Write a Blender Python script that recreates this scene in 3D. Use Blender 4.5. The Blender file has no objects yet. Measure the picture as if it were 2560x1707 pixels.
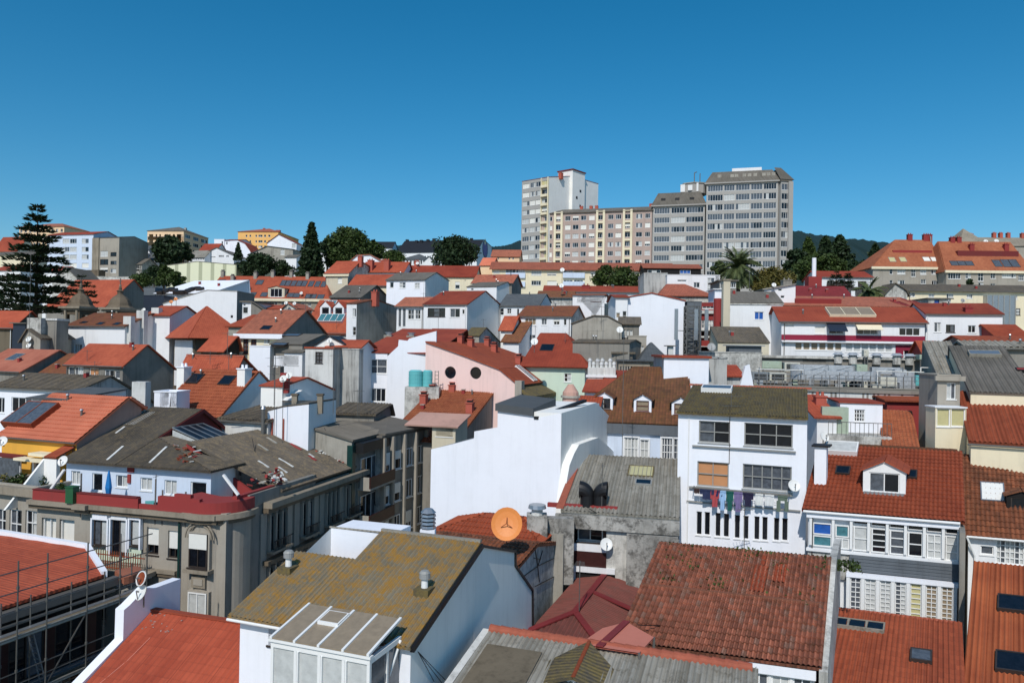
import bpy, math, random
from mathutils import Vector, Matrix, geometry
random.seed(7)
R=math.radians
C=bpy.context.scene.collection
sc=bpy.context.scene
# ---------------------------------------------------------------- camera
FX,CX,CY,HOR,ROLL=1850.0,1280.0,853.5,866.0,R(0.95)
CAMZ=24.0
cd=bpy.data.cameras.new('camera'); cam=bpy.data.objects.new('camera',cd); C.objects.link(cam)
cd.sensor_width=36.0; cd.lens=FX/2560*36; cd.clip_start=.1; cd.clip_end=20000
PITCH=math.atan((HOR-CY)/FX)
CAMM=Matrix.Rotation(R(90)+PITCH,4,'X')@Matrix.Rotation(ROLL,4,'Z')
cam.matrix_world=Matrix.Translation((0,0,CAMZ))@CAMM
sc.camera=cam
# ---------------------------------------------------------------- light
SUN_EL,SUN_AZ=R(45),R(15)      # the sun stands behind the viewer, to the left
world=bpy.data.worlds.new('World'); sc.world=world; world.use_nodes=True
nt=world.node_tree; nt.nodes.clear()
out=nt.nodes.new('ShaderNodeOutputWorld'); bg=nt.nodes.new('ShaderNodeBackground'); sky=nt.nodes.new('ShaderNodeTexSky')
sky.sky_type='NISHITA'; sky.sun_disc=False; sky.sun_elevation=SUN_EL
sky.sun_rotation=R(180)+SUN_AZ
sky.altitude=0; sky.air_density=1.0; sky.dust_density=0.6; sky.ozone_density=6.0
hs=nt.nodes.new('ShaderNodeHueSaturation'); hs.inputs['Saturation'].default_value=1.31; hs.inputs['Value'].default_value=1.0; hs.inputs['Hue'].default_value=.485
nt.links.new(sky.outputs[0],hs.inputs['Color']); nt.links.new(hs.outputs[0],bg.inputs[0]); nt.links.new(bg.outputs[0],out.inputs[0])
bg.inputs[1].default_value=0.108
sd=bpy.data.lights.new('sun','SUN'); so=bpy.data.objects.new('sun',sd); C.objects.link(so)
sd.energy=3.3; sd.angle=R(.5); sd.color=(1,.95,.88)
SV=Vector((-math.sin(SUN_AZ)*math.cos(SUN_EL),-math.cos(SUN_AZ)*math.cos(SUN_EL),math.sin(SUN_EL)))
so.rotation_euler=SV.to_track_quat('Z','Y').to_euler()
sc.view_settings.view_transform='Standard'; sc.view_settings.look='None'; sc.view_settings.gamma=1; sc.view_settings.exposure=0.0
# ---------------------------------------------------------------- pixel helpers (measuring frames of the photo)
FR={'D':(0,0,1.08844),'a':(0,500,.27211),'b':(640,500,.27211),'c':(1280,400,.29762),'d':(1920,500,.27211),
'e':(0,750,.27211),'f':(500,650,.27211),'g':(1040,650,.27211),'h':(1600,650,.22326),'i':(2000,700,.24232),
'j':(0,1000,.27211),'k':(0,1300,.27211),'l':(500,950,.27211),'m':(560,1300,.27211),'n':(1060,950,.287),
'o':(1120,1280,.27234),'p':(1640,950,.27211),'q':(1920,1280,.27234)}
def S(fr,p):
    if len(p)==3: fr=p[0]; p=p[1:]
    a,b,s=FR[fr]; return (a+p[0]*s,b+p[1]*s)
CAMP=Vector((0,0,CAMZ)); CR=CAMM.to_3x3()
def ray(s): return CR@Vector(((s[0]-CX)/FX,(CY-s[1])/FX,-1))
def pt(s,d):
    r=ray(s); return CAMP+r*(d/r.y)
GP=[(-50,0),(30,1),(45,3),(60,6),(80,10),(100,14),(125,19),(155,25),(190,32),(235,41),(300,50),(340,55),(700,58),(9000,58)]
def g(y):
    for (a,b),(c,d) in zip(GP,GP[1:]):
        if y<=c: return b+(d-b)*max(0,(y-a))/(c-a)
    return GP[-1][1]
# ---------------------------------------------------------------- materials
MT={}
def lin(c): return tuple((x/255/12.92 if x/255<=.04045 else ((x/255+.055)/1.055)**2.4) for x in c)
def nn(t,k,**v):
    n=t.nodes.new('ShaderNode'+k)
    for a,b in v.items():
        if a in n.inputs: n.inputs[a].default_value=b
        else: setattr(n,a,b)
    return n
def mth(t,op,a,b=None,c=None,clamp=False):
    n=t.nodes.new('ShaderNodeMath'); n.operation=op; n.use_clamp=clamp
    for i,v in enumerate((a,b,c)):
        if v is None: continue
        if isinstance(v,(int,float)): n.inputs[i].default_value=v
        else: t.links.new(v,n.inputs[i])
    return n.outputs[0]
def mixc(t,f,a,b,mode='MIX'):
    n=t.nodes.new('ShaderNodeMix'); n.data_type='RGBA'; n.blend_type=mode
    if isinstance(f,(int,float)): n.inputs[0].default_value=f
    else: t.links.new(f,n.inputs[0])
    for i,v in ((6,a),(7,b)):
        if isinstance(v,tuple): n.inputs[i].default_value=(*v[:3],1)
        else: t.links.new(v,n.inputs[i])
    return n.outputs[2]
def vmul(t,v,s):
    n=t.nodes.new('ShaderNodeVectorMath'); n.operation='MULTIPLY'; t.links.new(v,n.inputs[0]); n.inputs[1].default_value=s; return n.outputs[0]
def noise(t,v,scale,detail=4,rough=.6):
    n=nn(t,'TexNoise',Scale=scale,Detail=detail,Roughness=rough); t.links.new(v,n.inputs['Vector']); return n.outputs['Fac']
def ramp(t,f,lo,hi):
    n=t.nodes.new('ShaderNodeMapRange'); n.clamp=True
    n.inputs[1].default_value=lo; n.inputs[2].default_value=hi; t.links.new(f,n.inputs[0]); return n.outputs[0]
def base(name,rough=.8,metal=0,spec=.3):
    m=bpy.data.materials.new(name); m.use_nodes=True; t=m.node_tree; b=t.nodes['Principled BSDF']
    b.inputs['Roughness'].default_value=rough; b.inputs['Metallic'].default_value=metal; b.inputs['Specular IOR Level'].default_value=spec
    return m,t,b
def seeded(t,v):      # shift the pattern from one house to the next
    o=t.nodes.new('ShaderNodeObjectInfo'); n=t.nodes.new('ShaderNodeVectorMath'); n.operation='SCALE'
    cmb=t.nodes.new('ShaderNodeCombineXYZ')
    for i in range(3): t.links.new(o.outputs['Random'],cmb.inputs[i])
    t.links.new(cmb.outputs[0],n.inputs[0]); n.inputs['Scale'].default_value=57.0
    a=t.nodes.new('ShaderNodeVectorMath'); a.operation='ADD'; t.links.new(v,a.inputs[0]); t.links.new(n.outputs[0],a.inputs[1]); return a.outputs[0]
def wallm(name,rgb,dirt=.25,streak=.3,dc=(70,66,58),rough=.85,bump=.15):
    m,t,b=base(name,rough); co=seeded(t,nn(t,'TexCoord').outputs['Object'])
    c=lin(rgb); d=lin(dc)
    n1=noise(t,vmul(t,co,(.35,.35,.35)),1,5)
    n2=noise(t,vmul(t,co,(2.6,2.6,.16)),1,5,.7)
    n3=noise(t,vmul(t,co,(1,1,1)),3.5,5,.75)
    f1=mth(t,'MULTIPLY',ramp(t,n1,.42,.75),dirt)
    f2=mth(t,'MULTIPLY',mth(t,'MULTIPLY',ramp(t,n2,.48,.78),ramp(t,n1,.3,.6)),streak)
    col=mixc(t,f1,c,mixc(t,.5,c,d)); col=mixc(t,f2,col,d)
    if dirt>.85: col=mixc(t,mth(t,'MULTIPLY',ramp(t,noise(t,vmul(t,co,(1,1,1)),1.6,6,.8),.47,.6),min(.75,dirt*.5)),col,d)
    col=mixc(t,mth(t,'MULTIPLY',ramp(t,n3,.5,.8),dirt*.5),col,mixc(t,.6,c,d))
    t.links.new(col,b.inputs['Base Color'])
    bp=nn(t,'Bump',Strength=bump,Distance=.03); t.links.new(n3,bp.inputs['Height']); t.links.new(bp.outputs[0],b.inputs['Normal'])
    return m
def roofm(name,rgb,rgb2,per=.24,row=.38,moss=0,mc=(105,95,40),wave=.6,var=.5,groove=.35,rough=.85,steps=True,pale=.0):
    m,t,b=base(name,rough); uv=nn(t,'TexCoord').outputs['UV']
    co=seeded(t,nn(t,'TexCoord').outputs['Object'])
    sp=nn(t,'SeparateXYZ'); t.links.new(uv,sp.inputs[0]); U,V=sp.outputs[0],sp.outputs[1]
    cx=mth(t,'FLOOR',mth(t,'DIVIDE',U,per)); cy=mth(t,'FLOOR',mth(t,'DIVIDE',V,row))
    cb=nn(t,'CombineXYZ'); t.links.new(cx,cb.inputs[0]); t.links.new(cy,cb.inputs[1])
    wn=nn(t,'TexWhiteNoise'); t.links.new(cb.outputs[0],wn.inputs['Vector'])
    n1=noise(t,vmul(t,co,(.3,.3,.3)),1,5,.65); n2=noise(t,vmul(t,co,(1,1,1)),2.2,6,.75); n3=noise(t,vmul(t,co,(1,1,1)),9,4,.7)
    if rgb[0]>rgb[1]*1.9: rgb=(min(250,rgb[0]*1.0),rgb[1]*1.24,rgb[2]*1.2); rgb2=(rgb2[0]*.94,rgb2[1]*1.14,rgb2[2]*1.1)
    c1,c2=lin(rgb),lin(rgb2)
    f=mth(t,'ADD',mth(t,'MULTIPLY',wn.outputs['Value'],var),mth(t,'MULTIPLY',ramp(t,n1,.35,.7),1-var),clamp=True)
    col=mixc(t,f,c1,c2)
    if pale>0: col=mixc(t,mth(t,'MULTIPLY',mth(t,'GREATER_THAN',wn.outputs['Value'],.86),pale),col,(.5,.36,.27))
    s=mth(t,'SINE',mth(t,'MULTIPLY',U,6.28318/per)); s01=mth(t,'MULTIPLY_ADD',s,.5,.5)
    gr=mth(t,'MULTIPLY',mth(t,'POWER',mth(t,'SUBTRACT',1.0,s01),3.0),groove)
    col=mixc(t,gr,col,mixc(t,.75,c2,(.02,.017,.013)))
    fv=mth(t,'FRACT',mth(t,'DIVIDE',V,row))
    if steps: col=mixc(t,mth(t,'MULTIPLY',mth(t,'LESS_THAN',fv,.12),groove*.8),col,mixc(t,.7,c2,(.02,.017,.013)))
    col=mixc(t,mth(t,'MULTIPLY',ramp(t,n2,.55,.8),.35),col,mixc(t,.5,c2,(.06,.05,.04)))
    if moss>0:
        mf=mth(t,'MULTIPLY',ramp(t,mth(t,'MULTIPLY_ADD',n3,.35,mth(t,'MULTIPLY',n2,.7)),.62-moss*.25,.72-moss*.18),min(1,moss*1.4))
        col=mixc(t,mf,col,lin(mc))
    oi=t.nodes.new('ShaderNodeObjectInfo'); tv=mth(t,'MULTIPLY_ADD',oi.outputs['Random'],.24,.94); cbv=nn(t,'CombineXYZ')
    hue=mth(t,'MULTIPLY_ADD',mth(t,'FRACT',mth(t,'MULTIPLY',oi.outputs['Random'],7.3)),.2 if rgb[0]>rgb[1]*1.4 else 0.,.9 if rgb[0]>rgb[1]*1.4 else 1.)
    t.links.new(tv,cbv.inputs[0])
    for ii in (1,2): t.links.new(mth(t,'MULTIPLY',tv,hue),cbv.inputs[ii])
    col=mixc(t,1.0,col,cbv.outputs[0],'MULTIPLY')
    t.links.new(col,b.inputs['Base Color'])
    h=s01
    if steps: h=mth(t,'ADD',s01,mth(t,'MULTIPLY',fv,-.6))
    h=mth(t,'ADD',h,mth(t,'MULTIPLY',n3,.5))
    bp=nn(t,'Bump',Strength=wave,Distance=.05); t.links.new(h,bp.inputs['Height']); t.links.new(bp.outputs[0],b.inputs['Normal'])
    return m
def plainm(name,rgb,rough=.6,metal=0,var=.15,spec=.4):
    m,t,b=base(name,rough,metal,spec); co=seeded(t,nn(t,'TexCoord').outputs['Object'])
    n=noise(t,co,4,4); c=lin(rgb)
    t.links.new(mixc(t,mth(t,'MULTIPLY',ramp(t,n,.35,.75),var*2),c,tuple(x*.45 for x in c)),b.inputs['Base Color'])
    return m
def leafm(name,rgb,rgb2):
    m,t,b=base(name,.65,0,.3); co=nn(t,'TexCoord').outputs['Object']
    n=noise(t,co,.7,4); n2=noise(t,co,6,2)
    f=mth(t,'ADD',mth(t,'MULTIPLY',ramp(t,n,.35,.65),.6),mth(t,'MULTIPLY',ramp(t,n2,.3,.7),.4))
    t.links.new(mixc(t,f,lin(rgb),lin(rgb2)),b.inputs['Base Color'])
    return m
def lichenm():
    m=roofm('lichen_sheet',(134,124,104),(100,92,76),.18,1.2,.62,(152,112,42),.5,.3,.35,steps=False); return m
SPEC={
'white':lambda:wallm('white_paint',(232,233,234),.12,.16),
'whitec':lambda:wallm('clean_white_paint',(238,240,246),.1,.1,bump=.12),
'whited':lambda:wallm('dirty_white_paint',(214,214,210),.5,.8),
'whiteb':lambda:wallm('shade_lifted_white',(240,239,234),.12,.2),  # copy of the white for shaded sides, base lightened in place of fill light
'bluew':lambda:wallm('pale_blue_paint',(205,217,234),.1,.2),
'cream':lambda:wallm('cream_paint',(232,220,190),.15,.25),
'beige':lambda:wallm('beige_paint',(205,195,172),.2,.25),
'peach':lambda:wallm('peach_paint',(236,203,165),.12,.1),
'orangew':lambda:wallm('orange_paint',(238,184,112),.12,.1),
'pink':lambda:wallm('pink_paint',(240,208,200),.12,.2),
'pinkbr':lambda:wallm('dusty_pink_render',(190,150,135),.4,.3),
'mint':lambda:wallm('mint_paint',(204,220,200),.12,.2),
'yellow':lambda:wallm('yellow_paint',(226,170,70),.15,.15),
'redw':lambda:wallm('red_paint',(146,56,54),.25,.3),
'crimson':lambda:wallm('crimson_paint',(140,38,62),.15,.2),
'wine':lambda:wallm('wine_red_paint',(112,44,44),.25,.2),
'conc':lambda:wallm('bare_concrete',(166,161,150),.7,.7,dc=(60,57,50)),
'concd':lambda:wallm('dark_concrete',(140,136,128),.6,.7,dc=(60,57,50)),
'concl':lambda:wallm('pale_stained_concrete',(206,204,197),.95,1.0,dc=(72,70,64),bump=.5),
'rubble':lambda:wallm('rubble_render',(178,175,168),1.5,.9,dc=(50,47,42),bump=1.2),
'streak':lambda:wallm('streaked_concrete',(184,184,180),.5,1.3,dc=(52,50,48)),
'tgrey':lambda:wallm('grey_cladding',(168,165,160),.12,.12),
'stone':lambda:wallm('granite',(150,140,124),.6,.6,dc=(55,48,38),bump=.6),
'stoned':lambda:wallm('dark_granite',(112,100,84),.8,.7,dc=(40,34,26),bump=.6),
'tan':lambda:wallm('tan_stone_render',(164,157,145),.35,.5,dc=(70,60,46)),
'slatew':lambda:wallm('slate_cladding',(102,108,114),.5,.5,dc=(50,50,50)),
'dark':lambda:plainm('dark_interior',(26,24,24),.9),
'stripe':None,
'pinkb':lambda:wallm('pinkish_brown_panels',(180,160,150),.2,.25),
'muralp':lambda:wallm('mural_paint',(150,130,170),.9,.5,dc=(60,90,150)),
'red':lambda:roofm('red_tile',(176,70,50),(150,54,38),.26,.4,wave=.35,var=.35,groove=.18),
'redf':lambda:roofm('painted_red_roof',(152,56,40),(130,44,32),.3,.5,wave=.2,var=.2,groove=.12,steps=False),
'redbr':lambda:roofm('worn_brown_red_sheet',(122,70,62),(96,58,50),.2,.5,moss=.3,mc=(84,76,68),wave=.4,var=.5,groove=.3,steps=False),
'redd':lambda:roofm('deep_red_painted_roof',(132,40,44),(108,32,34),.3,.5,wave=.25,var=.25,groove=.2,steps=False),
'pinkr':lambda:roofm('faded_red_fibre_sheet',(176,92,76),(152,72,58),.22,1.4,wave=.4,var=.3,groove=.2,steps=False),
'orange':lambda:roofm('salmon_orange_tile',(212,126,96),(190,106,80),.22,.4,wave=.35,var=.25,groove=.15),
'oran2':lambda:roofm('bright_orange_sheet',(176,80,50),(150,62,40),.25,2,wave=.5,var=.1,groove=.35,steps=False),
'salmon':lambda:roofm('weathered_salmon_tile',(182,108,82),(140,84,66),.25,.4,moss=.15,wave=.5,var=.6,groove=.3),
'brown':lambda:roofm('brown_tile',(136,82,58),(100,60,46),.25,.4,moss=.5,mc=(120,84,40),wave=.6,var=.6,groove=.35),
'moss':lambda:roofm('mossy_tile',(118,60,42),(80,46,32),.24,.38,moss=.42,mc=(104,78,38),wave=.6,var=.6,groove=.35),
'old':lambda:roofm('old_clay_tile',(176,112,86),(112,70,54),.18,.36,moss=.38,mc=(70,60,42),wave=.5,var=.85,groove=.45,pale=.28),
'old2':lambda:roofm('old_red_clay_tile',(150,74,52),(92,48,36),.25,.42,moss=.3,mc=(80,58,34),wave=.4,var=.6,groove=.45),
'rtile':lambda:roofm('red_clay_tile',(164,64,42),(140,52,34),.22,.38,moss=.12,mc=(110,70,30),wave=.4,var=.5,groove=.35),
'rtil2':lambda:roofm('orange_clay_tile_with_lichen',(178,84,58),(152,66,46),.24,.38,moss=.2,mc=(160,120,70),wave=.5,var=.5,groove=.3),
'grey':lambda:roofm('grey_fibre_cement',(118,112,104),(88,84,76),.18,1.5,moss=.2,mc=(130,122,100),wave=.5,var=.4,groove=.35,steps=False),
'greyl':lambda:roofm('pale_grey_fibre_cement',(160,156,146),(118,112,100),.2,1.5,moss=.35,mc=(78,70,54),wave=.5,var=.5,groove=.35,steps=False),
'greyd':lambda:roofm('dark_grey_fibre_cement',(102,94,84),(70,64,56),.2,1.5,moss=.45,mc=(128,112,86),wave=.5,var=.4,groove=.3,steps=False),
'greym':lambda:roofm('moss_speckled_grey_sheet',(96,88,74),(70,64,54),.18,1.6,moss=.7,mc=(112,98,60),wave=.5,var=.4,groove=.35,steps=False),
'lichen':lichenm,
'slate':lambda:roofm('slate_roof',(92,96,98),(70,74,78),.3,.25,wave=.3,var=.5,groove=.15),
'black':lambda:roofm('black_slate',(36,40,48),(28,32,40),.3,.25,wave=.2,var=.4,groove=.1),
'metal':lambda:plainm('galvanised_metal',(170,174,178),.35,.7),
'steel':lambda:plainm('scaffold_steel',(120,118,114),.4,.7),
'pole':lambda:plainm('grey_pipe',(110,108,104),.5,.3),
'zinc':lambda:plainm('zinc_duct',(196,200,204),.38,.35,var=.3),
'fw':lambda:plainm('white_window_frame',(232,232,230),.5,var=.05),
'fk':lambda:plainm('dark_window_frame',(58,50,46),.5),
'fb':lambda:plainm('brown_window_frame',(98,54,40),.6),
'fg':lambda:plainm('grey_window_frame',(150,150,146),.5),
'pd':lambda:plainm('dark_glass',(24,27,34),.07,var=.5,spec=.6),
'pg':lambda:plainm('grey_glass',(92,98,106),.1,var=.5,spec=.6),
'pc':lambda:plainm('curtained_glass',(196,198,196),.25,var=.22),
'pb':lambda:plainm('white_blind',(228,226,218),.7,var=.05),
'py':lambda:plainm('yellowed_glass',(196,188,140),.25,var=.1),
'pt':lambda:plainm('teal_glass',(78,132,142),.1,var=.4),
'po':lambda:plainm('orange_curtain_glass',(196,140,98),.35,var=.1),
'pl':lambda:plainm('blue_glass',(44,96,176),.2,var=.3),
'pn':lambda:plainm('tan_blind_glass',(150,134,112),.3,var=.2),
'dish':lambda:plainm('white_dish',(226,226,222),.45,var=.08),
'dishg':lambda:plainm('grey_dish',(150,152,152),.5,var=.1),
'disho':lambda:plainm('orange_dish',(222,136,66),.5,var=.04),
'rust':lambda:plainm('rusted_steel',(140,66,36),.8,var=.3),
'blk':lambda:plainm('black_metal',(26,26,28),.5),
'chr':lambda:wallm('red_brick_chimney',(178,92,76),.3,.3),
'ridge':lambda:plainm('orange_ridge_tile',(164,88,66),.8,var=.3),
'tank':lambda:plainm('turquoise_plastic',(104,186,188),.4,var=.08),
'green':lambda:plainm('green_paint',(38,92,58),.5),
'blue':lambda:plainm('blue_fabric',(28,120,190),.8),
'trunk':lambda:plainm('tree_bark',(84,72,60),.9,var=.4),
'leafd':lambda:leafm('dark_conifer_needles',(22,36,22),(50,70,36)),
'leafm':lambda:leafm('green_leaves',(34,50,22),(74,92,40)),
'leafy':lambda:leafm('olive_leaves',(70,72,32),(112,100,46)),
'leafp':lambda:leafm('palm_fronds',(44,62,32),(104,112,70)),
'potm':lambda:plainm('terracotta',(120,84,62),.8),
'tarp':lambda:plainm('salmon_tarpaulin',(204,124,104),.8,var=.05),
'wood':lambda:wallm('weathered_boards',(110,100,84),.6,1.0,dc=(50,42,32)),
'hvac':lambda:plainm('pale_green_casing',(168,182,162),.5,var=.15),
'hvacw':lambda:plainm('off_white_casing',(206,204,190),.5,var=.2),
'dblue':lambda:plainm('dark_blue_cladding',(44,52,66),.4,var=.2),
'dgreen':lambda:plainm('dark_green_tile',(28,62,58),.35,var=.3),
'pk':lambda:plainm('dull_dark_glass',(34,38,46),.35,var=.5,spec=.25),
'dred':lambda:plainm('dark_red_curtain_wall',(62,28,24),.5,var=.3),
}
def stripem():
    m,t,b=base('striped_cladding'); co=nn(t,'TexCoord').outputs['Object']; sp=nn(t,'SeparateXYZ'); t.links.new(co,sp.inputs[0])
    f=mth(t,'GREATER_THAN',mth(t,'FRACT',mth(t,'DIVIDE',sp.outputs[0],3.6)),.7)
    t.links.new(mixc(t,f,lin((222,222,192)),lin((176,178,150))),b.inputs['Base Color']); return m
SPEC['stripe']=stripem
def mat(k):
    if k not in MT: MT[k]=SPEC[k]()
    return MT[k]
# ---------------------------------------------------------------- mesh builder
class MB:
    def __init__(s): s.v=[]; s.f=[]; s.m=[]; s.uv=[]; s.k=[]
    def mi(s,k):
        if k not in s.k: s.k.append(k)
        return s.k.index(k)
    def face(s,pts,k,uv=None):
        n=len(s.v); s.v+= [tuple(p) for p in pts]; s.f.append(tuple(range(n,n+len(pts)))); s.m.append(s.mi(k)); s.uv.append(uv)
    def box(s,a,b,k):
        x0,y0,z0=[min(p,q) for p,q in zip(a,b)]; x1,y1,z1=[max(p,q) for p,q in zip(a,b)]
        n=len(s.v); s.v+=[(x0,y0,z0),(x1,y0,z0),(x1,y1,z0),(x0,y1,z0),(x0,y0,z1),(x1,y0,z1),(x1,y1,z1),(x0,y1,z1)]
        for f in ((0,3,2,1),(4,5,6,7),(0,1,5,4),(1,2,6,5),(2,3,7,6),(3,0,4,7)): s.f.append(tuple(n+i for i in f)); s.m.append(s.mi(k)); s.uv.append(None)
    def bar(s,p,q,w,k,h=None,sides=4):
        p,q=Vector(p),Vector(q); d=(q-p)
        if d.length<1e-6: return
        d.normalize(); u=d.cross(Vector((0,0,1)))
        if u.length<.01: u=Vector((1,0,0))
        u.normalize(); v=d.cross(u); h=h or w; n=len(s.v); off=math.pi/sides; r=1/math.cos(off) if sides==4 else 1
        for c in (p,q):
            for i in range(sides):
                a=off+2*math.pi*i/sides; s.v.append(tuple(c+u*(math.cos(a)*w/2*r)+v*(math.sin(a)*h/2*r)))
        for i in range(sides):
            j=(i+1)%sides; s.f.append((n+i,n+j,n+sides+j,n+sides+i)); s.m.append(s.mi(k)); s.uv.append(None)
        s.f.append(tuple(n+i for i in range(sides))[::-1]); s.m.append(s.mi(k)); s.uv.append(None)
        s.f.append(tuple(n+sides+i for i in range(sides))); s.m.append(s.mi(k)); s.uv.append(None)
    def cyl(s,c,r0,r1,z0,z1,k,n=12):
        b=len(s.v)
        for z,r in ((z0,r0),(z1,r1)):
            for i in range(n): a=2*math.pi*i/n; s.v.append((c[0]+r*math.cos(a),c[1]+r*math.sin(a),z))
        for i in range(n): j=(i+1)%n; s.f.append((b+i,b+j,b+n+j,b+n+i)); s.m.append(s.mi(k)); s.uv.append(None)
        s.f.append(tuple(b+n+i for i in range(n))); s.m.append(s.mi(k)); s.uv.append(None)
        s.f.append(tuple(b+i for i in range(n))[::-1]); s.m.append(s.mi(k)); s.uv.append(None)
    def prism(s,poly,ext,k,ke=None):       # closed solid: 3d polygon moved by ext
        ext=Vector(ext); P=[Vector(p) for p in poly]; Q=[p+ext for p in P]
        s.face(P,k); s.face(Q[::-1],k)
        for i in range(len(P)):
            j=(i+1)%len(P); s.face((P[j],P[i],Q[i],Q[j]),ke or k)
    def build(s,name,parent=None,loc=None,smooth=False,fix=True):
        me=bpy.data.meshes.new(name); me.from_pydata(s.v,[],s.f)
        for k in s.k: me.materials.append(mat(k))
        me.polygons.foreach_set('material_index',s.m)
        if any(u is not None for u in s.uv):
            L=me.uv_layers.new(name='UVMap'); i=0; dat=L.data
            for f,u in zip(s.f,s.uv):
                for j in range(len(f)):
                    if u is not None: dat[i+j].uv=u[j]
                i+=len(f)
        if smooth: me.polygons.foreach_set('use_smooth',[True]*len(s.f))
        me.update()
        o=bpy.data.objects.new(name,me); C.objects.link(o)
        if parent: o.parent=parent
        if loc is not None: o.location=loc
        return o
def tag(o,label,cat,group=None,kind=None):
    if label: o['label']=label
    if cat: o['category']=cat
    if group: o['group']=group
    if kind: o['kind']=kind
    return o
def empty(name,loc,rz=0,label=None,cat=None,group=None):
    o=bpy.data.objects.new(name,None); C.objects.link(o); o.location=loc; o.rotation_euler=(0,0,rz); o.empty_display_size=.3
    return tag(o,label,cat,group)
# ---------------------------------------------------------------- roof panel: convex polygon, first two points = eave edge
def panel(mb,poly,k,th=.12,rip=None,row=None,lift=.02):
    P=[Vector(p) for p in poly]; e=(P[1]-P[0]).normalized(); nrm=(P[1]-P[0]).cross(P[2]-P[0])
    if nrm.z<0: nrm=-nrm
    nrm.normalize(); up=nrm.cross(e)
    if up.z<0: up=-up
    st=[((p-P[0]).dot(e),(p-P[0]).dot(up)) for p in P]
    top=[p+nrm*(th+lift) for p in P]; bot=[p+nrm*lift for p in P]
    def ccw(q): return q if (q[1]-q[0]).cross(q[2]-q[0]).dot(nrm)>0 else q[::-1]
    if not rip:
        q=ccw(list(zip(range(len(P)),top)) and [Vector(t) for t in top])
        order=list(range(len(P)))
        if (top[1]-top[0]).cross(top[2]-top[0]).dot(nrm)<0: order=order[::-1]
        mb.face([top[i] for i in order],k,[st[i] for i in order])
    else:
        per,amp=rip; s0=min(a for a,b in st); s1=max(a for a,b in st); n=max(1,int((s1-s0)/per*4))
        def trange(s):
            ts=[]
            for i in range(len(st)):
                (a,b),(c,d)=st[i],st[(i+1)%len(st)]
                if abs(a-c)<1e-6:
                    if abs(a-s)<1e-4: ts+=[b,d]
                    continue
                u=(s-a)/(c-a)
                if -1e-6<=u<=1+1e-6: ts.append(b+(d-b)*u)
            return (min(ts),max(ts)) if ts else None
        cols=[]
        for i in range(n+1):
            s=s0+(s1-s0)*i/n; r=trange(min(max(s,s0+1e-4),s1-1e-4))
            cols.append((s,)+r)
        T=max(b for a,b in st)
        nr=max(1,int(T/row)) if row else 1
        for i in range(n):
            (sa,a0,a1),(sb,b0,b1)=cols[i],cols[i+1]
            ha=amp*math.sin(2*math.pi*sa/per); hb=amp*math.sin(2*math.pi*sb/per)
            for r in range(nr):
                t0,t1=T*r/nr,T*(r+1)/nr
                A0,A1=min(max(t0,a0),a1),min(max(t1,a0),a1); B0,B1=min(max(t0,b0),b1),min(max(t1,b0),b1)
                if A1-A0<1e-5 and B1-B0<1e-5: continue
                lo,hi=(.05,0.) if row else (0,0)
                def q(s,t,h): return P[0]+e*s+up*t+nrm*(th+lift+amp+h)
                pts=[q(sa,A0,ha+lo),q(sb,B0,hb+lo),q(sb,B1,hb+hi),q(sa,A1,ha+hi)]; uv=[(sa,A0),(sb,B0),(sb,B1),(sa,A1)]
                if e.cross(up).dot(nrm)<0: pts=pts[::-1]; uv=uv[::-1]
                mb.face(pts,k,uv)
                if row and r>0: mb.face([q(sa,A0,ha-.005),q(sb,B0,hb-.005),q(sb,B0,hb+lo),q(sa,A0,ha+lo)],k,[(sa,A0),(sb,B0),(sb,B0),(sa,A0)])
    b=bot; 
    for i in range(len(P)):
        j=(i+1)%len(P); tt=(th+lift+(rip[1]*.6 if rip else 0))
        mb.face([b[i],b[j],P[j]+nrm*tt,P[i]+nrm*tt],k,[st[i],st[j],st[j],st[i]])
    mb.face(b,k,st)
# ---------------------------------------------------------------- wall with holes
def wallf(mb,outer,holes,to3,k,inn,rev=.16,kr=None):
    """outer: 2d polygon, holes: rects (x0,z0,x1,z1) or ('o',x,z,r); to3(u,v,depth)->3d"""
    loops=[[Vector((u,v,0)) for u,v in outer]]
    for h in holes:
        if h[0]=='o': loops.append([Vector((h[1]+h[3]*math.cos(a*math.pi/10),h[2]+h[3]*math.sin(a*math.pi/10),0)) for a in range(20)])
        else: loops.append([Vector(p) for p in ((h[0],h[1],0),(h[2],h[1],0),(h[2],h[3],0),(h[0],h[3],0))])
    flat=[p for l in loops for p in l]
    if len(loops)==1: mb.face([to3(p.x,p.y,0) for p in flat],k)
    else:
        for tri in geometry.tessellate_polygon(loops): mb.face([to3(flat[i].x,flat[i].y,0) for i in tri],k)
    for l in loops[1:]:
        for i in range(len(l)):
            a,b=l[i],l[(i+1)%len(l)]; mb.face([to3(a.x,a.y,0),to3(b.x,b.y,0),to3(b.x,b.y,rev),to3(a.x,a.y,rev)],kr or k)
PK={'d':'pd','c':'pc','b':'pb','t':'pt','o':'po','l':'pl','n':'pn','h':'pd','g':'pg','y':'py','x':'pd'}
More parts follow.
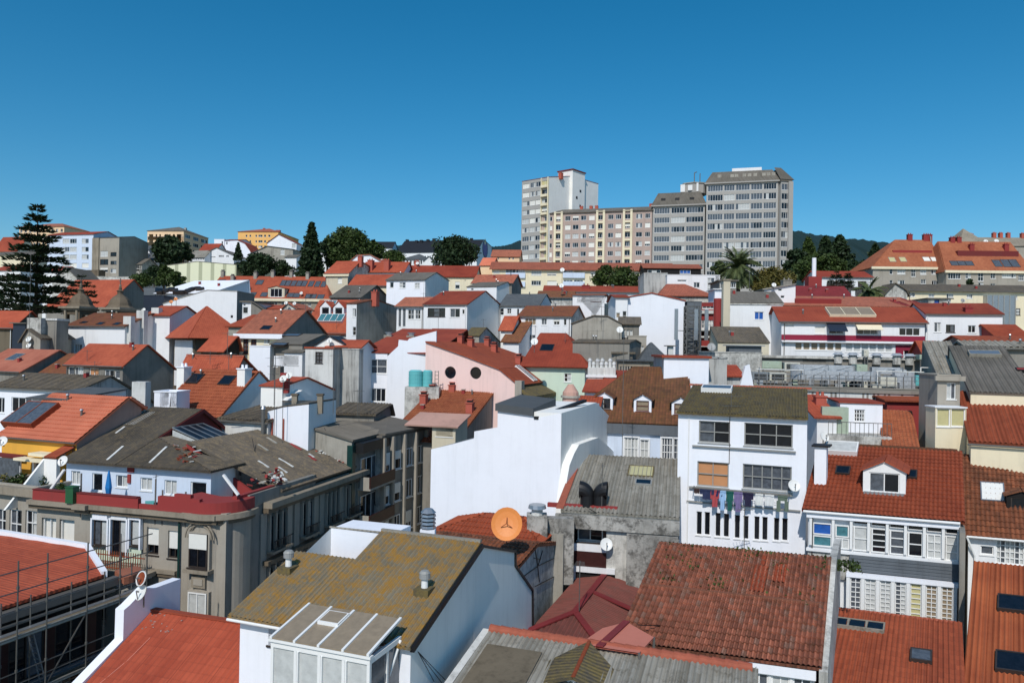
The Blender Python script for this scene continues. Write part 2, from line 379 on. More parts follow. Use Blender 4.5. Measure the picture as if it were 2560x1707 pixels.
def window(parent,h,to3,style,name='window',rev=.16,sill=True,deep=True):
    """style: pane letter, columns, rows, frame letter"""
    pk=style[0]; nx=int(style[1]) if len(style)>1 else 2; ny=int(style[2]) if len(style)>2 else 1; fl=style[3] if len(style)>3 else 'w'
    fk={'w':'fw','k':'fk','b':'fb','g':'fg'}.get(fl,'fk')
    f=MB(); rnd=h[0]=='o'
    x0,z0,x1,z1=(h[1]-h[3],h[2]-h[3],h[1]+h[3],h[2]+h[3]) if rnd else h
    W,H=x1-x0,z1-z0; b=min(.07,W*.09,H*.12); d0,d1=rev*.45,rev*.8
    def bx(a0,c0,a1,c1):
        f.prism([to3(a0,c0,d0),to3(a1,c0,d0),to3(a1,c1,d0),to3(a0,c1,d0)],Vector(to3(0,0,d1))-Vector(to3(0,0,d0)),fk)
    if not rnd:
        bx(x0,z0,x0+b,z1); bx(x1-b,z0,x1,z1); bx(x0+b,z0,x1-b,z0+b); bx(x0+b,z1-b,x1-b,z1)
    m=b*.8
    for i in range(1,nx): c=x0+W*i/nx; bx(c-m/2,z0+b,c+m/2,z1-b)
    for i in range(1,ny):
        c=z0+H*i/ny
        for j in range(nx):
            bx(x0+W*j/nx+b*.5,c-m/2,x0+W*(j+1)/nx-b*.5,c+m/2)
    if sill and not rnd and H>.5: f.prism([to3(x0-.06,z0-.07,-.05),to3(x1+.06,z0-.07,-.05),to3(x1+.06,z0-.005,-.05),to3(x0-.06,z0-.005,-.05)],Vector(to3(0,0,rev*.3))-Vector(to3(0,0,-.05)),fk)
    if not f.f: f.prism([to3(x0,z0,d1),to3(x0+.05,z0,d1),to3(x0+.05,z0+.05,d1),to3(x0,z0+.05,d1)],Vector(to3(0,0,rev))-Vector(to3(0,0,d1)),fk)
    w=f.build(name,parent)
    p=MB(); e=.02
    if rnd: p.face([to3(h[1]+h[3]*math.cos(a*math.pi/10),h[2]+h[3]*math.sin(a*math.pi/10),rev*.9) for a in range(20)],PK[pk])
    elif pk=='h':
        s=z0+H*random.choice((.35,.45,.55)); p.face([to3(x0,z0,rev*.9),to3(x1,z0,rev*.9),to3(x1,s,rev*.9),to3(x0,s,rev*.9)],'pd')
        r=MB(); r.prism([to3(x0+e,s,rev*.3),to3(x1-e,s,rev*.3),to3(x1-e,z1-e,rev*.3),to3(x0+e,z1-e,rev*.3)],Vector(to3(0,0,rev*.42))-Vector(to3(0,0,rev*.3)),'pb'); r.build('roller_blind',w if deep else parent)
    else:
        if nx*ny>1 and pk in 'dcg':       # panes not all alike
            for i in range(nx):
                kk=PK[pk]; q=random.random()
                if pk=='d' and q<.22: kk='pg'
                elif pk=='d' and q<.3: kk='pc'
                elif pk=='c' and q<.2: kk='pg'
                a0,a1=x0+W*i/nx,x0+W*(i+1)/nx
                p.face([to3(a0,z0,rev*.9),to3(a1,z0,rev*.9),to3(a1,z1,rev*.9),to3(a0,z1,rev*.9)],kk)
        else: p.face([to3(x0,z0,rev*.9),to3(x1,z0,rev*.9),to3(x1,z1,rev*.9),to3(x0,z1,rev*.9)],PK[pk])
    p.build('pane',w if deep else parent)
    return w
def parse(sx):
    o=[]
    for t in sx.split(','):
        t=t.split()
        if t: o.append((float(t[0]),float(t[1]),float(t[2]),float(t[3]),t[4] if len(t)>4 else 'd21'))
    return o
ALLH=[]
class H:
    k=0
    def __init__(s,fr,name,label,A,B,d,wall='white',roof='red',th=None,Sd=None,F=None,dep=9,ry=None,rz=None,hip=None,
                 win='',swin='',lw=(),slw=(),o=.3,rip=None,row=None,flat=None,cor=None,cat='house',group=None,base=None,
                 side=None,cap=None,gut=False,rth=.12,rev=.16,back=None,ol=None,orr=None,noroof=False,x0=0,rowseg=None,nw=False,sk=0):
        s.k=math.tan(R(sk))
        s.fr=fr; A_,B_=S(fr,A),S(fr,B); a=pt(A_,d)
        if th is None:
            th=21.5
            if abs(A_[1]-HOR)>110 and abs(B_[1]-HOR)>110:
                rb=ray(B_); tt=(a.z-CAMZ)/rb.z; bp=CAMP+rb*tt
                th=math.degrees(math.atan2(-(bp.y-a.y),bp.x-a.x)); th=min(30,max(13,th))
        s.th=R(th); gz=min(g(a.y)-1,a.z-3) if base is None else base
        if base=='pix': gz=a.z-3
        s.o3=Vector((a.x,a.y,gz)); s.ze=a.z-gz; s.h=s.ze
        s.Mi=Matrix.Rotation(s.th,3,'Z')     # world -> local
        s.cl=s.Mi@(CAMP-s.o3)
        s.w,zb=s.py(B_,0); s.zb=zb
        s.root=empty(name,s.o3,-s.th,label,cat,group); s.name=name
        s.wall,s.roofk=wall,roof
        if Sd is not None:
            pr=[(0,s.ze)]
            for q in Sd:
                if q[0]=='m': pr.append((q[1],s.ze+q[2]))       # metres: depth, height over the eave
                else: pr.append(s.px(S(fr,q),s.w))
            pr2=[pr[0]]
            for q in pr[1:]:
                pr2.append((max(q[0],pr2[-1][0]+.05),q[1]))
            s.kind='S'; s.prof=pr2; s.dep=pr2[-1][0]
        elif F is not None:
            pr=[]
            for q in F:
                if q[0]=='m': pr.append((q[1],s.ze+q[2]))
                else: pr.append(s.py(S(fr,q),0))
            pr[0]=(0,pr[0][1]); s.w=pr[-1][0]; s.kind='F'; s.prof=pr; s.dep=dep
        elif hip is not None:
            s.dep=dep; s.kind='hip'
            if isinstance(hip,(int,float)): zr=s.ze+hip; x1,x2=min(dep,s.w)/2,s.w-min(dep,s.w)/2
            else:
                x1,z1=s.py(S(fr,hip[0]),dep/2); x2,z2=s.py(S(fr,hip[1]),dep/2); zr=(z1+z2)/2
            x1=max(.3,min(x1,s.w/2)); x2=min(s.w-.3,max(x2,s.w/2+.01)); s.hp=(x1,x2,zr)
        elif flat is not None:
            s.dep=dep; s.kind='flat'; s.flat=flat
        else:   # gable with the ridge along the front, ridge height rz (pixel or metres)
            s.dep=dep; ry=dep/2 if ry is None else ry
            if isinstance(rz,tuple): zr=s.py(S(fr,rz),ry)[1]
            else: zr=s.ze+(rz if rz is not None else 2)
            s.kind='S'; s.prof=[(0,s.ze),(ry,zr)]+([(dep,s.ze if back is None else s.ze+back)] if dep>ry+.1 else [])
        s.wins=[]; s.swins=[]
        for x0_,y0_,x1_,y1_,st in parse(win):
            if st[0]=='r':
                xa,za=s.py(S(fr,(x0_,y0_)),0); xb,_=s.py(S(fr,(x0_+x1_,y0_)),0); s.wins.append((('o',xa,za,abs(xb-xa)),'d11')); continue
            xa,za=s.py(S(fr,(x0_,(y0_))),0); xb,zb2=s.py(S(fr,(x1_,y1_)),0)
            # a window runs parallel to the eave: take its height from its middle
            _,zt=s.py(S(fr,((x0_+x1_)/2,y0_)),0); _,zl=s.py(S(fr,((x0_+x1_)/2,y1_)),0)
            s.wins.append(((xa,zl,xb,zt),st))
        for x0_,y0_,x1_,y1_,st in parse(swin):
            ya,_=s.px(S(fr,(x0_,(y0_+y1_)/2)),s.w); yb,_=s.px(S(fr,(x1_,(y0_+y1_)/2)),s.w)
            _,zt=s.px(S(fr,((x0_+x1_)/2,y0_)),s.w); _,zl=s.px(S(fr,((x0_+x1_)/2,y1_)),s.w)
            s.swins.append(((min(ya,yb),zl,max(ya,yb),zt),st))
        for q in lw: s.wins.append(((q[0]*s.w,s.ze-q[3],q[2]*s.w,s.ze-q[1]),q[4]))
        for q in slw: s.swins.append(((q[0]*s.dep,s.ze-q[3],q[2]*s.dep,s.ze-q[1]),q[4]))
        s.rp=(2*rip[1]+(.05 if row else 0)) if rip else 0
        s.build(wall,roof,side or wall,o,rip,row,rth,rev,ol,orr,noroof)
        if not gut and s.kind=='S' and o>=.15 and 50<s.o3.y<150 and not noroof and (s.w>4):
            m=MB(); m.bar((-o*.8,-o-.05,s.ze-.05),(s.w+o*.8,-o-.05,s.ze-.05),.13,'pole',sides=6); m.build('gutter',s.root)
            m=MB(); dx=s.w*random.choice((.02,.97)); m.bar((dx,-.09,s.ze-.25),(dx,-.09,2),.1,random.choice(('pole','fw','pole')),sides=6); m.build('downpipe',s.root)
        if cor: # cornice: material, height, projection
            m=MB(); m.box((-cor[2],-cor[2],s.ze-cor[1]),(s.w+cor[2],-.002,s.ze-.01),cor[0]); m.build('cornice',s.root)
        if gut:
            m=MB(); m.bar((-.2,-o-.06,s.ze-.1),(s.w+.2,-o-.06,s.ze-.1),.13,'pole',sides=6); m.bar((s.w-.25,-.1,s.ze-.2),(s.w-.25,-.1,1),.09,'pole',sides=6); m.build('gutter',s.root)
        if cap:
            m=MB()
            if s.kind=='S' and len(s.prof)>1:
                i=max(range(len(s.prof)),key=lambda i:s.prof[i][1]); y,z=s.prof[i]; ridge(m,(-o,y,z+rth+.02),(s.w+o,y,z+rth+.02),.13,cap)
                if len(cap)>0: m.build('ridge_cap',s.root)
            if s.kind=='hip':
                x1,x2,zr=s.hp; e=s.ze
                for p,q in (((x1,s.dep/2,zr),(x2,s.dep/2,zr)),((-o,-o,e),(x1,s.dep/2,zr)),((s.w+o,-o,e),(x2,s.dep/2,zr)),((s.w+o,s.dep+o,e),(x2,s.dep/2,zr))):
                    ridge(m,(p[0],p[1],p[2]+rth+.03),(q[0],q[1],q[2]+rth+.03),.12,cap)
                m.build('ridge_cap',s.root)
        ALLH.append(s)
    # pixel -> local, on plane y=c / x=c / z=c
    def lr(s,px): return s.Mi@ray(px)
    def py(s,px,c):
        r=s.lr(px); t=(c-s.cl.y)/r.y; q=s.cl+r*t; return (q.x-s.k*c,q.z)
    def px(s,px,c):
        r=s.lr(px); t=(c-s.cl.x+s.k*s.cl.y)/(r.x-s.k*r.y); q=s.cl+r*t; return (q.y,q.z)
    def pz(s,px,c):
        r=s.lr(px); t=(c-s.cl.z)/r.z; q=s.cl+r*t; return (q.x,q.y)
    def rz(s,x,y):
        if s.kind=='flat': return s.ze+s.flat[1] if isinstance(s.flat,tuple) else s.ze-.3
        if s.kind=='hip':
            x1,x2,zr=s.hp; k=zr-s.ze; return s.ze+k*max(-.2,min(1,y/(s.dep/2),(s.dep-y)/(s.dep/2),x/x1,(s.w-x)/(s.w-x2)))
        P=s.prof; v=y if s.kind=='S' else x
        for (a,za),(b,zb) in zip(P,P[1:]):
            if v<=b: return za+(zb-za)*(v-a)/(b-a)
        return P[-1][1]
    def hit(s,p,fr=None):
        r=s.lr(S(fr or s.fr,p)); t0=0; r=r/r.length; L=0.; q=s.cl.copy(); prev=None
        D=s.cl.length; L=max(1,D-30)
        while L<D+60:
            q=s.cl+r*L; q.x-=s.k*q.y
            if -.4<=q.x<=s.w+.4 and -.4<=q.y<=s.dep+.4 and q.z<=s.rz(q.x,q.y)+.12:
                return Vector((q.x,q.y,s.rz(q.x,q.y)+.12))
            L+=.05
        x,z=s.py(S(fr or s.fr,p),s.dep/2); x-=s.k*s.dep/2; x=min(max(x,.3),s.w-.3); return Vector((x,s.dep/2,s.rz(x,s.dep/2)+.12))
    def W(s,l): l=Vector(l); l.x+=s.k*l.y; return (Matrix.Translation(s.o3)@Matrix.Rotation(-s.th,4,'Z'))@Vector(l)
    def build(s,wall,roof,side,o,rip,row,rth,rev,ol,orr,noroof):
        w,dep,ze=s.w,s.dep,s.ze; m=MB(); ol=o if ol is None else ol; orr=o if orr is None else orr
        if s.kind=='S': front=[(0,0),(w,0),(w,ze),(0,ze)]; sd=[(0,0),(dep,0)]+[q for q in s.prof[::-1]]; zb=s.prof[-1][1]
        elif s.kind=='F': front=[(0,0),(w,0)]+s.prof[::-1]; sd=[(0,0),(dep,0),(dep,s.prof[-1][1]),(0,s.prof[-1][1])]; zb=None
        else: front=[(0,0),(w,0),(w,ze),(0,ze)]; sd=[(0,0),(dep,0),(dep,ze),(0,ze)]; zb=ze
        s.f3=lambda u,v,d:Vector((u,d,v)); s.s3=lambda u,v,d:Vector((w-d,u,v))
        wallf(m,front,[h for h,_ in s.wins],s.f3,wall,None,rev); wallf(m,sd,[h for h,_ in s.swins],s.s3,side,None,rev)
        zl=s.prof[0][1] if s.kind=='F' else None
        m.face([(0,a,b) for a,b in (sd if s.kind!='F' else [(0,0),(dep,0),(dep,zl),(0,zl)])][::-1],side)
        if s.kind=='F': m.face([(a,dep,b) for a,b in front][::-1],wall)
        else: m.face([(0,dep,0),(0,dep,zb),(w,dep,zb),(w,dep,0)],wall)
        m.build('wall',s.root)
        for (h,st) in s.wins: window(s.root,h,s.f3,st,rev=rev)
        for (h,st) in s.swins: window(s.root,h,s.s3,st,rev=rev)
        if noroof: return
        r=MB()
        if s.kind=='S':
            P=s.prof
            for i,((a,za),(b,zb_)) in enumerate(zip(P,P[1:])):
                sl=(zb_-za)/(b-a); aa,bb,z0,z1=a,b,za,zb_
                if i==0 and sl>-.01: aa=a-o; z0=za-o*sl
                if i==len(P)-2 and sl<.01: bb=b+o; z1=zb_+o*sl
                if sl>=0 or abs(sl)<.01: panel(r,[(-ol,aa,z0),(w+orr,aa,z0),(w+orr,bb,z1),(-ol,bb,z1)],roof,rth,rip,row)
                else: panel(r,[(w+orr,bb,z1),(-ol,bb,z1),(-ol,aa,z0),(w+orr,aa,z0)],roof,rth,rip,row)
        elif s.kind=='F':
            P=s.prof
            for i,((a,za),(b,zb_)) in enumerate(zip(P,P[1:])):
                if b-a<.06: continue
                sl=(zb_-za)/(b-a); aa,bb,z0,z1=a,b,za,zb_
                if i==0 and sl>0: aa=a-o; z0=za-o*sl
                if i==len(P)-2 and sl<0: bb=b+o; z1=zb_+o*sl
                if sl>=0: panel(r,[(aa,dep+o,z0),(aa,-o,z0),(bb,-o,z1),(bb,dep+o,z1)],roof,rth,rip,row)
                else: panel(r,[(bb,-o,z1),(bb,dep+o,z1),(aa,dep+o,z0),(aa,-o,z0)],roof,rth,rip,row)
        elif s.kind=='hip':
            x1,x2,zr=s.hp; k=zr-ze; a,b,c,d=(-o,-o),(w+o,-o),(w+o,dep+o),(-o,dep+o)
            zf=ze-o*k/(dep/2)
            A,B,C_,D_=[(p[0],p[1],zf) for p in (a,b,c,d)]; E,F_=(x1,dep/2,zr),(x2,dep/2,zr)
            if x2-x1<.3:
                for pl in ((A,B,E),(B,C_,E),(C_,D_,E),(D_,A,E)): panel(r,pl,roof,rth,rip,row)
            else:
                for pl in ((A,B,F_,E),(B,C_,F_),(C_,D_,E,F_),(D_,A,E)): panel(r,pl,roof,rth,rip,row)
        else:
            zz=s.flat[1] if isinstance(s.flat,tuple) else -.3
            zt=ze+zz
            if zz<0: # parapet roof
                t=.22; r.box((t,t,zt-.2),(w-t,dep-t,zt),roof)
                p=MB()
                for q in (((-.05,-.05),(w+.05,t)),((-.05,dep-t),(w+.05,dep+.05)),((-.05,t),(t,dep-t)),((w-t,t),(w+.05,dep-t))): p.box((*q[0],ze+.002),(*q[1],ze+.1),wall)
                for q in (((.003,t),(t,dep-t)),((w-t,t),(w-.003,dep-t)),((0.003,.003),(w-.003,t)),((.003,dep-t),(w-.003,dep-.003))): p.box((*q[0],zt-.2),(*q[1],ze),wall)
                p.build('parapet',s.root)
            else: r.box((-o,-o,ze+.004),(w+o,dep+o,ze+zz+.004),roof)
        s.roofo=r.build('roof',s.root)
    # ---- things on the roof
    def slope(s,x,y):
        e=.2; dzx=(s.rz(min(x+e,s.w),y)-s.rz(max(x-e,0),y))/(min(x+e,s.w)-max(x-e,0)); dzy=(s.rz(x,y+e)-s.rz(x,y-e))/(2*e)
        return dzx,dzy
    def sky(s,p,w=.8,l=1.0,k='pd',fk='fk',fr=None,n=1,name='skylight',hh=.1):
        q=s.hit(p,fr); hh+=s.rp; dx,dy=s.slope(q.x,q.y)
        nr=Vector((-dx,-dy,1)).normalized(); up=Vector((dx,dy,dx*dx+dy*dy)); up=up.normalized() if up.length>.01 else Vector((0,1,0)); e=up.cross(nr)
        m=MB(); f=MB(); t=.07
        def Q(a,b,c): return q+e*a+up*b+nr*c
        for i in range(n):
            a0=-w/2+w*i/n; a1=a0+w/n
            f.face([Q(a0+t,-l/2+t,hh-.02),Q(a1-t,-l/2+t,hh-.02),Q(a1-t,l/2-t,hh-.02),Q(a0+t,l/2-t,hh-.02)],k)
        def bar(a0,b0,a1,b1): m.prism([Q(a0,b0,-.1),Q(a1,b0,-.1),Q(a1,b1,-.1),Q(a0,b1,-.1)],nr*(hh+.1),fk)
        bar(-w/2,-l/2,w/2,-l/2+t); bar(-w/2,l/2-t,w/2,l/2); bar(-w/2,-l/2+t,-w/2+t,l/2-t); bar(w/2-t,-l/2+t,w/2,l/2-t)
        for i in range(1,n): c=-w/2+w*i/n; bar(c-t*.6,-l/2+t,c+t*.6,l/2-t)
        o=m.build(name,s.root); f.build('pane',o); return o
    def chim(s,p,w=.6,d=.6,h=1.2,k='chr',pot=True,fr=None,ck=None):
        h*=.6; w*=.85; q=s.hit(p,fr); m=MB(); x,y,z=q
        m.box((x-w/2,y-d/2,z-1),(x+w/2,y+d/2,z+h),k); m.box((x-w/2-.07,y-d/2-.07,z+h),(x+w/2+.07,y+d/2+.07,z+h+.1),ck or k)
        if pot:
            for i in (-1,1):
                if w>.7: m.cyl((x+i*w*.25,y),.12,.1,z+h+.1,z+h+.4,ck or k,8)
            if w<=.7:
                m.box((x-w*.35,y-d*.35,z+h+.1),(x+w*.35,y+d*.35,z+h+.3),'blk'); m.box((x-w*.45,y-d*.45,z+h+.3),(x+w*.45,y+d*.45,z+h+.38),ck or k)
        o=m.build('chimney',s.roofo); return o
    def vent(s,p,r=.15,h=.8,k='fw',fr=None):
        q=s.hit(p,fr); m=MB(); m.box((q.x-r*1.6,q.y-r*1.6,q.z-.4),(q.x+r*1.6,q.y+r*1.6,q.z+.15),'greyl'); m.cyl(q,r,r,q.z+.15,q.z+h*.7,k); m.cyl(q,r*1.6,r*1.6,q.z+h*.7,q.z+h*.95,'metal'); m.cyl(q,r*1.7,r*1.2,q.z+h*.95,q.z+h,'metal')
        return m.build('vent_pipe',s.roofo)
    def dormer(s,p,w=1.2,h=1.3,k='white',rk=None,fr=None,st='d22',gable=.5,face=.0,dl=3):
        q=s.hit(p,fr); x,y,z=q; z-=.15; n=MB(); f3=lambda u,v,d:Vector((x-w/2+u,y+d,z+v))
        hole=(w*.14,.25,w*.86,h-.08); wallf(n,[(0,0),(w,0),(w,h),(w/2,h+gable),(0,h)],[hole],f3,k,None,.12)
        for xx in (x-w/2,x+w/2): n.face([(xx,y,z),(xx,y+dl,z),(xx,y+dl,z+h),(xx,y,z+h)],k)
        o=n.build('dormer',s.root); window(o,hole,f3,st,rev=.12,deep=False)
        r=MB(); ov=.15; g_=gable
        for sg in (-1,1): panel(r,[(x+sg*(w/2+ov),y-ov,z+h-ov*g_/(w/2)),(x+sg*(w/2+ov),y+dl,z+h-ov*g_/(w/2)),(x,y+dl,z+h+g_),(x,y-ov,z+h+g_)],rk or s.roofk,.06)
        r.build('dormer_roof',o); return o
def ridge(m,p,q,r,k,n=7):
    p,q=Vector(p),Vector(q); d=(q-p); L=d.length
    if L<.05: return
    d/=L; u=d.cross(Vector((0,0,1))).normalized(); v=u.cross(d); N=max(1,int(L/.4))
    if v.z<0: v=-v
    for i in range(N):
        a,b=p+d*(L*i/N),p+d*(L*(i+1)/N+.03); ra,rb=r*1.12,r*.95
        pa=[a+u*(ra*math.cos(t*math.pi/n))+v*(ra*math.sin(t*math.pi/n)-.04) for t in range(n+1)]; pb=[b+u*(rb*math.cos(t*math.pi/n))+v*(rb*math.sin(t*math.pi/n)-.04) for t in range(n+1)]
        for t in range(n): m.face([pa[t],pa[t+1],pb[t+1],pb[t]],k)
        m.face(pa,k)
# ---------------------------------------------------------------- small things
def dish(label,pos,r=.45,az=-8,tilt=28,k='dish',mast=.8,wallm_=None,group='satellite dishes on the roofs'):
    """round dish facing the sun side; pos = centre of the dish (world)"""
    r=.75 if r==1.23 else r*.8 if r<=.45 else (r*.5 if r<.9 else (r*.42 if r<1.2 else r)); mast*=.7
    root=empty('satellite_dish',Vector(pos)-Vector((0,0,mast)),0,label,'satellite dish',group)
    lab_big='three feed struts' in label
    M=Matrix.Translation((0,0,mast))@Matrix.Rotation(R(az),4,'Z')@Matrix.Rotation(R(90-tilt),4,'X')
    m=MB(); N=20; rings=[(0,0),(.4,.03),(.75,.1),(1,.19)]
    for th in (0,.03):
        prev=None
        for a,b in rings:
            cur=[M@Vector((r*a*math.cos(2*math.pi*i/N),r*a*math.sin(2*math.pi*i/N)*1.06,r*b-th)) for i in range(N)]
            if prev:
                for i in range(N):
                    j=(i+1)%N; f=[prev[i],prev[j],cur[j],cur[i]]
                    m.face(f if th==0 else f[::-1],k)
            prev=cur
    m.build('reflector',root,smooth=True)
    a=MB(); f=M@Vector((0,0,r*.95)); 
    if not lab_big: a.bar(M@Vector((0,-r*.95,r*.17)),f,.03,'pole'); a.bar(f,f+(M.to_3x3()@Vector((0,0,-.12))),.07,'fg',sides=8)
    if lab_big:
        for t in (90,210,330): a.bar(M@Vector((r*.42*math.cos(R(t)),r*.42*math.sin(R(t)),r*.06)),M@Vector((0,0,r*.3)),.03,'rust')
    a.build('feed_arm',root)
    p=MB(); b=M@Vector((0,0,-.03))
    if mast>.05: p.bar((0,.15,0),(0,.15,mast),.06,'pole',sides=8); p.bar((0,.15,mast),b,.08,'pole')
    if wallm_: p.bar(b,b+Vector(wallm_),.06,'pole')
    p.build('mount',root); return root
def antenna(label,pos,h=3,n=7,az=60,L=1.0,k='pole',group='television aerials on the roofs'):
    root=empty('tv_antenna',pos,R(az),label,'antenna',group); m=MB(); m.bar((0,0,-.3),(0,0,h),.045,k,sides=6); m.build('mast',root)
    b=MB(); b.bar((-L/2,0,h-.15),(L/2,0,h-.15),.025,k)
    for i in range(n): x=-L/2+L*i/max(1,n-1); l=.28-.02*i; b.bar((x,-l,h-.15),(x,l,h-.15),.015,k)
    if n>6:
        b.bar((-L*.35,0,h-.75),(L*.4,0,h-.75),.025,k)
        for i in range(4): x=-L*.3+L*.2*i; b.bar((x,-.35,h-.75),(x,.35,h-.75),.018,k)
    b.build('boom',root); return root
def dishon(h,label,p,r=.4,mast=.8,fr=None,**k):
    q=h.hit(p,fr); W=h.W(q); return dish(label,W+Vector((0,0,mast)),r,mast=mast,**k)
def dishwall(h,label,p,r=.4,fr=None,out=.35,**k):
    x,z=h.py(S(fr or h.fr,p),-out); W=h.W((x,-out,z)); k.setdefault('mast',.0); v=Matrix.Rotation(-h.th,3,'Z')@Vector((0,out,0)); return dish(label,W,r,wallm_=v,**k)
def anton(h,label,p,ht=3,fr=None,**k): return antenna(label,h.W(h.hit(p,fr)),ht,**k)
# ================================================================ ground, hills
def sheet(name,xs,ys,zf,k,kind='structure'):
    m=MB(); nx=len(xs)
    for y in ys:
        for x in xs: m.v.append((x,y,zf(x,y)))
    for j in range(len(ys)-1):
        for i in range(nx-1): a=j*nx+i; m.f.append((a,a+1,a+nx+1,a+nx)); m.m.append(m.mi(k)); m.uv.append(None)
    o=m.build(name,smooth=True); o['kind']=kind; return o
def groundm():
    m,t,b=base('ground_paled_for_bounce',.9); co=nn(t,'TexCoord').outputs['Object']; sp=nn(t,'SeparateXYZ'); t.links.new(co,sp.inputs[0])
    n=noise(t,co,.12,5); n2=noise(t,co,1.5,5)
    c=mixc(t,ramp(t,n,.45,.6),lin((168,164,154)),lin((138,142,112))); c=mixc(t,ramp(t,n2,.4,.7),c,lin((130,126,116)))  # near ground set paler than asphalt to bounce light into shaded walls
    f=ramp(t,sp.outputs[1],260,420); t.links.new(mixc(t,f,c,lin((46,62,36))),b.inputs['Base Color']); return m
SPEC['ground']=groundm
SPEC['hillm']=lambda:leafm('haze_tinted_woods',(26,44,46),(40,60,56))  # bluish haze of the distance is mixed into the leaf colours
xs=[-9000,-3000,-1200,-600]+list(range(-300,301,20))+[600,1200,3000,9000]; ys=[-200,-60,0]+list(range(15,360,10))+[420,600,1000,2000,4000,9000]
sheet('ground',xs,ys,lambda x,y:g(y)-1.2,'ground')
def hill(name,pts,d,depth=700,fr='D'):
    q=[pt(S(fr,p),d) for p in pts]; m=MB(); P=[]
    for a,b in zip(q,q[1:]):
        for i in range(24):
            c=a.lerp(b,i/24); P.append(c+Vector((0,0,(math.sin(c.x*.021)+math.sin(c.x*.057+1)+math.sin(c.x*.17))*d*.0006+random.uniform(-1,1)*d*.0006)))
    P.append(q[-1]); n=len(P)
    rows=[(-depth,-1.0),(-depth*.6,-.55),(-depth*.25,-.18),(0,0),(depth*.5,-.4),(depth,-1)]
    for dy,f in rows:
        for p in P:
            zb=40; m.v.append((p.x,p.y+dy,max(zb,p.z+(p.z-zb)*f*1.02+random.uniform(-1,1)*(3 if dy else 0))))
    for j in range(len(rows)-1):
        for i in range(n-1): a=j*n+i; m.f.append((a,a+1,a+n+1,a+n)); m.m.append(m.mi('hillm')); m.uv.append(None)
    o=m.build(name); o['kind']='structure'; return o
hill('hill',[(1700,520),(1780,528),(1835,533),(1900,542),(1960,549),(2030,557),(2090,563),(2200,566),(2420,572)],2600)
hill('hill',[(600,575),(860,566),(930,563),(1000,566),(1100,560),(1150,566),(1200,553),(1300,560)],1500,400)
# ================================================================ tower blocks on the hill
def grid(cols,z0,dz,n,hh,st,skip=()):
    o=[]
    for r in range(n):
        for i,(a,b,*c) in enumerate(cols):
            if (r,i) in skip: continue
            s=c[0] if c else st
            if isinstance(s,(list,tuple)): s=random.choice(s)
            o.append((a,z0+dz*r,b,z0+dz*r+hh,s))
    return o
# pinkish long block
DZ=2.95
h=H('c','apartment_block','long pinkish apartment block with cream balcony columns, joining the white tower to the grey towers',(250,452),(1178,380),246,th=16,base=38,
  wall='pinkb',roof='grey',dep=13,rz=2.2,cat='apartment block',ry=6.5,o=.5,
  lw=grid([(.045,.1,('b21','d21')),(.128,.19,('x','h21','d31','b31')),(.22,.27),(.29,.345),(.365,.415),(.44,.49),(.515,.575,('d31','h31','d21')),(.612,.66),(.68,.73),(.755,.82,('d31','h31','d21')),(.86,.915),(.94,.985)],1.1,DZ,8,1.5,('h31','c31','b21','d31','d21')))
m=MB()
for a,b in ((.118,.2),(.505,.585),(.745,.83)):
    x0,x1=a*h.w,b*h.w
    for q in (x0,x1-.7): m.box((q,-.5,2),(q+.7,-.005,h.ze+.4),'cream')
    for r in range(9): z=h.ze-DZ*r; m.box((x0+.7,-.55,z-.85 if r else z-.1),(x1-.7,-.005,z+.12 if r==0 else z-.25),'cream')
m.build('balcony_column',h.root)
for p in ((585,385),(665,380),(712,372),(1168,335)): h.chim(p,1.2,1,1.2)
T2=h
# grey ribbon-window blocks
h=H('c','apartment_block','mid-height grey apartment block with ribbon windows and dark mansard, left of the tallest block',(1183,385),(1622,350),236,th=16,base=38,wall='tgrey',roof='grey',
  flat=('x',-.3),dep=16,cat='apartment block',nw=1,noroof=True,lw=grid([(.03,.33,('g61','g61','g61','d61')),(.36,.62,('d51','g51','c51')),(.645,.975,('d61','g61'))],.9,3.0,9,1.75,'d61'))
def mansard(h,hgt,inset,k,top='grey'):
    m=MB(); w,d,z=h.w,h.dep,h.ze
    o=[(-.5,-.5,z),(w+.5,-.5,z),(w+.5,d+.5,z),(-.5,d+.5,z)]; i_=[(inset,inset,z+hgt),(w-inset,inset,z+hgt),(w-inset,d-inset,z+hgt),(inset,d-inset,z+hgt)]
    m.box((-.6,-.6,z-.35),(w+.6,d+.6,z-.002),'tgrey')
    for a in range(4): b=(a+1)%4; m.face([o[a],o[b],i_[b],i_[a]],k,[(0,0),(10,0),(10,3),(0,3)])
    m.face(i_,top,[(0,0),(9,0),(9,9),(0,9)]); h.roofo=m.build('roof',h.root)
mansard(h,4.2,1.5,'grey')
for p in (.2,.47,.75):
    m=MB(); x=h.w*p; m.box((x-.7,.2,h.ze+1.5),(x+.7,2,h.ze+2.3),'blk'); m.build('roof_window',h.root)
T3=h
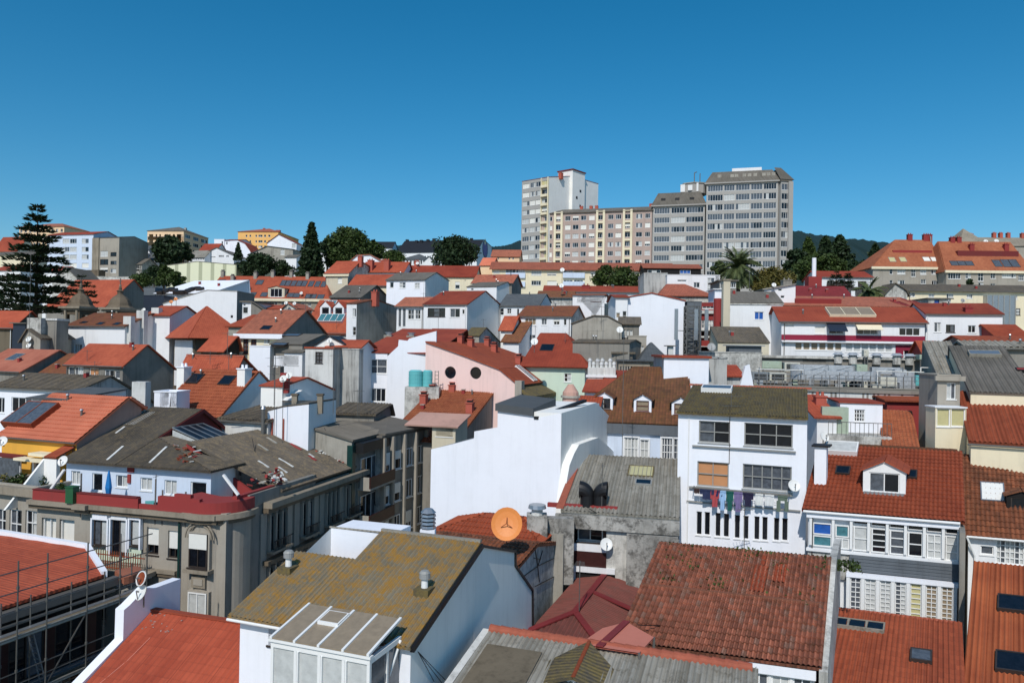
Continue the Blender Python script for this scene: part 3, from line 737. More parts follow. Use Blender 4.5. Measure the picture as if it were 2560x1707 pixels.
# water tank tower on it
q=pt(S('c',(1530,285)),244); r=empty('rooftop_plant_room',(q.x,q.y,q.z-2),-R(16),'octagonal white and grey plant room with two pipes atop the mid-height grey block','plant room')
m=MB(); m.cyl((0,0),4.3,4.3,1.6,4.7,'tgrey',8); m.build('wall',r); m=MB(); m.cyl((0,0),4.6,4.6,4.7,5.0,'conc',8); m.cyl((0,0),2.4,2.4,-1,1.6,'conc',8); m.build('roof',r)
m=MB(); m.box((-4.2,-3.8,2),(-2.8,-2.6,4.4),'fw'); m.box((-1.8,-4.4,2.3),(-.4,-3.9,4.0),'fw'); m.box((.9,-4.4,1.9),(1.5,-3.9,4.6),'fw'); m.build('panel',r)
for x,zt in ((0,8.9),(1.8,8.3)):
    m=MB(); m.bar((x,0,4.8),(x,0,zt),.3,'pole',sides=8); m.bar((x,0,zt),(x+(.8 if x==0 else .1),0,zt+.3),.3,'pole',sides=8); m.build('flue',r)
h=H('c','apartment_tower','tallest grey apartment tower with ten rows of ribbon windows, behind the big palm',(1634,197),(2238,178),229,th=16,base=38,wall='tgrey',roof='grey',flat=('x',-.3),dep=15,cat='apartment block',noroof=True,
  lw=grid([(.02,.235,('g61','g61','d61')),(.25,.4,('g41','g41','c41')),(.415,.61,('g51','c51','g51')),(.625,.785,('g41','d41','g41')),(.8,.975,('d51','g51'))],.75,2.95,11,1.85,'d51'))
mansard(h,3.7,1.7,'grey')
for u in (.18,.36,.42,.53,.6,.68,.8,.86,.93):
    m=MB(); x=h.w*u; m.box((x-.5,.5,h.ze+1.6),(x+.6,2.4,h.ze+2.6),'conc'); m.build('roof_window',h.root)
m=MB(); m.box((h.w*.36,5,h.ze+4),(h.w*.78,9,h.ze+5.4),'white'); m.build('parapet',h.root)
T4=h
# angled end bay of the tower
h=H('c','apartment_tower','narrow angled end bay of the tallest grey tower with white corner column',(2262,178),(2342,181),222.5,th=-12,base=38,wall='tgrey',roof='grey',flat=('x',.5),dep=12,cat='apartment block',
  lw=grid([(.06,.94,('d31','d41'))],.75,2.87,11,1.85,'d31'))
m=MB(); m.box((h.w-.9,-.6,2),(h.w+.5,-.005,h.ze),'tgrey')
m.build('corner_column',h.root)
for r_ in range(11):
    m=MB(); z=h.ze-.75-2.87*r_; m.box((h.w+.01,.3,z-2),(h.w+1.0,2.5,z),'fw'); m.build('bay_window',h.root)
m=MB(); w,d,z=h.w,h.dep,h.ze
m.face([(-.6,-.5,z+.52),(w+.9,-.5,z+.52),(w-1.5,3,z+4.8),(-.6,3,z+4.8)],'grey',[(0,0),(9,0),(9,4),(0,4)]); m.face([(w+.9,-.5,z+.52),(w+.9,d,z+.52),(w-1.5,d,z+4.8),(w-1.5,3,z+4.8)],'grey',[(0,0),(9,0),(9,4),(0,4)]); m.build('mansard',h.root)
# white tower, far left of the group
h=H('c','apartment_tower','tall apartment tower with blank white gable wall and white lift shaft above the pinkish block',(85,182),(312,160),252,th=40,base=38,wall='tgrey',roof='redf',side='whiteb',
  Sd=[(500,138),(725,202)],cat='apartment block',o=.1,lw=grid([(.03,.28,('c31','b31','g31')),(.31,.5,('c31','d31','b31')),(.52,.7,('c31','d21','b21')),(.74,.97,('h21','d21','y21'))],1,3.0,12,1.6,'d31'))
m=MB(); m.box((h.w*.73,-.5,2),(h.w*.75,-.003,h.ze),'cream'); m.box((h.w*.97,-.5,2),(h.w*1.0,-.003,h.ze),'cream')
for r_ in range(12): m.box((h.w*.75,-.9,h.ze-3*r_-3.4),(h.w*.97,-.004,h.ze-3*r_-2.6),'cream')
m.build('balcony_column',h.root)
q0=h.px(S('c',(500,140)),h.w); q1=h.px(S('c',(575,165)),h.w); zt=h.px(S('c',(490,88)),h.w)[1]
ya,yb=q0[0],q1[0]; m=MB(); m.box((h.w-5,ya-1,2),(h.w+1.2,yb+1,zt),'whiteb'); m.box((h.w-5.3,ya-1.3,zt),(h.w+1.5,yb+1.3,zt+.35),'wine'); m.build('lift_shaft',h.root)
for i in range(7):
    m=MB(); y=ya+(yb-ya)*(.3 if i%2 else .7); z=zt-7-2.6*i; m.box((h.w+1.19,y-.5,z),(h.w+1.23,y+.5,z+.9),'blk'); m.build('slot_window',h.root)
for p in ((250,150),(410,140)): h.chim(p,1.4,1.2,1.6)
h.chim((628,165),1.2,1.2,2.2)
# ================================================================ far left hill
h=H('a','apartment_block','peach apartment block with pink roof behind the tall araucaria',(178,250),(590,240),330,th=10,wall='peach',roof='salmon',dep=16,hip=2.6,cat='apartment block',lw=grid([(i/10+.02,i/10+.07) for i in range(10)],1,3,4,1.4,'d21'))
h=H('a','apartment_house','pale blue apartment house of four floors with red roof, right of the araucaria',(440,325),(858,342),226,th=14,wall='bluew',roof='redf',dep=11,rz=(700,300),cat='apartment block',
 win=','.join(f'{x} {y} {x+62} {y+42} {s}' for y,sx in ((357,('d31','c21')),(433,('c31','d21')),(503,('c31','c31')),(580,('b21','b11'))) for x,s in ((575,'c31'),(642,sx[0]),(752,sx[1]))))
h=H('a','apartment_house','grey apartment house of four floors between the pale blue house and the small slate roofs',(858,352),(1095,402),222,th=14,wall='tan',roof='slate',dep=12,rz=(940,345),cat='apartment block',o=.1,
 win='922 468 990 520 c41,1016 480 1070 517 d31k,920 545 994 594 d21k,1016 560 1070 592 d21k,920 622 990 664 h21,1016 632 1066 668 c31')
m=MB(); m.box((-.05,-.35,2),(h.w*.25,-.004,h.ze),'stone'); m.build('bay',h.root)
h=H('a','gabled_house','small white red-roofed house on the far left skyline beside the grey apartment house',(1095,398),(1188,408),275,Sd=[(1245,370),(1300,415)],roof='redf',win='1150 415 1160 428 d11',swin='1225 405 1240 422 d11'); 
h=H('a','old_house','old house with brown slate roof and white wall on the far left slope',(1175,462),(1360,472),262,roof='slate',wall='whited',dep=7,rz=(1250,424),win='1230 475 1245 488 d11,1290 475 1300 488 d11'); h.chim((1250,425)); h.chim((1330,428))
h=H('a','old_house','narrow old house with grey roof and white balcony band beside the grey apartment house',(1098,480),(1165,486),240,roof='grey',wall='white',dep=6,rz=(1130,436),win='1105 495 1160 506 d31,1105 520 1155 530 d31')
h=H('a','old_house','old house with slate mansard and one white dormer on the far left slope',(1262,560),(1408,568),236,roof='slate',wall='redw',side='white',dep=7,rz=(1330,494),Sd=None,win='1310 580 1345 620 c21,1365 578 1395 620 d21'); h.dormer((1330,540),1.6,1.4,st='d11')
h=H('a','old_house','long old grey-roofed house with many small dark windows, lowest of the far left row',(1098,592),(1302,604),228,roof='grey',wall='concl',dep=7,rz=(1190,545),
 win=','.join(f'{x} {y} {x+24} {y+34} d21' for x in (1104,1140,1180,1216,1252,1280) for y in (600,652)))
h=H('a','white_gabled_house','white gable sliver of a house behind the slate mansard on the far left slope',(1352,480),(1440,600),244,th=8,F=[(1352,478),(1365,458),(1440,600)],dep=8,wall='white',roof='slate')
h=H('a','apartment_block','cream apartment block with grey hipped roof and dark loggias, behind the round skyline tree',(1355,284),(1688,282),330,th=5,wall='peach',roof='grey',dep=22,hip=3.4,cat='apartment block',
 win=','.join(f'{x} {y} {x+w} {y+20} {s}' for y in (315,368,420) for x,w,s in ((1358,12,'d11'),(1408,22,'d11'),(1444,20,'d11'),(1478,34,'d21'),(1532,26,'c21'),(1568,20,'c21'),(1606,18,'c21'),(1664,24,'d11'))),
 slw=grid([(.06,.26,'d31'),(.38,.6,'d31'),(.7,.96,'d41')],1.2,3,5,1.6,'d21'))
for p in ((1490,250),(1575,245),(1705,240)): h.chim(p,1,1,1.2,'tgrey')
h=H('b','apartment_block','orange apartment block with salmon roof on the skyline, left of the dark conifer',(-165,292),(205,288),330,th=5,wall='orangew',roof='salmon',dep=24,hip=3.2,cat='apartment block',
 win=','.join(f'{x} {y} {x+w} {y+20} {s}' for y in (320,371,420) for x,w,s in ((-95,15,'d11'),(-60,15,'d11'),(-5,14,'d11'),(22,38,'d21'),(74,18,'d11'),(112,20,'d11'))),slw=grid([(.1,.4,'d31'),(.5,.9,'d31')],1.2,3,4,1.6,'d21'))
h.chim((75,250),1,1,1.4); h.chim((205,245),2.4,1.2,1)
h=H('a','flat_roofed_house','white flat-roofed house with small dark windows, left of the orange block',(1968,362),(2062,356),282,th=3,wall='whitec',flat=('x',-.3),dep=9,roof='grey',win='1984 400 1996 425 d11,2036 380 2048 405 d11')
h=H('a','flat_roofed_house','white stepped house with small red roof piece, left of the orange block',(2066,372),(2200,382),280,th=8,wall='whitec',roof='redf',dep=9,rz=(2100,366),win='2078 385 2090 408 d11,2150 392 2162 412 d11')
h=H('a','white_house','white raked-roof house just under the orange block on the skyline',(2115,372),(2280,440),276,th=6,F=[(2115,370),(2180,368),(2250,400),(2300,470)],dep=9,wall='whitec',roof='redf')
h=H('a','red_roofed_house','red-roofed house between the round tree and the white flat-roofed house',(1822,478),(1972,482),268,dep=8,rz=(1880,406),wall='whited',roof='redf')
h=H('a','gabled_hall','white hall with a broad low gable facing the viewer, under the orange block',(1862,498),(2150,512),250,th=4,F=[(1862,498),(1992,440),(2150,512)],dep=12,wall='white',roof='grey',win=','.join(f'{x} {y} {x+9} {y+15} d11' for y in (508,) for x in (2010,2022,2034,2046,2080,2092))+',1890 520 1980 526 d11')
h=H('a','grey_roofed_house','grey-roofed white house right of the round tree',(1735,528),(1880,532),248,dep=7,rz=(1800,468),wall='white',roof='greyl',win=','.join(f'{x} 538 {x+8} 550 d11' for x in range(1770,1870,16)))
h=H('b','white_villa','white villa with steep gable and glazed bay, between the orange block and the dark conifer',(105,392),(372,392),262,th=5,F=[(105,395),(210,318),(372,398)],dep=8,wall='whitec',roof='redf',win='232 455 268 505 d22,330 400 365 440 c21')
h=H('b','grey_gabled_house','grey concrete gabled house under the white villa',(-60,500),(340,500),246,th=6,F=[(-60,500),(105,425),(340,455)],dep=9,wall='conc',roof='slate',win='225 455 262 505 c22')
h=H('b','white_house','small white house with grey roof peeping out between the dark trees',(265,528),(372,530),236,dep=6,rz=(300,508),wall='white',roof='grey')
h=H('a','striped_warehouse','big warehouse with cream and green vertical stripes and a low gable, behind the white halls',(1530,604),(2172,596),212,th=6,F=[(1530,604),(1812,566),(2172,596)],dep=26,wall='stripe',roof='greyl',cat='warehouse',o=.1)
m=MB(); m.box((h.w*.2,-.06,1),(h.w,-.004,h.ze-8.6),'concl'); m.build('plinth',h.root)
# far left behind the araucaria
for args in (('red-roofed house at the left edge behind the araucaria, on the skyline',(-60,470),(160,480),255,(20,345),'redf','cream'),
 ('long white house with red roof at the left edge behind the araucaria',(-60,648),(190,650),190,(40,605),'redf','white'),
 ('long cream row house with grey roof at the left edge behind the araucaria',(-60,508),(300,505),235,(100,480),'grey','cream'),
 ('red-roofed white house just right of the araucaria trunk',(395,660),(530,668),178,(480,618),'redf','white')):
    h=H('a','house_on_left_hill',args[0],args[1],args[2],args[3],rz=args[4],roof=args[5],wall=args[6],dep=8); h.root.name='red_roofed_house' if args[5]=='redf' else 'row_house'
h=H('a','grey_gabled_house','bare grey gable wall between the araucaria and the church towers',(480,745),(705,712),165,th=4,F=[(480,745),(608,618),(705,712)],dep=8,wall='concl',roof='grey')
h=H('a','stone_fronted_building','dark stone shopfront base under the pale blue and grey apartment houses',(640,648),(905,690),221,th=14,flat=('x',-.2),dep=4,wall='stoned',roof='grey',cat='building')
h=H('a','white_wall_house','low pale wall with parapet in front of the grey apartment house',(890,705),(1240,712),205,th=6,flat=('x',-.2),dep=3,wall='concl',roof='grey',cat='wall'); h.root.name='garden_wall'
# black roofed terrace with round mural
h=H('b','terrace_block','long white terrace with black slate roof and many chimneys on the skyline, centre',(1290,487),(2030,432),335,th=14,wall='white',roof='black',Sd=[(2090,366),(2165,432)],cat='apartment block',o=.2,
 lw=grid([(.24+i*.03,.255+i*.03) for i in range(24)],1.5,3,2,1.4,'d11'))
for p in ((1340,408),(1475,395),(1520,392),(1580,386),(1635,378),(1780,368),(1835,365),(1980,360)): h.chim(p,1.5,1.2,1.6,'black')
m=MB()
a,b=h.px(S('b',(2105,450)),h.w); 
for i,(rr,k) in enumerate(((4.6,'dblue'),(3.9,'muralp'),(1.5,'cream'))):
    cy,cz=(a,b) if i<2 else (a-.3,b+3.2)
    m.face([(h.w+.03+.03*i,cy+rr*math.cos(t*math.pi/9),cz+rr*.9*math.sin(t*math.pi/9)) for t in range(18)],k)
o=m.build('painted_mural',h.root); o['label']='round painted mural in blue and pink on the gable wall'
h=H('b','slate_roofed_villa','low white building with slate roof and row of windows under the black-roofed terrace',(1330,548),(1580,545),235,dep=9,hip=2.2,wall='white',roof='slate',win=','.join(f'{x} 556 {x+16} 590 d12' for x in range(1350,1560,32)))
h=H('b','white_villa','white gable end of a villa beside the dark tree, centre',(1545,560),(1622,560),228,th=4,F=[(1545,560),(1590,520),(1622,560)],dep=7,wall='white',roof='slate')
h=H('b','dark_roofed_block','low black-roofed block on the skyline between the deciduous tree and the terrace',(560,440),(1250,440),345,th=6,wall='white',roof='black',dep=10,rz=(800,385),cat='apartment block')
h=H('b','salmon_roofed_house','salmon-roofed house with cream wall between the mural gable and the white tower',(2165,520),(2420,520),205,th=5,dep=9,rz=(2290,462),wall='peach',roof='salmon',win='2220 528 2232 545 d11,2320 528 2335 545 d11,2355 528 2370 545 d11')
h=H('b','salmon_roofed_house','small orange-roofed lean-to below the mural gable',(2062,600),(2170,605),192,dep=7,rz=(2110,535),wall='peach',roof='orange')
# long cream block with red roof in front of towers
h=H('g','long_apartment_block','long low cream apartment block with one red roof, right under the tower blocks',(700,80),(2360,92),187,th=3.5,wall='cream',roof='salmon',dep=11,rz=(1500,28),cat='apartment block',o=.7,
 win='712 92 768 122 b21,825 86 915 130 d31,920 86 1000 140 c41,1060 95 1152 142 c41,1060 190 1148 232 d41,1205 118 1290 142 h21,1205 192 1292 238 b11,1355 88 1440 150 c41,1450 88 1535 150 c31,1355 185 1440 236 d31,1450 185 1535 232 d31,1605 95 1660 150 b21,1830 95 1880 150 c31,1935 92 1985 130 d31')
m=MB()
for a,b in ((825,1005),(1350,1550)):
    x0,x1=h.py(S('g',(a,120)),0)[0],h.py(S('g',(b,120)),0)[0]
    for y in (165,245): z=h.py(S('g',(a,y)),0)[1]; m=MB(); m.box((x0,-.5,z),(x1,-.004,z+1.3),'bluew'); m.build('balcony',h.root)
# right hand orange apartment houses
SPEC['ared']=lambda:roofm('orange_red_clay_tile',(172,84,60),(150,68,48),.3,.45,wave=.25,var=.4,groove=.12)
h=H('d','apartment_house','beige apartment house with big orange-red roof and five skylights at the right, left wing',(965,612),(1640,616),152,th=3,wall='tan',roof='ared',dep=13,hip=[(1265,375),(1990,372)],cat='apartment block',cor=('cream',.5,.4),
 win='1118 630 1146 682 d12,1188 632 1262 682 c31,1118 738 1146 780 d12,1192 738 1256 780 d31,1316 628 1355 705 d22,1400 628 1455 685 c22,1500 632 1608 684 c51,1404 730 1450 768 d22,1504 742 1608 778 d51')
for x in (1140,1238): h.sky((x,550),1.3,1.5,'py','fg')
for x in (1455,1528,1602): h.sky((x,547),1.4,1.4,'pb','fg')
m=MB()
for a,b in ((1303,1355),(1395,1455),(1495,1615)):
    x0,x1=h.py(S('d',(a,700)),0)[0],h.py(S('d',(b,700)),0)[0]; m.box((x0,-.05,h.ze-8),(x1,-.02,h.ze-3.8),'white')
m.build('white_panel',h.root)
for p in ((1300,365),(1443,360),(1550,355)): h.chim(p,1.1,.8,1.7,'redw')
m=MB(); q=h.hit((1318,470)); m.box((q.x-4,q.y-.5,q.z-.5),(q.x+4,q.y+5,h.rz(q.x,q.y+5)-.4),'redw'); m.build('roof_turret',h.root)
AP1=h
h=H('d','apartment_house','beige and white apartment house with big orange-red roof at the right edge, right wing',(1640,646),(2420,650),148,th=3,wall='tan',roof='ared',dep=13,hip=[(1560,392),(2390,385)],cat='apartment block',cor=('cream',.5,.4),
 win='1655 668 1770 725 d51,1815 668 1866 722 d22,1930 665 1980 745 d22,2045 668 2090 722 d22,2150 668 2280 715 c61,2300 690 2352 740 d32,1932 760 1980 790 d21,2045 768 2090 790 d21')
m=MB()
for a,b in ((1645,1775),(1928,1982),(2040,2105),(2145,2285)):
    x0,x1=h.py(S('d',(a,700)),0)[0],h.py(S('d',(b,700)),0)[0]; m.box((x0,-.05,h.ze-10),(x1,-.02,h.ze-6.2),'white')
m.build('white_panel',h.root)
for x,l in ((1710,1.5),(1778,1.5),(1848,1.5),(2105,2.2),(2185,2.4),(2262,2.4)): h.sky((x,585),1.6,l,'pg','fk')
for p in ((1868,460),(2185,460)): h.chim(p,1.0,.8,1.8,'redw')
for p in ((1750,365),(1690,360)): h.chim(p,1,.9,1.2,'redw')
m=MB(); q=h.hit((2015,510)); m.box((q.x-6,q.y-.3,q.z-.5),(q.x+6,q.y+5,h.rz(q.x,q.y+5)-.4),'wine'); m.build('roof_turret',h.root)
h=H('d','tan_roofed_block','tan hip-roofed block with tall chimneys behind the orange-red roofs at the right',(1760,420),(2050,420),200,th=3,wall='tan',roof='stone',dep=12,hip=5.5,cat='apartment block'); h.chim((1865,300),1,1,2); h.chim((1935,290),1.2,1,3)
h=H('d','tan_roofed_block','long tan-roofed block peeping over the right edge of the orange-red roofs',(2030,420),(2450,420),205,th=3,wall='tan',roof='stone',dep=12,rz=(2200,350),cat='apartment block')
for p in ((2075,340),(2135,340),(2205,340),(2335,350)): h.chim(p,1,1,2)
for x,y in ((2000,382),(2098,378)): q=pt(S('d',(x,y)),165); dish(f'{"left" if x<2050 else "right"} white dish of the pair above the orange-red roof at the right edge',q,1.1,mast=2.5)
# ================================================================ trees
def leafq(m,p,s,k,nrm=None):
    n=Vector((random.gauss(0,1),random.gauss(0,1),random.gauss(0,1)+.5)).normalized(); u=n.orthogonal().normalized(); a=random.random()*6.28; v=n.cross(u)
    u,v=u*math.cos(a)+v*math.sin(a),v*math.cos(a)-u*math.sin(a); w=s*random.uniform(.6,1.3)
    m.face([p-u*w*.5,p+v*w*.28,p+u*w*.5,p-v*w*.3],k)
def trunk(m,p,q,r0,r1,k='trunk',n=7):
    p,q=Vector(p),Vector(q); d=(q-p).normalized(); u=d.orthogonal().normalized(); v=d.cross(u); b=len(m.v)
    for c,r in ((p,r0),(q,r1)):
        for i in range(n): a=2*math.pi*i/n; m.v.append(tuple(c+u*r*math.cos(a)+v*r*math.sin(a)))
    for i in range(n): j=(i+1)%n; m.f.append((b+i,b+j,b+n+j,b+n+i)); m.m.append(m.mi(k)); m.uv.append(None)
def broad(fr,top,bot,wpx,d,label,k='leafm',n=3500,blobs=14,name='broadleaf_tree',leaf=.55,group=None,flat=1.0):
    a=pt(S(fr,top),d); b=pt(S(fr,bot),d); Wd=(pt(S(fr,(top[0]+wpx,top[1])),d)-a).length*1.22; n=int(n*1.5); blobs=int(blobs*1.3); Hh=a.z-b.z; gz=g(d)-1
    root=empty(name,(a.x,a.y,gz),0,label,'tree',group); base_=b.z-gz; m=MB(); t=MB()
    trunk(t,(0,0,-1),(0,0,base_+Hh*.35),.035*Hh+.15,.02*Hh+.1)
    cs=[]
    for i in range(blobs):
        f=random.random(); zz=base_+Hh*(.12+.78*f); rr=Wd*.5*math.sqrt(max(.05,1-((f-.4)/.62)**2)); a_=random.random()*6.28; q=random.random()**.5
        br=Wd*random.uniform(.13,.24); c=Vector((math.cos(a_)*(rr-br*.6)*q,math.sin(a_)*(rr-br*.6)*q,zz)); cs.append((c,br)); trunk(t,(0,0,base_+Hh*.2),c,.02*Hh,.03)
    cs.append((Vector((0,0,base_+Hh*.9)),Wd*.14))
    for i in range(n):
        c,br=random.choice(cs); v=Vector((random.gauss(0,1),random.gauss(0,1),random.gauss(0,1))).normalized()*br*random.uniform(.55,1.08); v.z*=.8
        leafq(m,c+v,leaf*random.uniform(.7,1.4),k)
    t.build('trunk',root); m.build('crown',root); return root
def conifer(fr,top,bot,wpx,d,label,k='leafd',n=26,name='conifer_tree',leaf=.7,group=None,droop=.12,araucaria=False,gap=1.0,bottom=.04):
    a=pt(S(fr,top),d); b=pt(S(fr,bot),d); Wd=(pt(S(fr,(top[0]+wpx,top[1])),d)-a).length; gz=g(d)-1; Hh=a.z-b.z
    root=empty(name,(a.x,a.y,gz),0,label,'tree',group); m=MB(); t=MB(); top_=a.z-gz; b0=b.z-gz
    trunk(t,(0,0,-1),(0,0,top_),.02*Hh+.15,.04)
    for i in range(n):
        f=(i+.5)/n; z=b0+Hh*f; r=Wd*.5*((min(1,(1-f)*1.55)**.9 if araucaria else (1-f)**.8)*.93+.07)*random.uniform(.82,1.08)
        if f<bottom: continue
        if araucaria and i%3==1 and f<.93: continue
        nb=random.randint(5,7) if araucaria else 9; a0=random.random()*6.28
        for j in range(nb):
            an=a0+6.283*j/nb+random.uniform(-.2,.2); rr=r*random.uniform(.7,1.1); e=Vector((math.cos(an),math.sin(an),0)); s=Vector((-e.y,e.x,0))
            seg=6 if araucaria else 5; p0=Vector((0,0,z))
            tip=p0+e*rr+Vector((0,0,(rr*.12 if araucaria else -rr*droop*2)))
            trunk(t,p0,tip,.05+.008*rr,.02,n=3)
            cnt=int(rr*(19 if araucaria else 9))+4
            for q in range(cnt):
                u=random.random()**.7; sp=rr*(.2 if araucaria else .26)*(1.15-u*.7)
                pp=p0.lerp(tip,u)+s*random.uniform(-1,1)*sp+Vector((0,0,(-u*u*.1*rr if araucaria else 0)+random.uniform(-.12,.2)))
                if araucaria:
                    w=leaf*random.uniform(.7,1.2); dr=(e*.6+s*random.uniform(-.8,.8)+Vector((0,0,random.uniform(.0,.5)))).normalized(); c_=dr.cross(Vector((0,0,1))).normalized(); 
                    m.face([pp,pp+dr*w*.5+c_*w*.13,pp+dr*w,pp+dr*w*.5-c_*w*.13],k)
                    if q%2==0: m.face([pp,pp+dr*w*.5+Vector((0,0,w*.14)),pp+dr*w,pp+dr*w*.5-Vector((0,0,w*.1))],k)
                else: leafq(m,pp,leaf,k)
    t.build('trunk',root); m.build('crown',root); return root
def palm(fr,top,bot,wpx,d,label,nf=110):
    a=pt(S(fr,top),d); b=pt(S(fr,bot),d); Wd=(pt(S(fr,(top[0]+wpx,top[1])),d)-a).length; gz=g(d)-1; ctr=(a.z+b.z)/2-gz
    root=empty('palm_tree',(a.x,a.y,gz),0,label,'palm tree'); t=MB(); trunk(t,(0,0,-1),(0,0,ctr),Wd*.055,Wd*.05,n=10); t.build('trunk',root); m=MB(); L=Wd*.68
    for i in range(nf):
        an=random.random()*6.28; el=random.uniform(-.75,1.35); e=Vector((math.cos(an),math.sin(an),0)); s=Vector((-e.y,e.x,0)); p=Vector((0,0,ctr)); dv=(e*math.cos(el)+Vector((0,0,math.sin(el)))); N=9; l=L*random.uniform(.85,1.08)
        pts=[]
        for q in range(N+1): pts.append(p.copy()); p=p+dv*(l/N); dv=(dv+Vector((0,0,-.17))).normalized()
        for q in range(N):
            A,B=pts[q],pts[q+1]; dd=(B-A).normalized(); m.bar(A,B,.09,'leafp')
            for sg in (-1,1):
                for z in range(2):
                    P=A.lerp(B,z/2); f=(q+z/2)/N; ll=L*.2*math.sin(math.pi*(.12+.85*f))*random.uniform(.8,1.1); tip=P+s*sg*ll+dd*ll*.55+Vector((0,0,-ll*.35)); m.face([P,P+dd*.26,tip],'leafp')
    m.build('crown',root); return root
conifer('a',(350,55),(330,1120),690,112,'tall dark araucaria tree with tiered branches at the left edge','leafd',34,'araucaria_tree',.85,araucaria=True)
conifer('a',(40,700),(60,1150),420,118,'lower dark araucaria crown at the left edge beneath the tall araucaria','leafd',14,'araucaria_tree',.8,araucaria=True)
conifer('a',(750,695),(770,960),300,128,'small araucaria with spreading branches behind the church towers','leafd',9,'araucaria_tree',.6,araucaria=True)
broad('a',(1565,350),(1560,600),270,232,'round dense dark tree in front of the cream block on the left skyline','leafd',4200,22,leaf=.9)
broad('a',(1690,388),(1690,580),140,236,'smaller dark tree right beside the round dense one on the left skyline','leafd',1800,12,leaf=.8)
broad('a',(1510,600),(1520,800),160,188,'green bushy tree at the left end of the striped warehouse','leafm',1800,12,leaf=.6)
broad('a',(1620,665),(1610,800),150,184,'low green tree in front of the striped warehouse','leafm',1500,10,leaf=.6)
broad('a',(1300,700),(1300,800),220,190,'scrubby bush below the old far-left houses','leafm',1300,10,'shrub',.6)
broad('a',(1420,610),(1430,720),150,200,'dark bush between the old houses and the striped warehouse','leafd',900,8,'shrub',.6)
conifer('a',(2190,392),(2190,560),120,235,'small pointed dark tree left of the orange block','leafd',14,leaf=.6)
broad('b',(30,500),(60,710),300,212,'wide dark tree in front of the concrete gabled house','leafd',3800,20,leaf=.8)
broad('a',(2240,570),(2240,690),160,214,'dark tree at the right end of the striped warehouse','leafd',1300,10,leaf=.7)
broad('b',(240,560),(240,710),190,214,'dark tree between the wide tree and the dark conifer','leafd',1800,12,leaf=.7)
conifer('b',(512,208),(500,720),330,205,'tall pointed dark conifer in the middle of the left half','leafd',30,leaf=1.1,droop=.1)
broad('b',(850,270),(870,620),370,215,'big dark broadleaf tree on the skyline right of the tall conifer','leafm',6500,34,leaf=.85)
broad('b',(660,360),(660,640),220,216,'dark tree between the tall conifer and the big broadleaf tree','leafd',2600,14,leaf=.9)
broad('b',(1080,380),(1080,560),200,218,'dark shoulder tree right of the big broadleaf tree','leafm',2000,12,leaf=.8)
broad('b',(1250,480),(1260,605),220,200,'low green tree in front of the white terrace, centre','leafm',1800,12,leaf=.6)
broad('b',(1830,375),(1830,605),400,200,'wide dark tree in front of the mural gable','leafd',5600,28,leaf=.8)
broad('g',(1760,60),(1740,245),250,160,'dark green tree left of the pair in front of the long cream block','leafm',2600,16,leaf=.5)
broad('g',(1920,85),(1950,250),260,158,'light green tree right of the pair in front of the long cream block','leafm',2600,16,leaf=.5)
palm('c',(1905,760),(1900,1060),330,150,'big palm tree in front of the tallest apartment tower')
broad('c',(1730,860),(1740,1000),140,156,'dark bush left of the big palm','leafm',1000,8,'shrub',.5)
broad('c',(2190,935),(2180,1060),330,152,'wide olive-coloured bush right of the big palm','leafy',3200,18,'shrub',.45)
broad('c',(2080,990),(2060,1100),240,149,'low olive bush under the big palm','leafy',1600,10,'shrub',.45)
for i,(t,b,w,d,l) in enumerate((((370,350),(350,700),280,172,'tall green conifer nearest the tower block at the right'),((530,335),(540,640),290,182,'dark conifer in the middle of the right tree group'),((660,330),(660,620),330,184,'broad dark conifer in front of the hill'),((985,410),(990,620),190,180,'dark tree alone above the orange-roofed apartment house'))):
    conifer('d',t,b,w,d,l,'leafm' if i==0 else 'leafd',22,leaf=1.1,droop=.02)
broad('d',(250,470),(250,720),240,170,'dark green tree beside the tower block at the right','leafd',2600,14,leaf=.8)
broad('d',(380,540),(380,730),320,163,'light green cedar at the right, layered crown','leafm',3400,18,leaf=.6)
broad('d',(545,510),(540,700),260,160,'light green cedar with rounded top, right of the layered one','leafm',3400,18,leaf=.6)
broad('d',(780,590),(760,690),300,172,'low dark tree behind the small red roof at the right','leafd',2000,12,leaf=.7)
conifer('d',(630,660),(630,810),150,130,'small dark araucaria in front of the white house at the right, left one','leafd',9,'araucaria_tree',.5,araucaria=True)
conifer('d',(735,680),(735,810),120,128,'small dark araucaria in front of the white house at the right, right one','leafd',8,'araucaria_tree',.5,araucaria=True)
palm('d',(925,775),(935,915),260,118,'small palm tree in front of the beige apartment house at the right',46)
broad('d',(1860,735),(1860,790),80,140,'small round dark tree in front of the right wing of the apartment house','leafd',500,6,leaf=.4)
# ================================================================ middle distance, from the back to the front
def H2(fr,name,label,A,B,d,**k): return H(fr,name,label,A,B,d,**k)
# --- row under the long cream block and the right-hand slope
h=H('d','red_roofed_house','white house with low red roof behind the two small araucarias at the right',(470,708),(958,714),146,th=3,dep=9,rz=(720,660),wall='white',roof='redf',win='775 745 825 795 c31,905 745 960 770 b11,540 730 600 760 h21')
h=H('d','grey_roofed_block','long cream building with long grey roof running off the right edge',(1275,832),(2480,856),122,th=3.5,dep=10,rz=(1700,784),wall='cream',roof='greyd',cat='apartment block',o=.5,
 win='1300 848 1352 890 c22,1475 860 1530 900 c21,1640 860 1705 905 c31,1825 865 1880 905 c31,2240 875 2292 915 c31,2245 995 2318 1058 c22k')
m=MB(); x0,x1=h.py(S('d',(1975,860)),0)[0],h.py(S('d',(2232,860)),0)[0]; m.box((x0,-1.2,h.ze-14),(x1,-.004,h.ze-.7),'metal'); 
for i in range(6): x=x0+(x1-x0)*i/5; m.box((x-.06,-1.26,h.ze-14),(x+.06,-1.2,h.ze-.7),'fg')
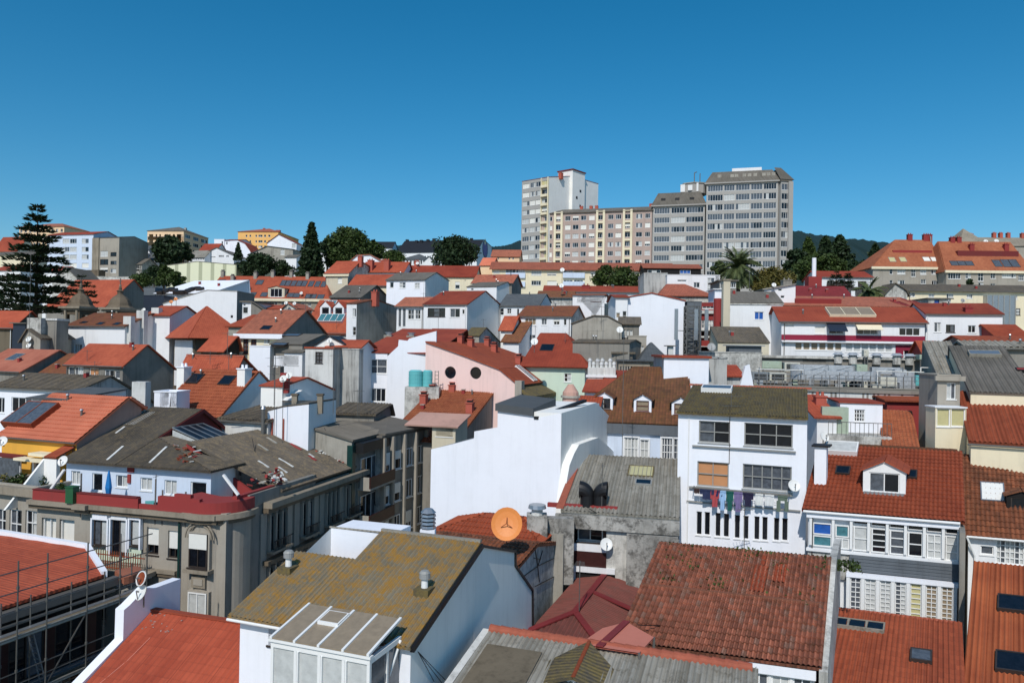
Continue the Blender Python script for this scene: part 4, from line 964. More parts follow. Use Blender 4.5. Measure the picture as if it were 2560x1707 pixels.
m.build('glazed_bay',h.root)
h=H('d','gabled_annex','pale concrete gable at the left end of the long grey roof',(1075,862),(1262,862),119,th=3,F=[(1075,862),(1165,768),(1262,832),(1280,862)],dep=4,wall='concl',roof='greyd')
h=H('d','roof_hut','small pale flat-roofed hut with one dark window under the long grey roof',(1475,908),(1680,912),112,th=3,flat=('x',.15),dep=5,wall='concl',roof='grey',win='1528 915 1575 950 l11n')
h=H('d','deep_red_roofed_house','white house under the wide dark-red painted roof at the right',(262,884),(756,890),110,th=5,dep=7,rz=(500,798),wall='white',roof='redd',win='765 835 800 880 h11')
m=MB(); q=pt(S('d',(415,790)),116); r=empty('boiler_chimney',(q.x,q.y,q.z-6),-R(5),'red rendered block carrying a white round flue above the dark-red roof','chimney'); m.box((-1,-1,0),(1,1,7.4),'redw'); m.build('base',r); m=MB(); m.cyl((.1,0),.32,.32,7.4,10.4,'whitec',14); m.build('flue',r)
# grey-black hut with vents
h=H('g','long_red_roofed_house','long low red roof behind the white flat-roofed house with the blue window',(1180,290),(2088,302),132,th=5,dep=8,rz=(1600,244),wall='white',roof='redf')
h.chim((1560,262),1.6,.8,.8,'salmonc' if 0 else 'redw')
h=H('g','brown_roofed_house','long brown-grey roof with two dishes stacked above it, centre',(1120,345),(1440,352),124,th=8,dep=7,rz=(1250,290),wall='concl',roof='brown')
d1=dishon(h,'upper of the two white dishes on one mast above the brown-grey roof',(1340,350),.75,mast=4.6); d2=dishon(h,'lower of the two white dishes on one mast above the brown-grey roof',(1335,372),.8,mast=2.0)
h=H('b','cream_apartment_block','long cream block with plain red roof left of the road of houses, centre',(1100,700),(2010,712),152,th=5,dep=10,wall='cream',roof='redf',rz=(1700,608),cat='apartment block',
 win='1830 752 1872 815 h11,1915 735 1930 742 d11,1150 810 1190 830 d21')
for p in ((1478,610),(1060,590)): h.chim(p,1.1,1,1.6)
dishon(h,'small pinkish dish on the long cream block, right of the red chimneys',(1482,622),.7,mast=.9)
h=H('b','cross_gabled_house','salmon-roofed wing with red chimneys and a white gable sliver, centre left',(960,662),(1350,668),150,th=8,dep=8,wall='white',roof='red',rz=(1150,574),Sd=None)
for p in ((1055,640),(1205,640)): h.chim(p,1.2,1.4,3)
dishon(h,'pinkish dish between the red chimneys of the salmon-roofed wing',(1208,640),.7,mast=1.0)
h=H('b','white_gabled_house','white flat-topped gable rising behind the salmon-roofed wing',(860,570),(1178,580),176,th=4,F=[(860,570),(930,510),(1050,506),(1178,584)],dep=9,wall='whitec',roof='salmon')
h=H('f','beige_apartment_house','beige apartment house with orange hipped roof and a pale blank side wall',(1155,127),(1358,130),142,wall='beige',side='concl',roof='red',Sd=[(1468,14),(1600,90)],win='1266 165 1304 215 b11',th=14,cor=('cream',.5,.35)); h.chim((1475,20),1,.9,1.6)
h=H('b','red_roofed_house','red-roofed house before the beige apartment house, left of the white house with three windows',(858,788),(1200,800),138,dep=8,th=10,rz=(1080,690),wall='cream',roof='red')
h=H('f','long_attic_house','long house with orange-red roof and two rows of skylights, right of the white halls',(50,346),(1180,372),140,th=4,dep=11,hip=[(150,142),(1150,170)],wall='stone',roof='red',cat='apartment block',cor=('cream',.5,.4),
 win=','.join(f'{x} 385 {x+26} 425 d21' for x in range(560,1000,62)))
for i,x in enumerate((195,320,418,550)): h.sky((x,207+i%2),1.4,1.6,'pg','fk')
for x in (765,812,862,912,960,1022,1082,1138): h.sky((x,214+(x-765)*.03),1.0,1.9,'pg','fk')
for x,y in ((485,320),(590,320),(832,326),(888,328),(1000,335),(1040,337),(1110,340)): h.sky((x,y),1.3,1.4,'pg','fk')
h.dormer((700,345),3.2,1.9,'beige',st='d31',gable=.4)
for p in ((210,150),(300,190),(512,165),(440,290),(670,150),(840,150),(990,170)): h.chim(p,.7,.7,1.5,'conc')
dishon(h,'white dish on the long orange-red roof with two rows of skylights',(930,345),.6,mast=.8); 
# white halls left
h=H('a','dark_clad_building','low dark blue clad building between the concrete gable and the white halls',(1320,880),(1505,884),122,th=6,flat=('x',-.2),dep=6,wall='dblue',roof='grey',win='1330 820 1331 821 d11'.replace('1330 820 1331 821 d11',''))
h=H('a','grey_clad_building','grey clad box just behind the dark blue building',(1322,806),(1425,812),128,th=6,flat=('x',-.2),dep=5,wall='slatew',roof='grey')
h=H('a','white_roofed_hall','hall with a smooth white roof and two rows of black saw-tooth skylights',(1430,862),(1930,905),126,th=18,dep=10,rz=(1900,748),ry=9.5,wall='whitec',roof='whitec',cat='hall')
for i in range(6):
    for (x,y) in ((1480+i*30,880-abs(i-2.5)*0-i*9 if 0 else 870-[0,14,30,40,30,10][i]),(1680+i*32,865-[0,10,24,36,40,34][i])): h.sky((x,y),1.1,.9,'blk','fk',name='saw_tooth_skylight',hh=.5)
h=H('a','white_blank_house','big blank white house wall with rising top edge behind the red pyramid roof',(1500,955),(2180,842),114,th=2,F=[(1500,958),(1660,905),(1905,832),(2178,842)],dep=7,wall='white',side='concd',roof='conc',o=.05,win='2118 1058 2140 1085 d11')
dish('pair of orange round lamps or dishes above the red pyramid roof, left one',pt(S('a',(1572,935)),105),.5,mast=1.5,k='disho',az=10)
dish('pair of orange round lamps or dishes above the red pyramid roof, right one',pt(S('a',(1615,910)),106),.5,mast=1.8,k='disho',az=10)
h=H('f','white_box_house','small white box with dark door right of the big blank white wall',(390,388),(470,392),108,th=10,flat=('x',.2),dep=6,wall='white',roof='grey',win='392 432 440 492 d11,398 405 418 420 d11')
h=H('f','grey_gabled_shed','grey gabled shed right of the white box with the dark door',(470,452),(585,460),107,th=-10,F=[(470,385),(500,400),(588,462)],dep=6,wall='concd',roof='grey')
h=H('a','orange_roofed_house','orange-red roofed house with grey gable, behind the church towers',(420,985),(962,985),140,th=17,wall='concd',roof='red',Sd=[(1228,735),(1330,860)],o=.2)
h=H('f','white_gable_house','small pale gabled houses with two white dishes left of the house with dormers',(740,470),(900,470),104,th=6,F=[(740,465),(810,395),(880,440)],dep=6,wall='concl',roof='salmon')
dish('left white dish of the pair beside the long skylight roof',pt(S('f',(790,395)),103),.5,mast=1.2); dish('right white dish of the pair beside the long skylight roof',pt(S('f',(868,400)),103.5),.5,mast=1.2)
h=H('f','grey_roofed_house','low grey and white houses under the long skylight roof',(560,450),(740,455),112,th=6,dep=6,rz=(650,420),wall='whited',roof='red')
# --- church towers
def bell_tower(label,fr,cx,top,base,w,d):
    c=pt(S(fr,(cx,top)),d); e=pt(S(fr,(cx,base)),d); hw=(pt(S(fr,(cx+w/2,top)),d)-c).length; H0=c.z-e.z
    r=empty('church_bell_tower',(e.x,e.y,e.z-8),-R(18),label,'bell tower','twin church bell towers'); z0=8+H0
    m=MB(); b=hw*.78
    m.box((-b,-b,0),(b,b,z0-3.6),'stoned')
    for x in (-1,1):
        for y in (-1,1): m.box((x*b-.55*(x>0)-.0,y*b-.55*(y>0),z0-3.6),(x*b+.55*(x<0),y*b+.55*(y<0),z0-.7),'stoned'); m.cyl((x*b*.72,y*b*1.06),.22,.18,z0-3.6,z0-.7,'stone',8)
    for s_ in (-1,1):      # arched openings
        for k in range(5):
            a=math.pi*k/5; m.box((s_*b*.62-.1,-b*.98,z0-3.4),(s_*b*.62+.1,-b*.7,z0-1.2),'stoned')
    m.box((-b*.98,-b*.98,z0-1.3),(b*.98,b*.98,z0-.7),'stoned'); m.build('belfry',r)
    m=MB(); m.box((-hw*.9,-hw*.9,z0-.7),(hw*.9,hw*.9,z0-.42),'stone'); m.box((-hw*1.05,-hw*1.05,z0-.42),(hw*1.05,hw*1.05,z0-.12),'stone'); m.build('cornice',r)
    m=MB(); pr=[(.98,-.12),(.8,.25),(.76,.6),(.66,1.05),(.5,1.45),(.32,1.75),(.2,1.95),(.2,2.35),(.28,2.45),(.1,2.65),(.12,2.9),(.04,3.2)]
    for (a,za),(b_,zb) in zip(pr,pr[1:]): m.cyl((0,0),a*hw*1.05,b_*hw*1.05,z0+za,z0+zb,'stoned',8)
    m.build('dome',r); m=MB(); m.bar((0,0,z0+3.1),(0,0,z0+4.4),.09,'pole'); m.bar((-.3,0,z0+4),(.3,0,z0+4),.08,'pole'); m.cyl((0,0),.18,.18,z0+3.2,z0+3.4,'stone',8); m.build('cross',r)
    m=MB(); m.cyl((0,0),.55,.25,z0-2.6,z0-1.7,'rust',10); m.build('bell',r)
bell_tower('dark granite church bell tower with domed cap, left one of the twins','a',738,975,1100,240,112)
bell_tower('dark granite church bell tower with domed cap and tall cross, right one of the twins','a',1100,985,1100,235,112)
# --- left row
h=H('e','white_house','big white house with mossy brown roof and tall pilasters on its pale side wall',(615,238),(1148,254),99,th=17,wall='white',side='whiteb',roof='brown',Sd=[(1398,128),(1700,362)],win='683 405 750 488 c31',o=.25)
m=MB()
for y in (.4,2.6,5.2,7.6):
    z=min(h.rz(h.w,y)+.2,h.rz(h.w,y)+.2); m.box((h.w-.7,y,2),(h.w+.55,y+.7,z+ (1.0 if y<6 else .1)),'whited')
m.build('pilaster',h.root)
h.sky((1075,222),.9,.8); h.sky((925,218),.9,.8); h.sky((770,208),.9,.7)
h=H('e','pyramid_roofed_building','building with bright red pyramid roof over a dark open loft',(1788,304),(2205,302),93,th=-38,dep=10,hip=3.6,wall='stoned',roof='red',o=1.0)
m=MB(); m.box((-.15,.6,h.ze-7),(-.02,9,h.ze-.9),'white'); m.build('white_panel',h.root); H_PYR=h
h=H('e','far_red_roofs','low red roofs with a white gable behind the red pyramid roof',(1350,140),(1560,140),101,th=10,dep=7,rz=(1500,60),wall='white',roof='red',cat='house'); h.root.name='red_roofed_house'
dish('white dish beside the concrete gable, behind the brown-roofed white house',pt(S('e',(1320,92)),100),.55,mast=1.5)
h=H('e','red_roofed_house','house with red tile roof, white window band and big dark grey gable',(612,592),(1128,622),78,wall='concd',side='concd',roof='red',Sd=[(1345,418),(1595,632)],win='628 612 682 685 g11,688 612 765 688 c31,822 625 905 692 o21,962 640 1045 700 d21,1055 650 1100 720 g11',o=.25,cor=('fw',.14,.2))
antenna('aerial on the front eave of the red-roofed house with the dark gable',h.W((2.6,.3,h.ze)),1.6,5)
h=H('e','pink_sheet_roof','broad low roof of faded red sheets with one open skylight at the left edge',(-260,640),(190,668),86,th=21.5,wall='concd',roof='pinkr',Sd=[(540,466),(760,590)],cat='house'); h.root.name='faded_red_roofed_house'; h.sky((140,525),1.6,1.6,'pg','fg')
h=H('e','brown_roofed_house','dark red-brown tiled roof between the faded red roof and the red-roofed house',(340,690),(640,700),84,th=21.5,wall='concd',roof='brown',dep=8,rz=(560,495),o=.1)
h=H('e','timber_house','weathered house with orange roof corner at the left edge below the araucaria',(-200,252),(112,262),96,th=0,dep=7,rz=(0,104),wall='wood',roof='red')
m=MB(); m.box((h.w-.05,0,0),(h.w+.5,3,h.ze),'dblue'); m.build('metal_side',h.root)
h=H('e','dark_blue_shed','dark blue flat-roofed shed at the left edge below the araucaria',(120,215),(235,222),95,th=5,flat=('x',.12),dep=5,wall='dblue',roof='grey')
h=H('e','gabled_concrete_house','narrow stained concrete gable with two white dishes at the left edge',(205,330),(372,330),92,th=3,F=[(205,360),(262,268),(372,345)],dep=6,wall='conc',roof='greyd')
dishwall(h,'upper white dish of the pair on the narrow concrete gable',(265,360),.7); dishwall(h,'lower white dish of the pair on the narrow concrete gable',(265,418),.65)
q=pt(S('e',(345,165)),93); m=MB(); m.box((q.x-1,q.y-.5,q.z-7.4),(q.x+.75,q.y+1,q.z),'concl'); tag(m.build('chimney_stack'),'wide white and grey chimney stack right of the two dishes at the left edge','chimney')
q=pt(S('e',(435,180)),94); m=MB(); m.box((q.x-1.7,q.y-.5,q.z-8),(q.x+1.5,q.y+2,q.z-.1),'concd'); m.box((q.x-1.8,q.y-.6,q.z-.1),(q.x+1.6,q.y+2.1,q.z+.15),'whited'); tag(m.build('stair_head'),'dark grey stair head with white corner beside the chimney stack at the left edge','stair head')
antenna('tall street-light-like pole before the araucaria at the left edge',pt(S('e',(268,330)),90),10.5,1,az=0,L=.8)
# grey concrete house centre-left
h=H('b','grey_roofed_concrete_house','concrete house with folded grey roof in front of the beige apartment house',(690,895),(960,890),128,wall='concd',roof='grey',Sd=[(1100,788),(1205,895)],th=14)
h=H('b','white_house','white house with grey roof, three small windows and bluish gable, centre',(1200,738),(1555,738),128,wall='whitec',side='whiteb',roof='grey',Sd=[(1655,670),(1772,745)],th=18,win='1230 755 1264 806 d11,1318 756 1374 810 c22,1458 762 1504 814 c22',o=.15)
h=H('g','white_house','white house with grey roof piece and blue-grey gable below the orange-brown roof, centre',(468,252),(740,292),124,wall='white',side='whiteb',roof='grey',Sd=[(842,206),(900,275)],th=24,win='505 262 528 278 d11',o=.1)
h=H('g','salmon_roofed_house','orange-brown tiled roof just behind the white house with the blue-grey gable',(520,215),(880,215),128,th=14,dep=7,rz=(720,140),wall='concd',roof='salmon')
h=H('g','grey_slate_roofed_house','white house with mottled pale grey slate roof and small gable, centre',(768,424),(1130,436),114,wall='white',roof='slate',Sd=[(1195,318),(1240,395)],th=17,win='775 445 806 505 d12,836 446 876 492 d22,928 448 946 520 d11,975 448 1012 470 d21',o=.15)
h=H('f','concrete_gabled_house','tall bare concrete gable house with dark roof, white front and red chimney',(1348,404),(1440,408),106,wall='white',side='conc',roof='brown',Sd=[(1608,368),(1812,436)],th=20,win='1402 446 1434 522 c21,1402 614 1432 692 d12',o=.12); h.chim((1610,385),1,.9,1.8)
h=H('f','red_roofed_house_with_dormers','red-roofed house with two white gabled dormers and a turquoise glass canopy',(940,668),(1352,692),117,th=17,dep=11,rz=(1150,372),ry=5.5,wall='whited',roof='red')
h.root.name='red_roofed_house'
for p in ((1150,520),(1272,522)): h.dormer(p,1.9,1.7,'white',st='d11',gable=.9)
h.sky((1190,402),2.4,1.5,'pt','fw',n=3); h.sky((1215,548),4.4,1.7,'pt','fw',n=4,name='glass_canopy',hh=.5)
antenna('thin mast standing right of the turquoise glass canopy',h.W(h.hit((1252,640))),3,1)
h=H('f','white_arched_house','white house part with arches and two pairs of dark windows under a salmon roof',(1808,428),(2052,434),110,th=17,dep=7,rz=(1950,348),wall='white',side='white',roof='salmon',win='1824 444 1846 612 g11,1862 444 1888 612 g11,1910 455 1966 545 d22,1978 457 2026 542 d22')
h=H('g','white_house','white house with deep red roof, four-pane dark windows and a large bluish gable',(72,412),(470,432),104,th=19,wall='white',side='whiteb',roof='redf',Sd=[(636,290),(778,420)],o=.15,win='108 440 268 522 d32k,312 446 404 528 d21,425 455 445 495 d11')
h=H('g','blue_window_house','white flat-roofed house with a small blue window and satellite fittings, centre',(1440,322),(1732,330),110,th=14,flat=('x',.15),dep=7,wall='white',side='beige',roof='salmon',win='1480 332 1522 384 l11,1556 332 1602 388 n21,1606 340 1700 380 n11b,1610 465 1648 512 d21,1736 334 1752 396 n11')
h=H('g','brown_roofed_white_house','white house with brown tile roof, four upper windows and two blank rows below',(943,519),(1425,524),103,th=17,wall='white',side='concl',roof='brown',dep=9,rz=(1250,428),o=.2,win='1000 534 1102 596 n31,1152 534 1202 596 c21,1264 538 1320 596 h21,1358 540 1382 598 d11,1000 688 1096 772 g31'); h.root.name='white_house'
h=H('g','small_roof_below','white lean-to with dark brown roof between the bluish gable and the brown-roofed white house',(800,750),(945,752),98,dep=6,rz=(900,560),ry=6,wall='white',roof='brown',th=17); h.root.name='lean_to_house'
h=H('g','low_red_roof','small bright red roof right of the bluish gable',(780,640),(880,640),100,th=17,dep=5,rz=(850,520),wall='whiteb',roof='red'); h.root.name='small_red_roofed_house'
# concrete hall with gable
h=H('g','concrete_gabled_hall','broad bare concrete gable hall with grey roof and white arched side windows',(1435,585),(1890,590),88,th=8,F=[(1435,588),(1632,516),(1760,520),(1892,590)],dep=9,wall='conc',roof='greyd',cat='hall',o=.15)
h=H('g','concrete_side_wing','concrete wing with white arched windows right of the broad concrete gable',(1880,590),(2050,592),89,th=8,dep=6,rz=(1960,530),wall='concd',roof='greyd',win='1898 640 1925 705 c11,1935 642 1958 705 c11,1966 644 1990 702 c11')
h=H('g','tan_concrete_block','tan concrete block with tall white slot windows and a flat top',(1950,700),(2118,698),84,th=8,flat=('x',-.15),dep=6,wall='tan',roof='grey',win='1962 780 1990 850 c11,2024 790 2046 905 c11,2070 790 2092 900 c11,2020 900 2060 960 y11')
h=H('g','grey_roofed_terrace','low grey roof stepping down in front of the broad concrete gable',(1440,760),(1960,830),82,th=24,wall='concd',roof='greyd',dep=5,rz=(1750,738),o=.1)
dish('white dish on a bent mast before the broad concrete gable',pt(S('g',(1873,642)),83),.75,mast=3)
# big white gable house
h=H('g','white_gabled_house','large house with blank white gable wall facing the viewer',(1945,344),(2469,378),97,th=2,F=[(1945,344),(2165,308),(2469,378)],dep=12,wall='whitec',roof='red',o=.12,side='concd')
h=H('g','white_side_wing','narrow white wing with one tall window left of the large blank white gable',(1835,344),(1945,346),96.5,th=2,dep=10,rz=(1890,326),wall='white',roof='redf',win='1898 470 1934 552 d12,1840 485 1875 530 n11')
h=H('h','salmon_hipped_house','salmon hip-roofed building behind the large blank white gable',(232,402),(830,436),112,th=6,dep=14,hip=[(300,275),(500,280)],wall='concl',roof='salmon',o=.3)
h=H('h','white_block_with_stair','white building with glazed stair window under the palm',(305,168),(895,172),122,th=3,flat=('x',-.2),dep=8,wall='white',roof='grey',win='755 178 835 385 c23,420 222 520 240 g21,600 250 670 310 d21,845 172 888 330 c11')
h=H('h','concrete_block','streaked concrete blind block left of the white building under the palm',(44,148),(308,156),124,th=3,flat=('x',-.2),dep=8,wall='streak',roof='grey')
h=H('c','flat_terrace_house','low dark terrace with red-brown roof under the grey tower blocks',(1110,908),(1588,912),165,th=3,dep=8,rz=(1350,880),wall='dark',roof='salmon',win='1410 925 1500 955 l31,1140 925 1250 950 d31')
# telecom mast and red gallery building
h=H('h','red_gallery_building','red building with white window galleries in the shade right of the large white gable',(684,484),(900,492),99,th=10,dep=7,flat=('x',-.2),wall='redw',roof='grey',win='690 672 832 765 c52,690 870 800 965 c52,700 500 830 545 g31,852 675 930 700 c31',cat='building')
m=MB()
for y in (575,590,780,860):
    z=h.py(S('h',(700,y)),0)[1]; m.box((-.1,-.35,z-.12),(h.w*.7,-.004,z+.12),'whited')
m.build('string_course',h.root); m=MB(); x=h.w*.85; m.cyl((x,-.6),.55,.55,2,h.ze+.6,'redw',12); m.build('round_flue',h.root)
h=H('h','grey_gallery_side','grey glazed strip wall between the large white gable and the red gallery building',(530,470),(690,480),97.5,th=3,dep=3,flat=('x',-.1),wall='slatew',roof='grey',side='slatew')
q=pt(S('h',(575,1030)),94); r=empty('telecom_mast',(q.x,q.y,q.z-2),0,'grey lattice telecom mast with panel antennas beside the large white gable','telecom mast'); zt=pt(S('h',(575,520)),94).z-q.z+2
m=MB(); 
for a,b in ((-.8,-.8),(.8,-.8),(.8,.8),(-.8,.8)): m.bar((a,b,0),(a,b,zt),.14,'steel')
for i in range(9):
    z0,z1=zt*i/9,zt*(i+1)/9
    for (a,b),(c,d_) in (((-.8,-.8),(.8,-.8)),((.8,-.8),(.8,.8)),((.8,.8),(-.8,.8)),((-.8,.8),(-.8,-.8))): m.bar((a,b,z0),(c,d_,z1),.08,'steel'); m.bar((a,b,z1),(c,d_,z1),.08,'steel')
m.build('lattice',r)
for x,y in ((-2.2,-1),(1.6,-1),(.2,-1.4)):
    m=MB(); m.box((x-.22,y-.1,zt*.45),(x+.22,y+.1,zt*.95),'metal'); m.bar((x,y,zt*.6),(0,0,zt*.6),.08,'steel'); m.build('panel_antenna',r)
q=pt(S('h',(965,235)),92); m=MB(); m.box((q.x-.42,q.y-.4,q.z-13),(q.x+.42,q.y+.5,q.z),'beige'); m.box((q.x-.52,q.y-.5,q.z),(q.x+.52,q.y+.6,q.z+.2),'stone'); tag(m.build('tall_chimney'),'tall beige square chimney standing in front of the palm','chimney')
h=H('h','white_box','small bright white roof box beside the tall beige chimney',(838,330),(938,334),98,th=3,dep=4,flat=('x',.1),wall='whitec',roof='white')
h=H('h','grey_stair_tower','grey concrete stair tower with dark upper windows behind the tall beige chimney',(890,235),(1078,240),104,th=3,dep=6,flat=('x',.15),wall='concd',roof='grey',win='900 250 960 320 d31,1000 250 1070 310 d31,1010 415 1065 470 c41')
# white house right of palm
h=H('h','white_house','white house with grey roof and two dark blue windows under the palm',(1000,484),(1600,486),95,th=7,wall='white',roof='grey',dep=9,rz=(1500,366),ry=5,win='1282 580 1384 668 l21,1468 590 1532 664 l21',cor=('concl',.16,.12),o=.1)
h.root['label']='white house with grey roof and two dark blue windows, right of the tall beige chimney'
h=H('h','white_raked_block','white raked-roof block with small vents rising over the grey roof',(1392,330),(1742,292),101,th=3,F=[(1392,332),(1742,275)],dep=6,wall='white',roof='conc',win='1548 322 1590 346 d11,1575 398 1618 426 d11',side='concl'); h.chim((1700,262),1.4,1.2,1.2,'concd')
dish('white dish left of the white raked block above the grey roof',pt(S('h',(1500,280)),100),.6,mast=1.2)
h=H('h','grey_slab_roof_house','dark grey mossy-edged sheet roof in front of the white house with blue windows',(872,925),(1445,940),84,th=8,wall='beige',roof='greyd',dep=7,rz=(1250,760),ry=6.5,o=.1)
# crimson and white building
h=H('i','crimson_banded_building','long white building with crimson bands, faded red roof and a gallery of windows',(-190,428),(1288,458),88,th=9,wall='white',roof='redf',dep=9,rz=(600,288),o=.35,cat='building',
 win='-165 445 -62 487 b21,152 480 262 555 b11,300 462 450 556 d21,585 480 800 562 d31,1022 495 1240 575 d31,-158 560 -157 561 d11'.replace(',-158 560 -157 561 d11','')+','+','.join(f'{x} {640+(x+200)*.018:.0f} {x+72} {718+(x+200)*.018:.0f} n11' for x in range(-50,440,82))+','+','.join(f'{x} {652+(x-470)*.018:.0f} {x+74} {740+(x-470)*.018:.0f} c11' for x in range(470,960,82))+',1072 700 1180 775 d21')
def band(h,fr,y0,y1,k,a=0,b=None,t=.06,name='painted_band'):
    z1=h.py(S(fr,y0),0)[1]; z0=h.py(S(fr,y1),0)[1]; m=MB(); m.box((a,-t,z0),(h.w if b is None else b,-.004,z1),k); return m.build(name,h.root)
band(h,'i',(600,572),(600,628),'crimson'); band(h,'i',(600,640),(600,650),'white',t=.5,name='eave_ledge')
m=MB(); x0,x1=h.py(S('i',(985,700)),0)[0],h.w-.5; z=h.py(S('i',(1000,672)),0)[1]; xa,xb=h.py(S('i',(1066,700)),0)[0],h.py(S('i',(1188,700)),0)[0]; m.box((x0,-.05,z-5),(xa,-.004,z),'crimson'); m.box((xb,-.05,z-5),(x1,-.004,z),'crimson'); m.box((xa,-.05,z-.6),(xb,-.004,z),'crimson'); m.build('painted_band',h.root)
h.sky((515,345),5.2,2.6,'pn','cream',n=3,hh=.35)
m=MB(); x0=h.py(S('i',(570,470)),0)[0]; x1=h.py(S('i',(830,470)),0)[0]; z=h.py(S('i',(700,450)),0)[1]; m.prism([(x0,-.05,z),(x1,-.05,z),(x1,-1.1,z-.7),(x0,-1.1,z-.7)],(0,0,-.06),'cream'); m.build('awning',h.root)
m=MB(); x0=h.py(S('i',(270,450)),0)[0]; x1=h.py(S('i',(460,450)),0)[0]; z=h.py(S('i',(300,440)),0)[1]; m.prism([(x0,-.05,z),(x1,-.05,z),(x1,-1.5,z-1.0),(x0,-1.5,z-1.0)],(0,0,-.06),'dblue'); m.build('awning',h.root); CR=CR
h=H('i','white_house','white house with deep red roof and four dark windows right of the crimson building',(1300,352),(2090,404),86,th=12,wall='white',roof='redf',dep=8,rz=(1700,250),ry=4.5,o=.15,win='1384 438 1454 538 d21,1506 460 1598 540 d21k,1732 468 1814 545 d21,1876 470 2010 562 g21')
h.chim((1732,330),.9,.8,.7,'redw'); dish('white dish on a pole above the deep red roof at the right',pt(S('i',(1680,212)),92),.5,mast=1.6,k='dishg')
h=H('i','brown_brick_wall','long salmon-brown sheet roof with patched strips behind the crimson building',(-190,268),(1300,288),99,th=4.5,dep=9,rz=(600,182),ry=8,wall='conc',roof='salmon',o=.1); h.root.name='salmon_roofed_warehouse'; h.root['category']='warehouse'
m=MB()
for i,x in enumerate((1000,1030,1085,1205,1235,1270,980,1060)):
    q=h.hit((x,235+i%3*8)); l=2.2 if i<6 else 1.2; a=Vector((q.x,q.y-l,h.rz(q.x,q.y-l)+.17)); b=Vector((q.x,min(q.y+l,7.9),h.rz(q.x,min(q.y+l,7.9))+.17)); m.bar(a,b,.28,'redw',h=.05)
m.build('patch_strip',h.root)
h.sky((180,240),6,.8,'redw','redw',name='roof_hatch',hh=.6)
h=H('i','red_side_roof','brick-red sloping wall and roof at the right edge beyond the deep red roof',(2095,640),(2420,655),80,th=8,dep=9,rz=(2200,470),wall='redw',roof='rtile'); h.root.name='brick_red_roofed_house'
h=H('i','orange_low_roof','long orange ridge roof in front of the white house with four dark windows',(1725,655),(2420,690),76,th=8,dep=6,rz=(2000,588),wall='concd',roof='rtile'); h.root.name='orange_roofed_shed'
h=H('i','small_red_roof','steep small red roof left of the speckled grey roofs',(1290,780),(1450,780),79,th=8,dep=4,rz=(1370,636),wall='redw',roof='red'); h.root.name='small_red_roofed_house'
# ================================================================ near and middle: left and centre
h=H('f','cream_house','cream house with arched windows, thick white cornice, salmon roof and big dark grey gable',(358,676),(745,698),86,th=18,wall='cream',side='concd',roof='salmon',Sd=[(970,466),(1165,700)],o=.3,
 win='396 725 444 862 g24b,468 728 518 800 g22b,585 728 640 770 c22',cor=('whitec',.55,.45)); h.sky((610,625),1.3,.9)
h=H('f','small_orange_house','small rusty-orange roof between the red pyramid roof and the cream house',(262,612),(440,640),90,th=18,dep=6,rz=(440,510),ry=5,wall='conc',roof='rtile'); h.root.name='orange_roofed_shed'
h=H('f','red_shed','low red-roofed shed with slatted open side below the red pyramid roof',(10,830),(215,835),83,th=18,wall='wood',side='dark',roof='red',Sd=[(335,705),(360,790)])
h=H('f','grey_roofed_house','white house with bluish side and low grey roof in front of the cream house',(455,792),(645,784),78,th=6,flat=('x',-.15),dep=8,wall='whitec',side='whiteb',roof='grey')
h=H('f','white_house','white house front with one three-pane window under the sagging grey roof',(775,848),(940,856),77,th=14,wall='white',roof='grey',dep=9,rz=(1000,700),ry=8,o=.2,win='803 878 906 966 c31,680 880 712 980 g21')
h=H('f','grey_roof_wing','grey roof wing with two skylights below the dark gable',(650,775),(940,840),79,th=24,wall='concd',roof='grey',dep=7,rz=(1100,690),o=.1); h.root.name='grey_roofed_wing'; h.root['category']='house'; h.sky((850,692),2.2,.9,'pg','fk'); h.sky((735,780),1.8,.8,'pg','fk')
h=H('f','black_rimmed_gable','white gabled roof hut with black verges and a dish, centre left',(1050,792),(1320,778),77,th=0,F=[(1050,792),(1190,706),(1325,778)],dep=5,wall='whiteb',roof='blk',o=.15); h.root.name='gabled_roof_hut'
dish('white dish in front of the black-rimmed white gable',h.W((h.w*.55,-.5,h.ze+.6)),.55,mast=1.2)
h=H('f','boxy_white_house','boxy weathered white house with barred window and a grime-streaked grey side',(968,812),(1224,816),72,th=8,flat=('x',.16),dep=3.5,wall='whited',side='streak',roof='red',o=.1,win='1060 843 1126 948 g23k')
h=H('f','red_roofed_strip','bright red roof strip behind the boxy weathered white house',(1180,800),(1470,800),77,th=10,dep=4,rz=(1380,742),wall='white',roof='red'); h.root.name='red_roofed_annex'
h=H('f','streaked_wall_house','narrow grime-streaked grey wall right of the boxy weathered white house',(1226,818),(1462,905),74,th=24,flat=('x',-.1),dep=.7,wall='streak',roof='grey'); h.root.name='party_wall'; h.root['category']='wall'
h=H('f','white_house_red_roof','white house with deep red roof and two windows, left of the pink house',(1457,852),(1722,868),80,th=10,wall='whitec',side='white',roof='redf',dep=17,ry=15,rz=(1900,640),orr=5.2,o=.1,win='1538 912 1716 1042 g22,1532 1178 1704 1300 d41'); h.root.name='white_house'
g_=H('f','raked_white_wall','bright white raked wall stepping up to the right behind the turquoise tanks',(1722,880),(2172,652),79,th=2,F=[(1722,882),(1820,792),(1826,732),(1905,742),(1922,722),(2172,652)],dep=.5,wall='whitec',roof='whitec',noroof=True,cat='wall'); g_.root.name='party_wall'
h.vent((1735,700),.3,.5); h.vent((1942,705),.3,.5)
h=H('g','small_dormer_house','small bluish gable with red side roof behind the pink house',(395,705),(470,712),97,th=4,F=[(395,705),(432,662),(470,715)],dep=6,wall='whiteb',roof='red',o=.1); h.root.name='small_gabled_house'
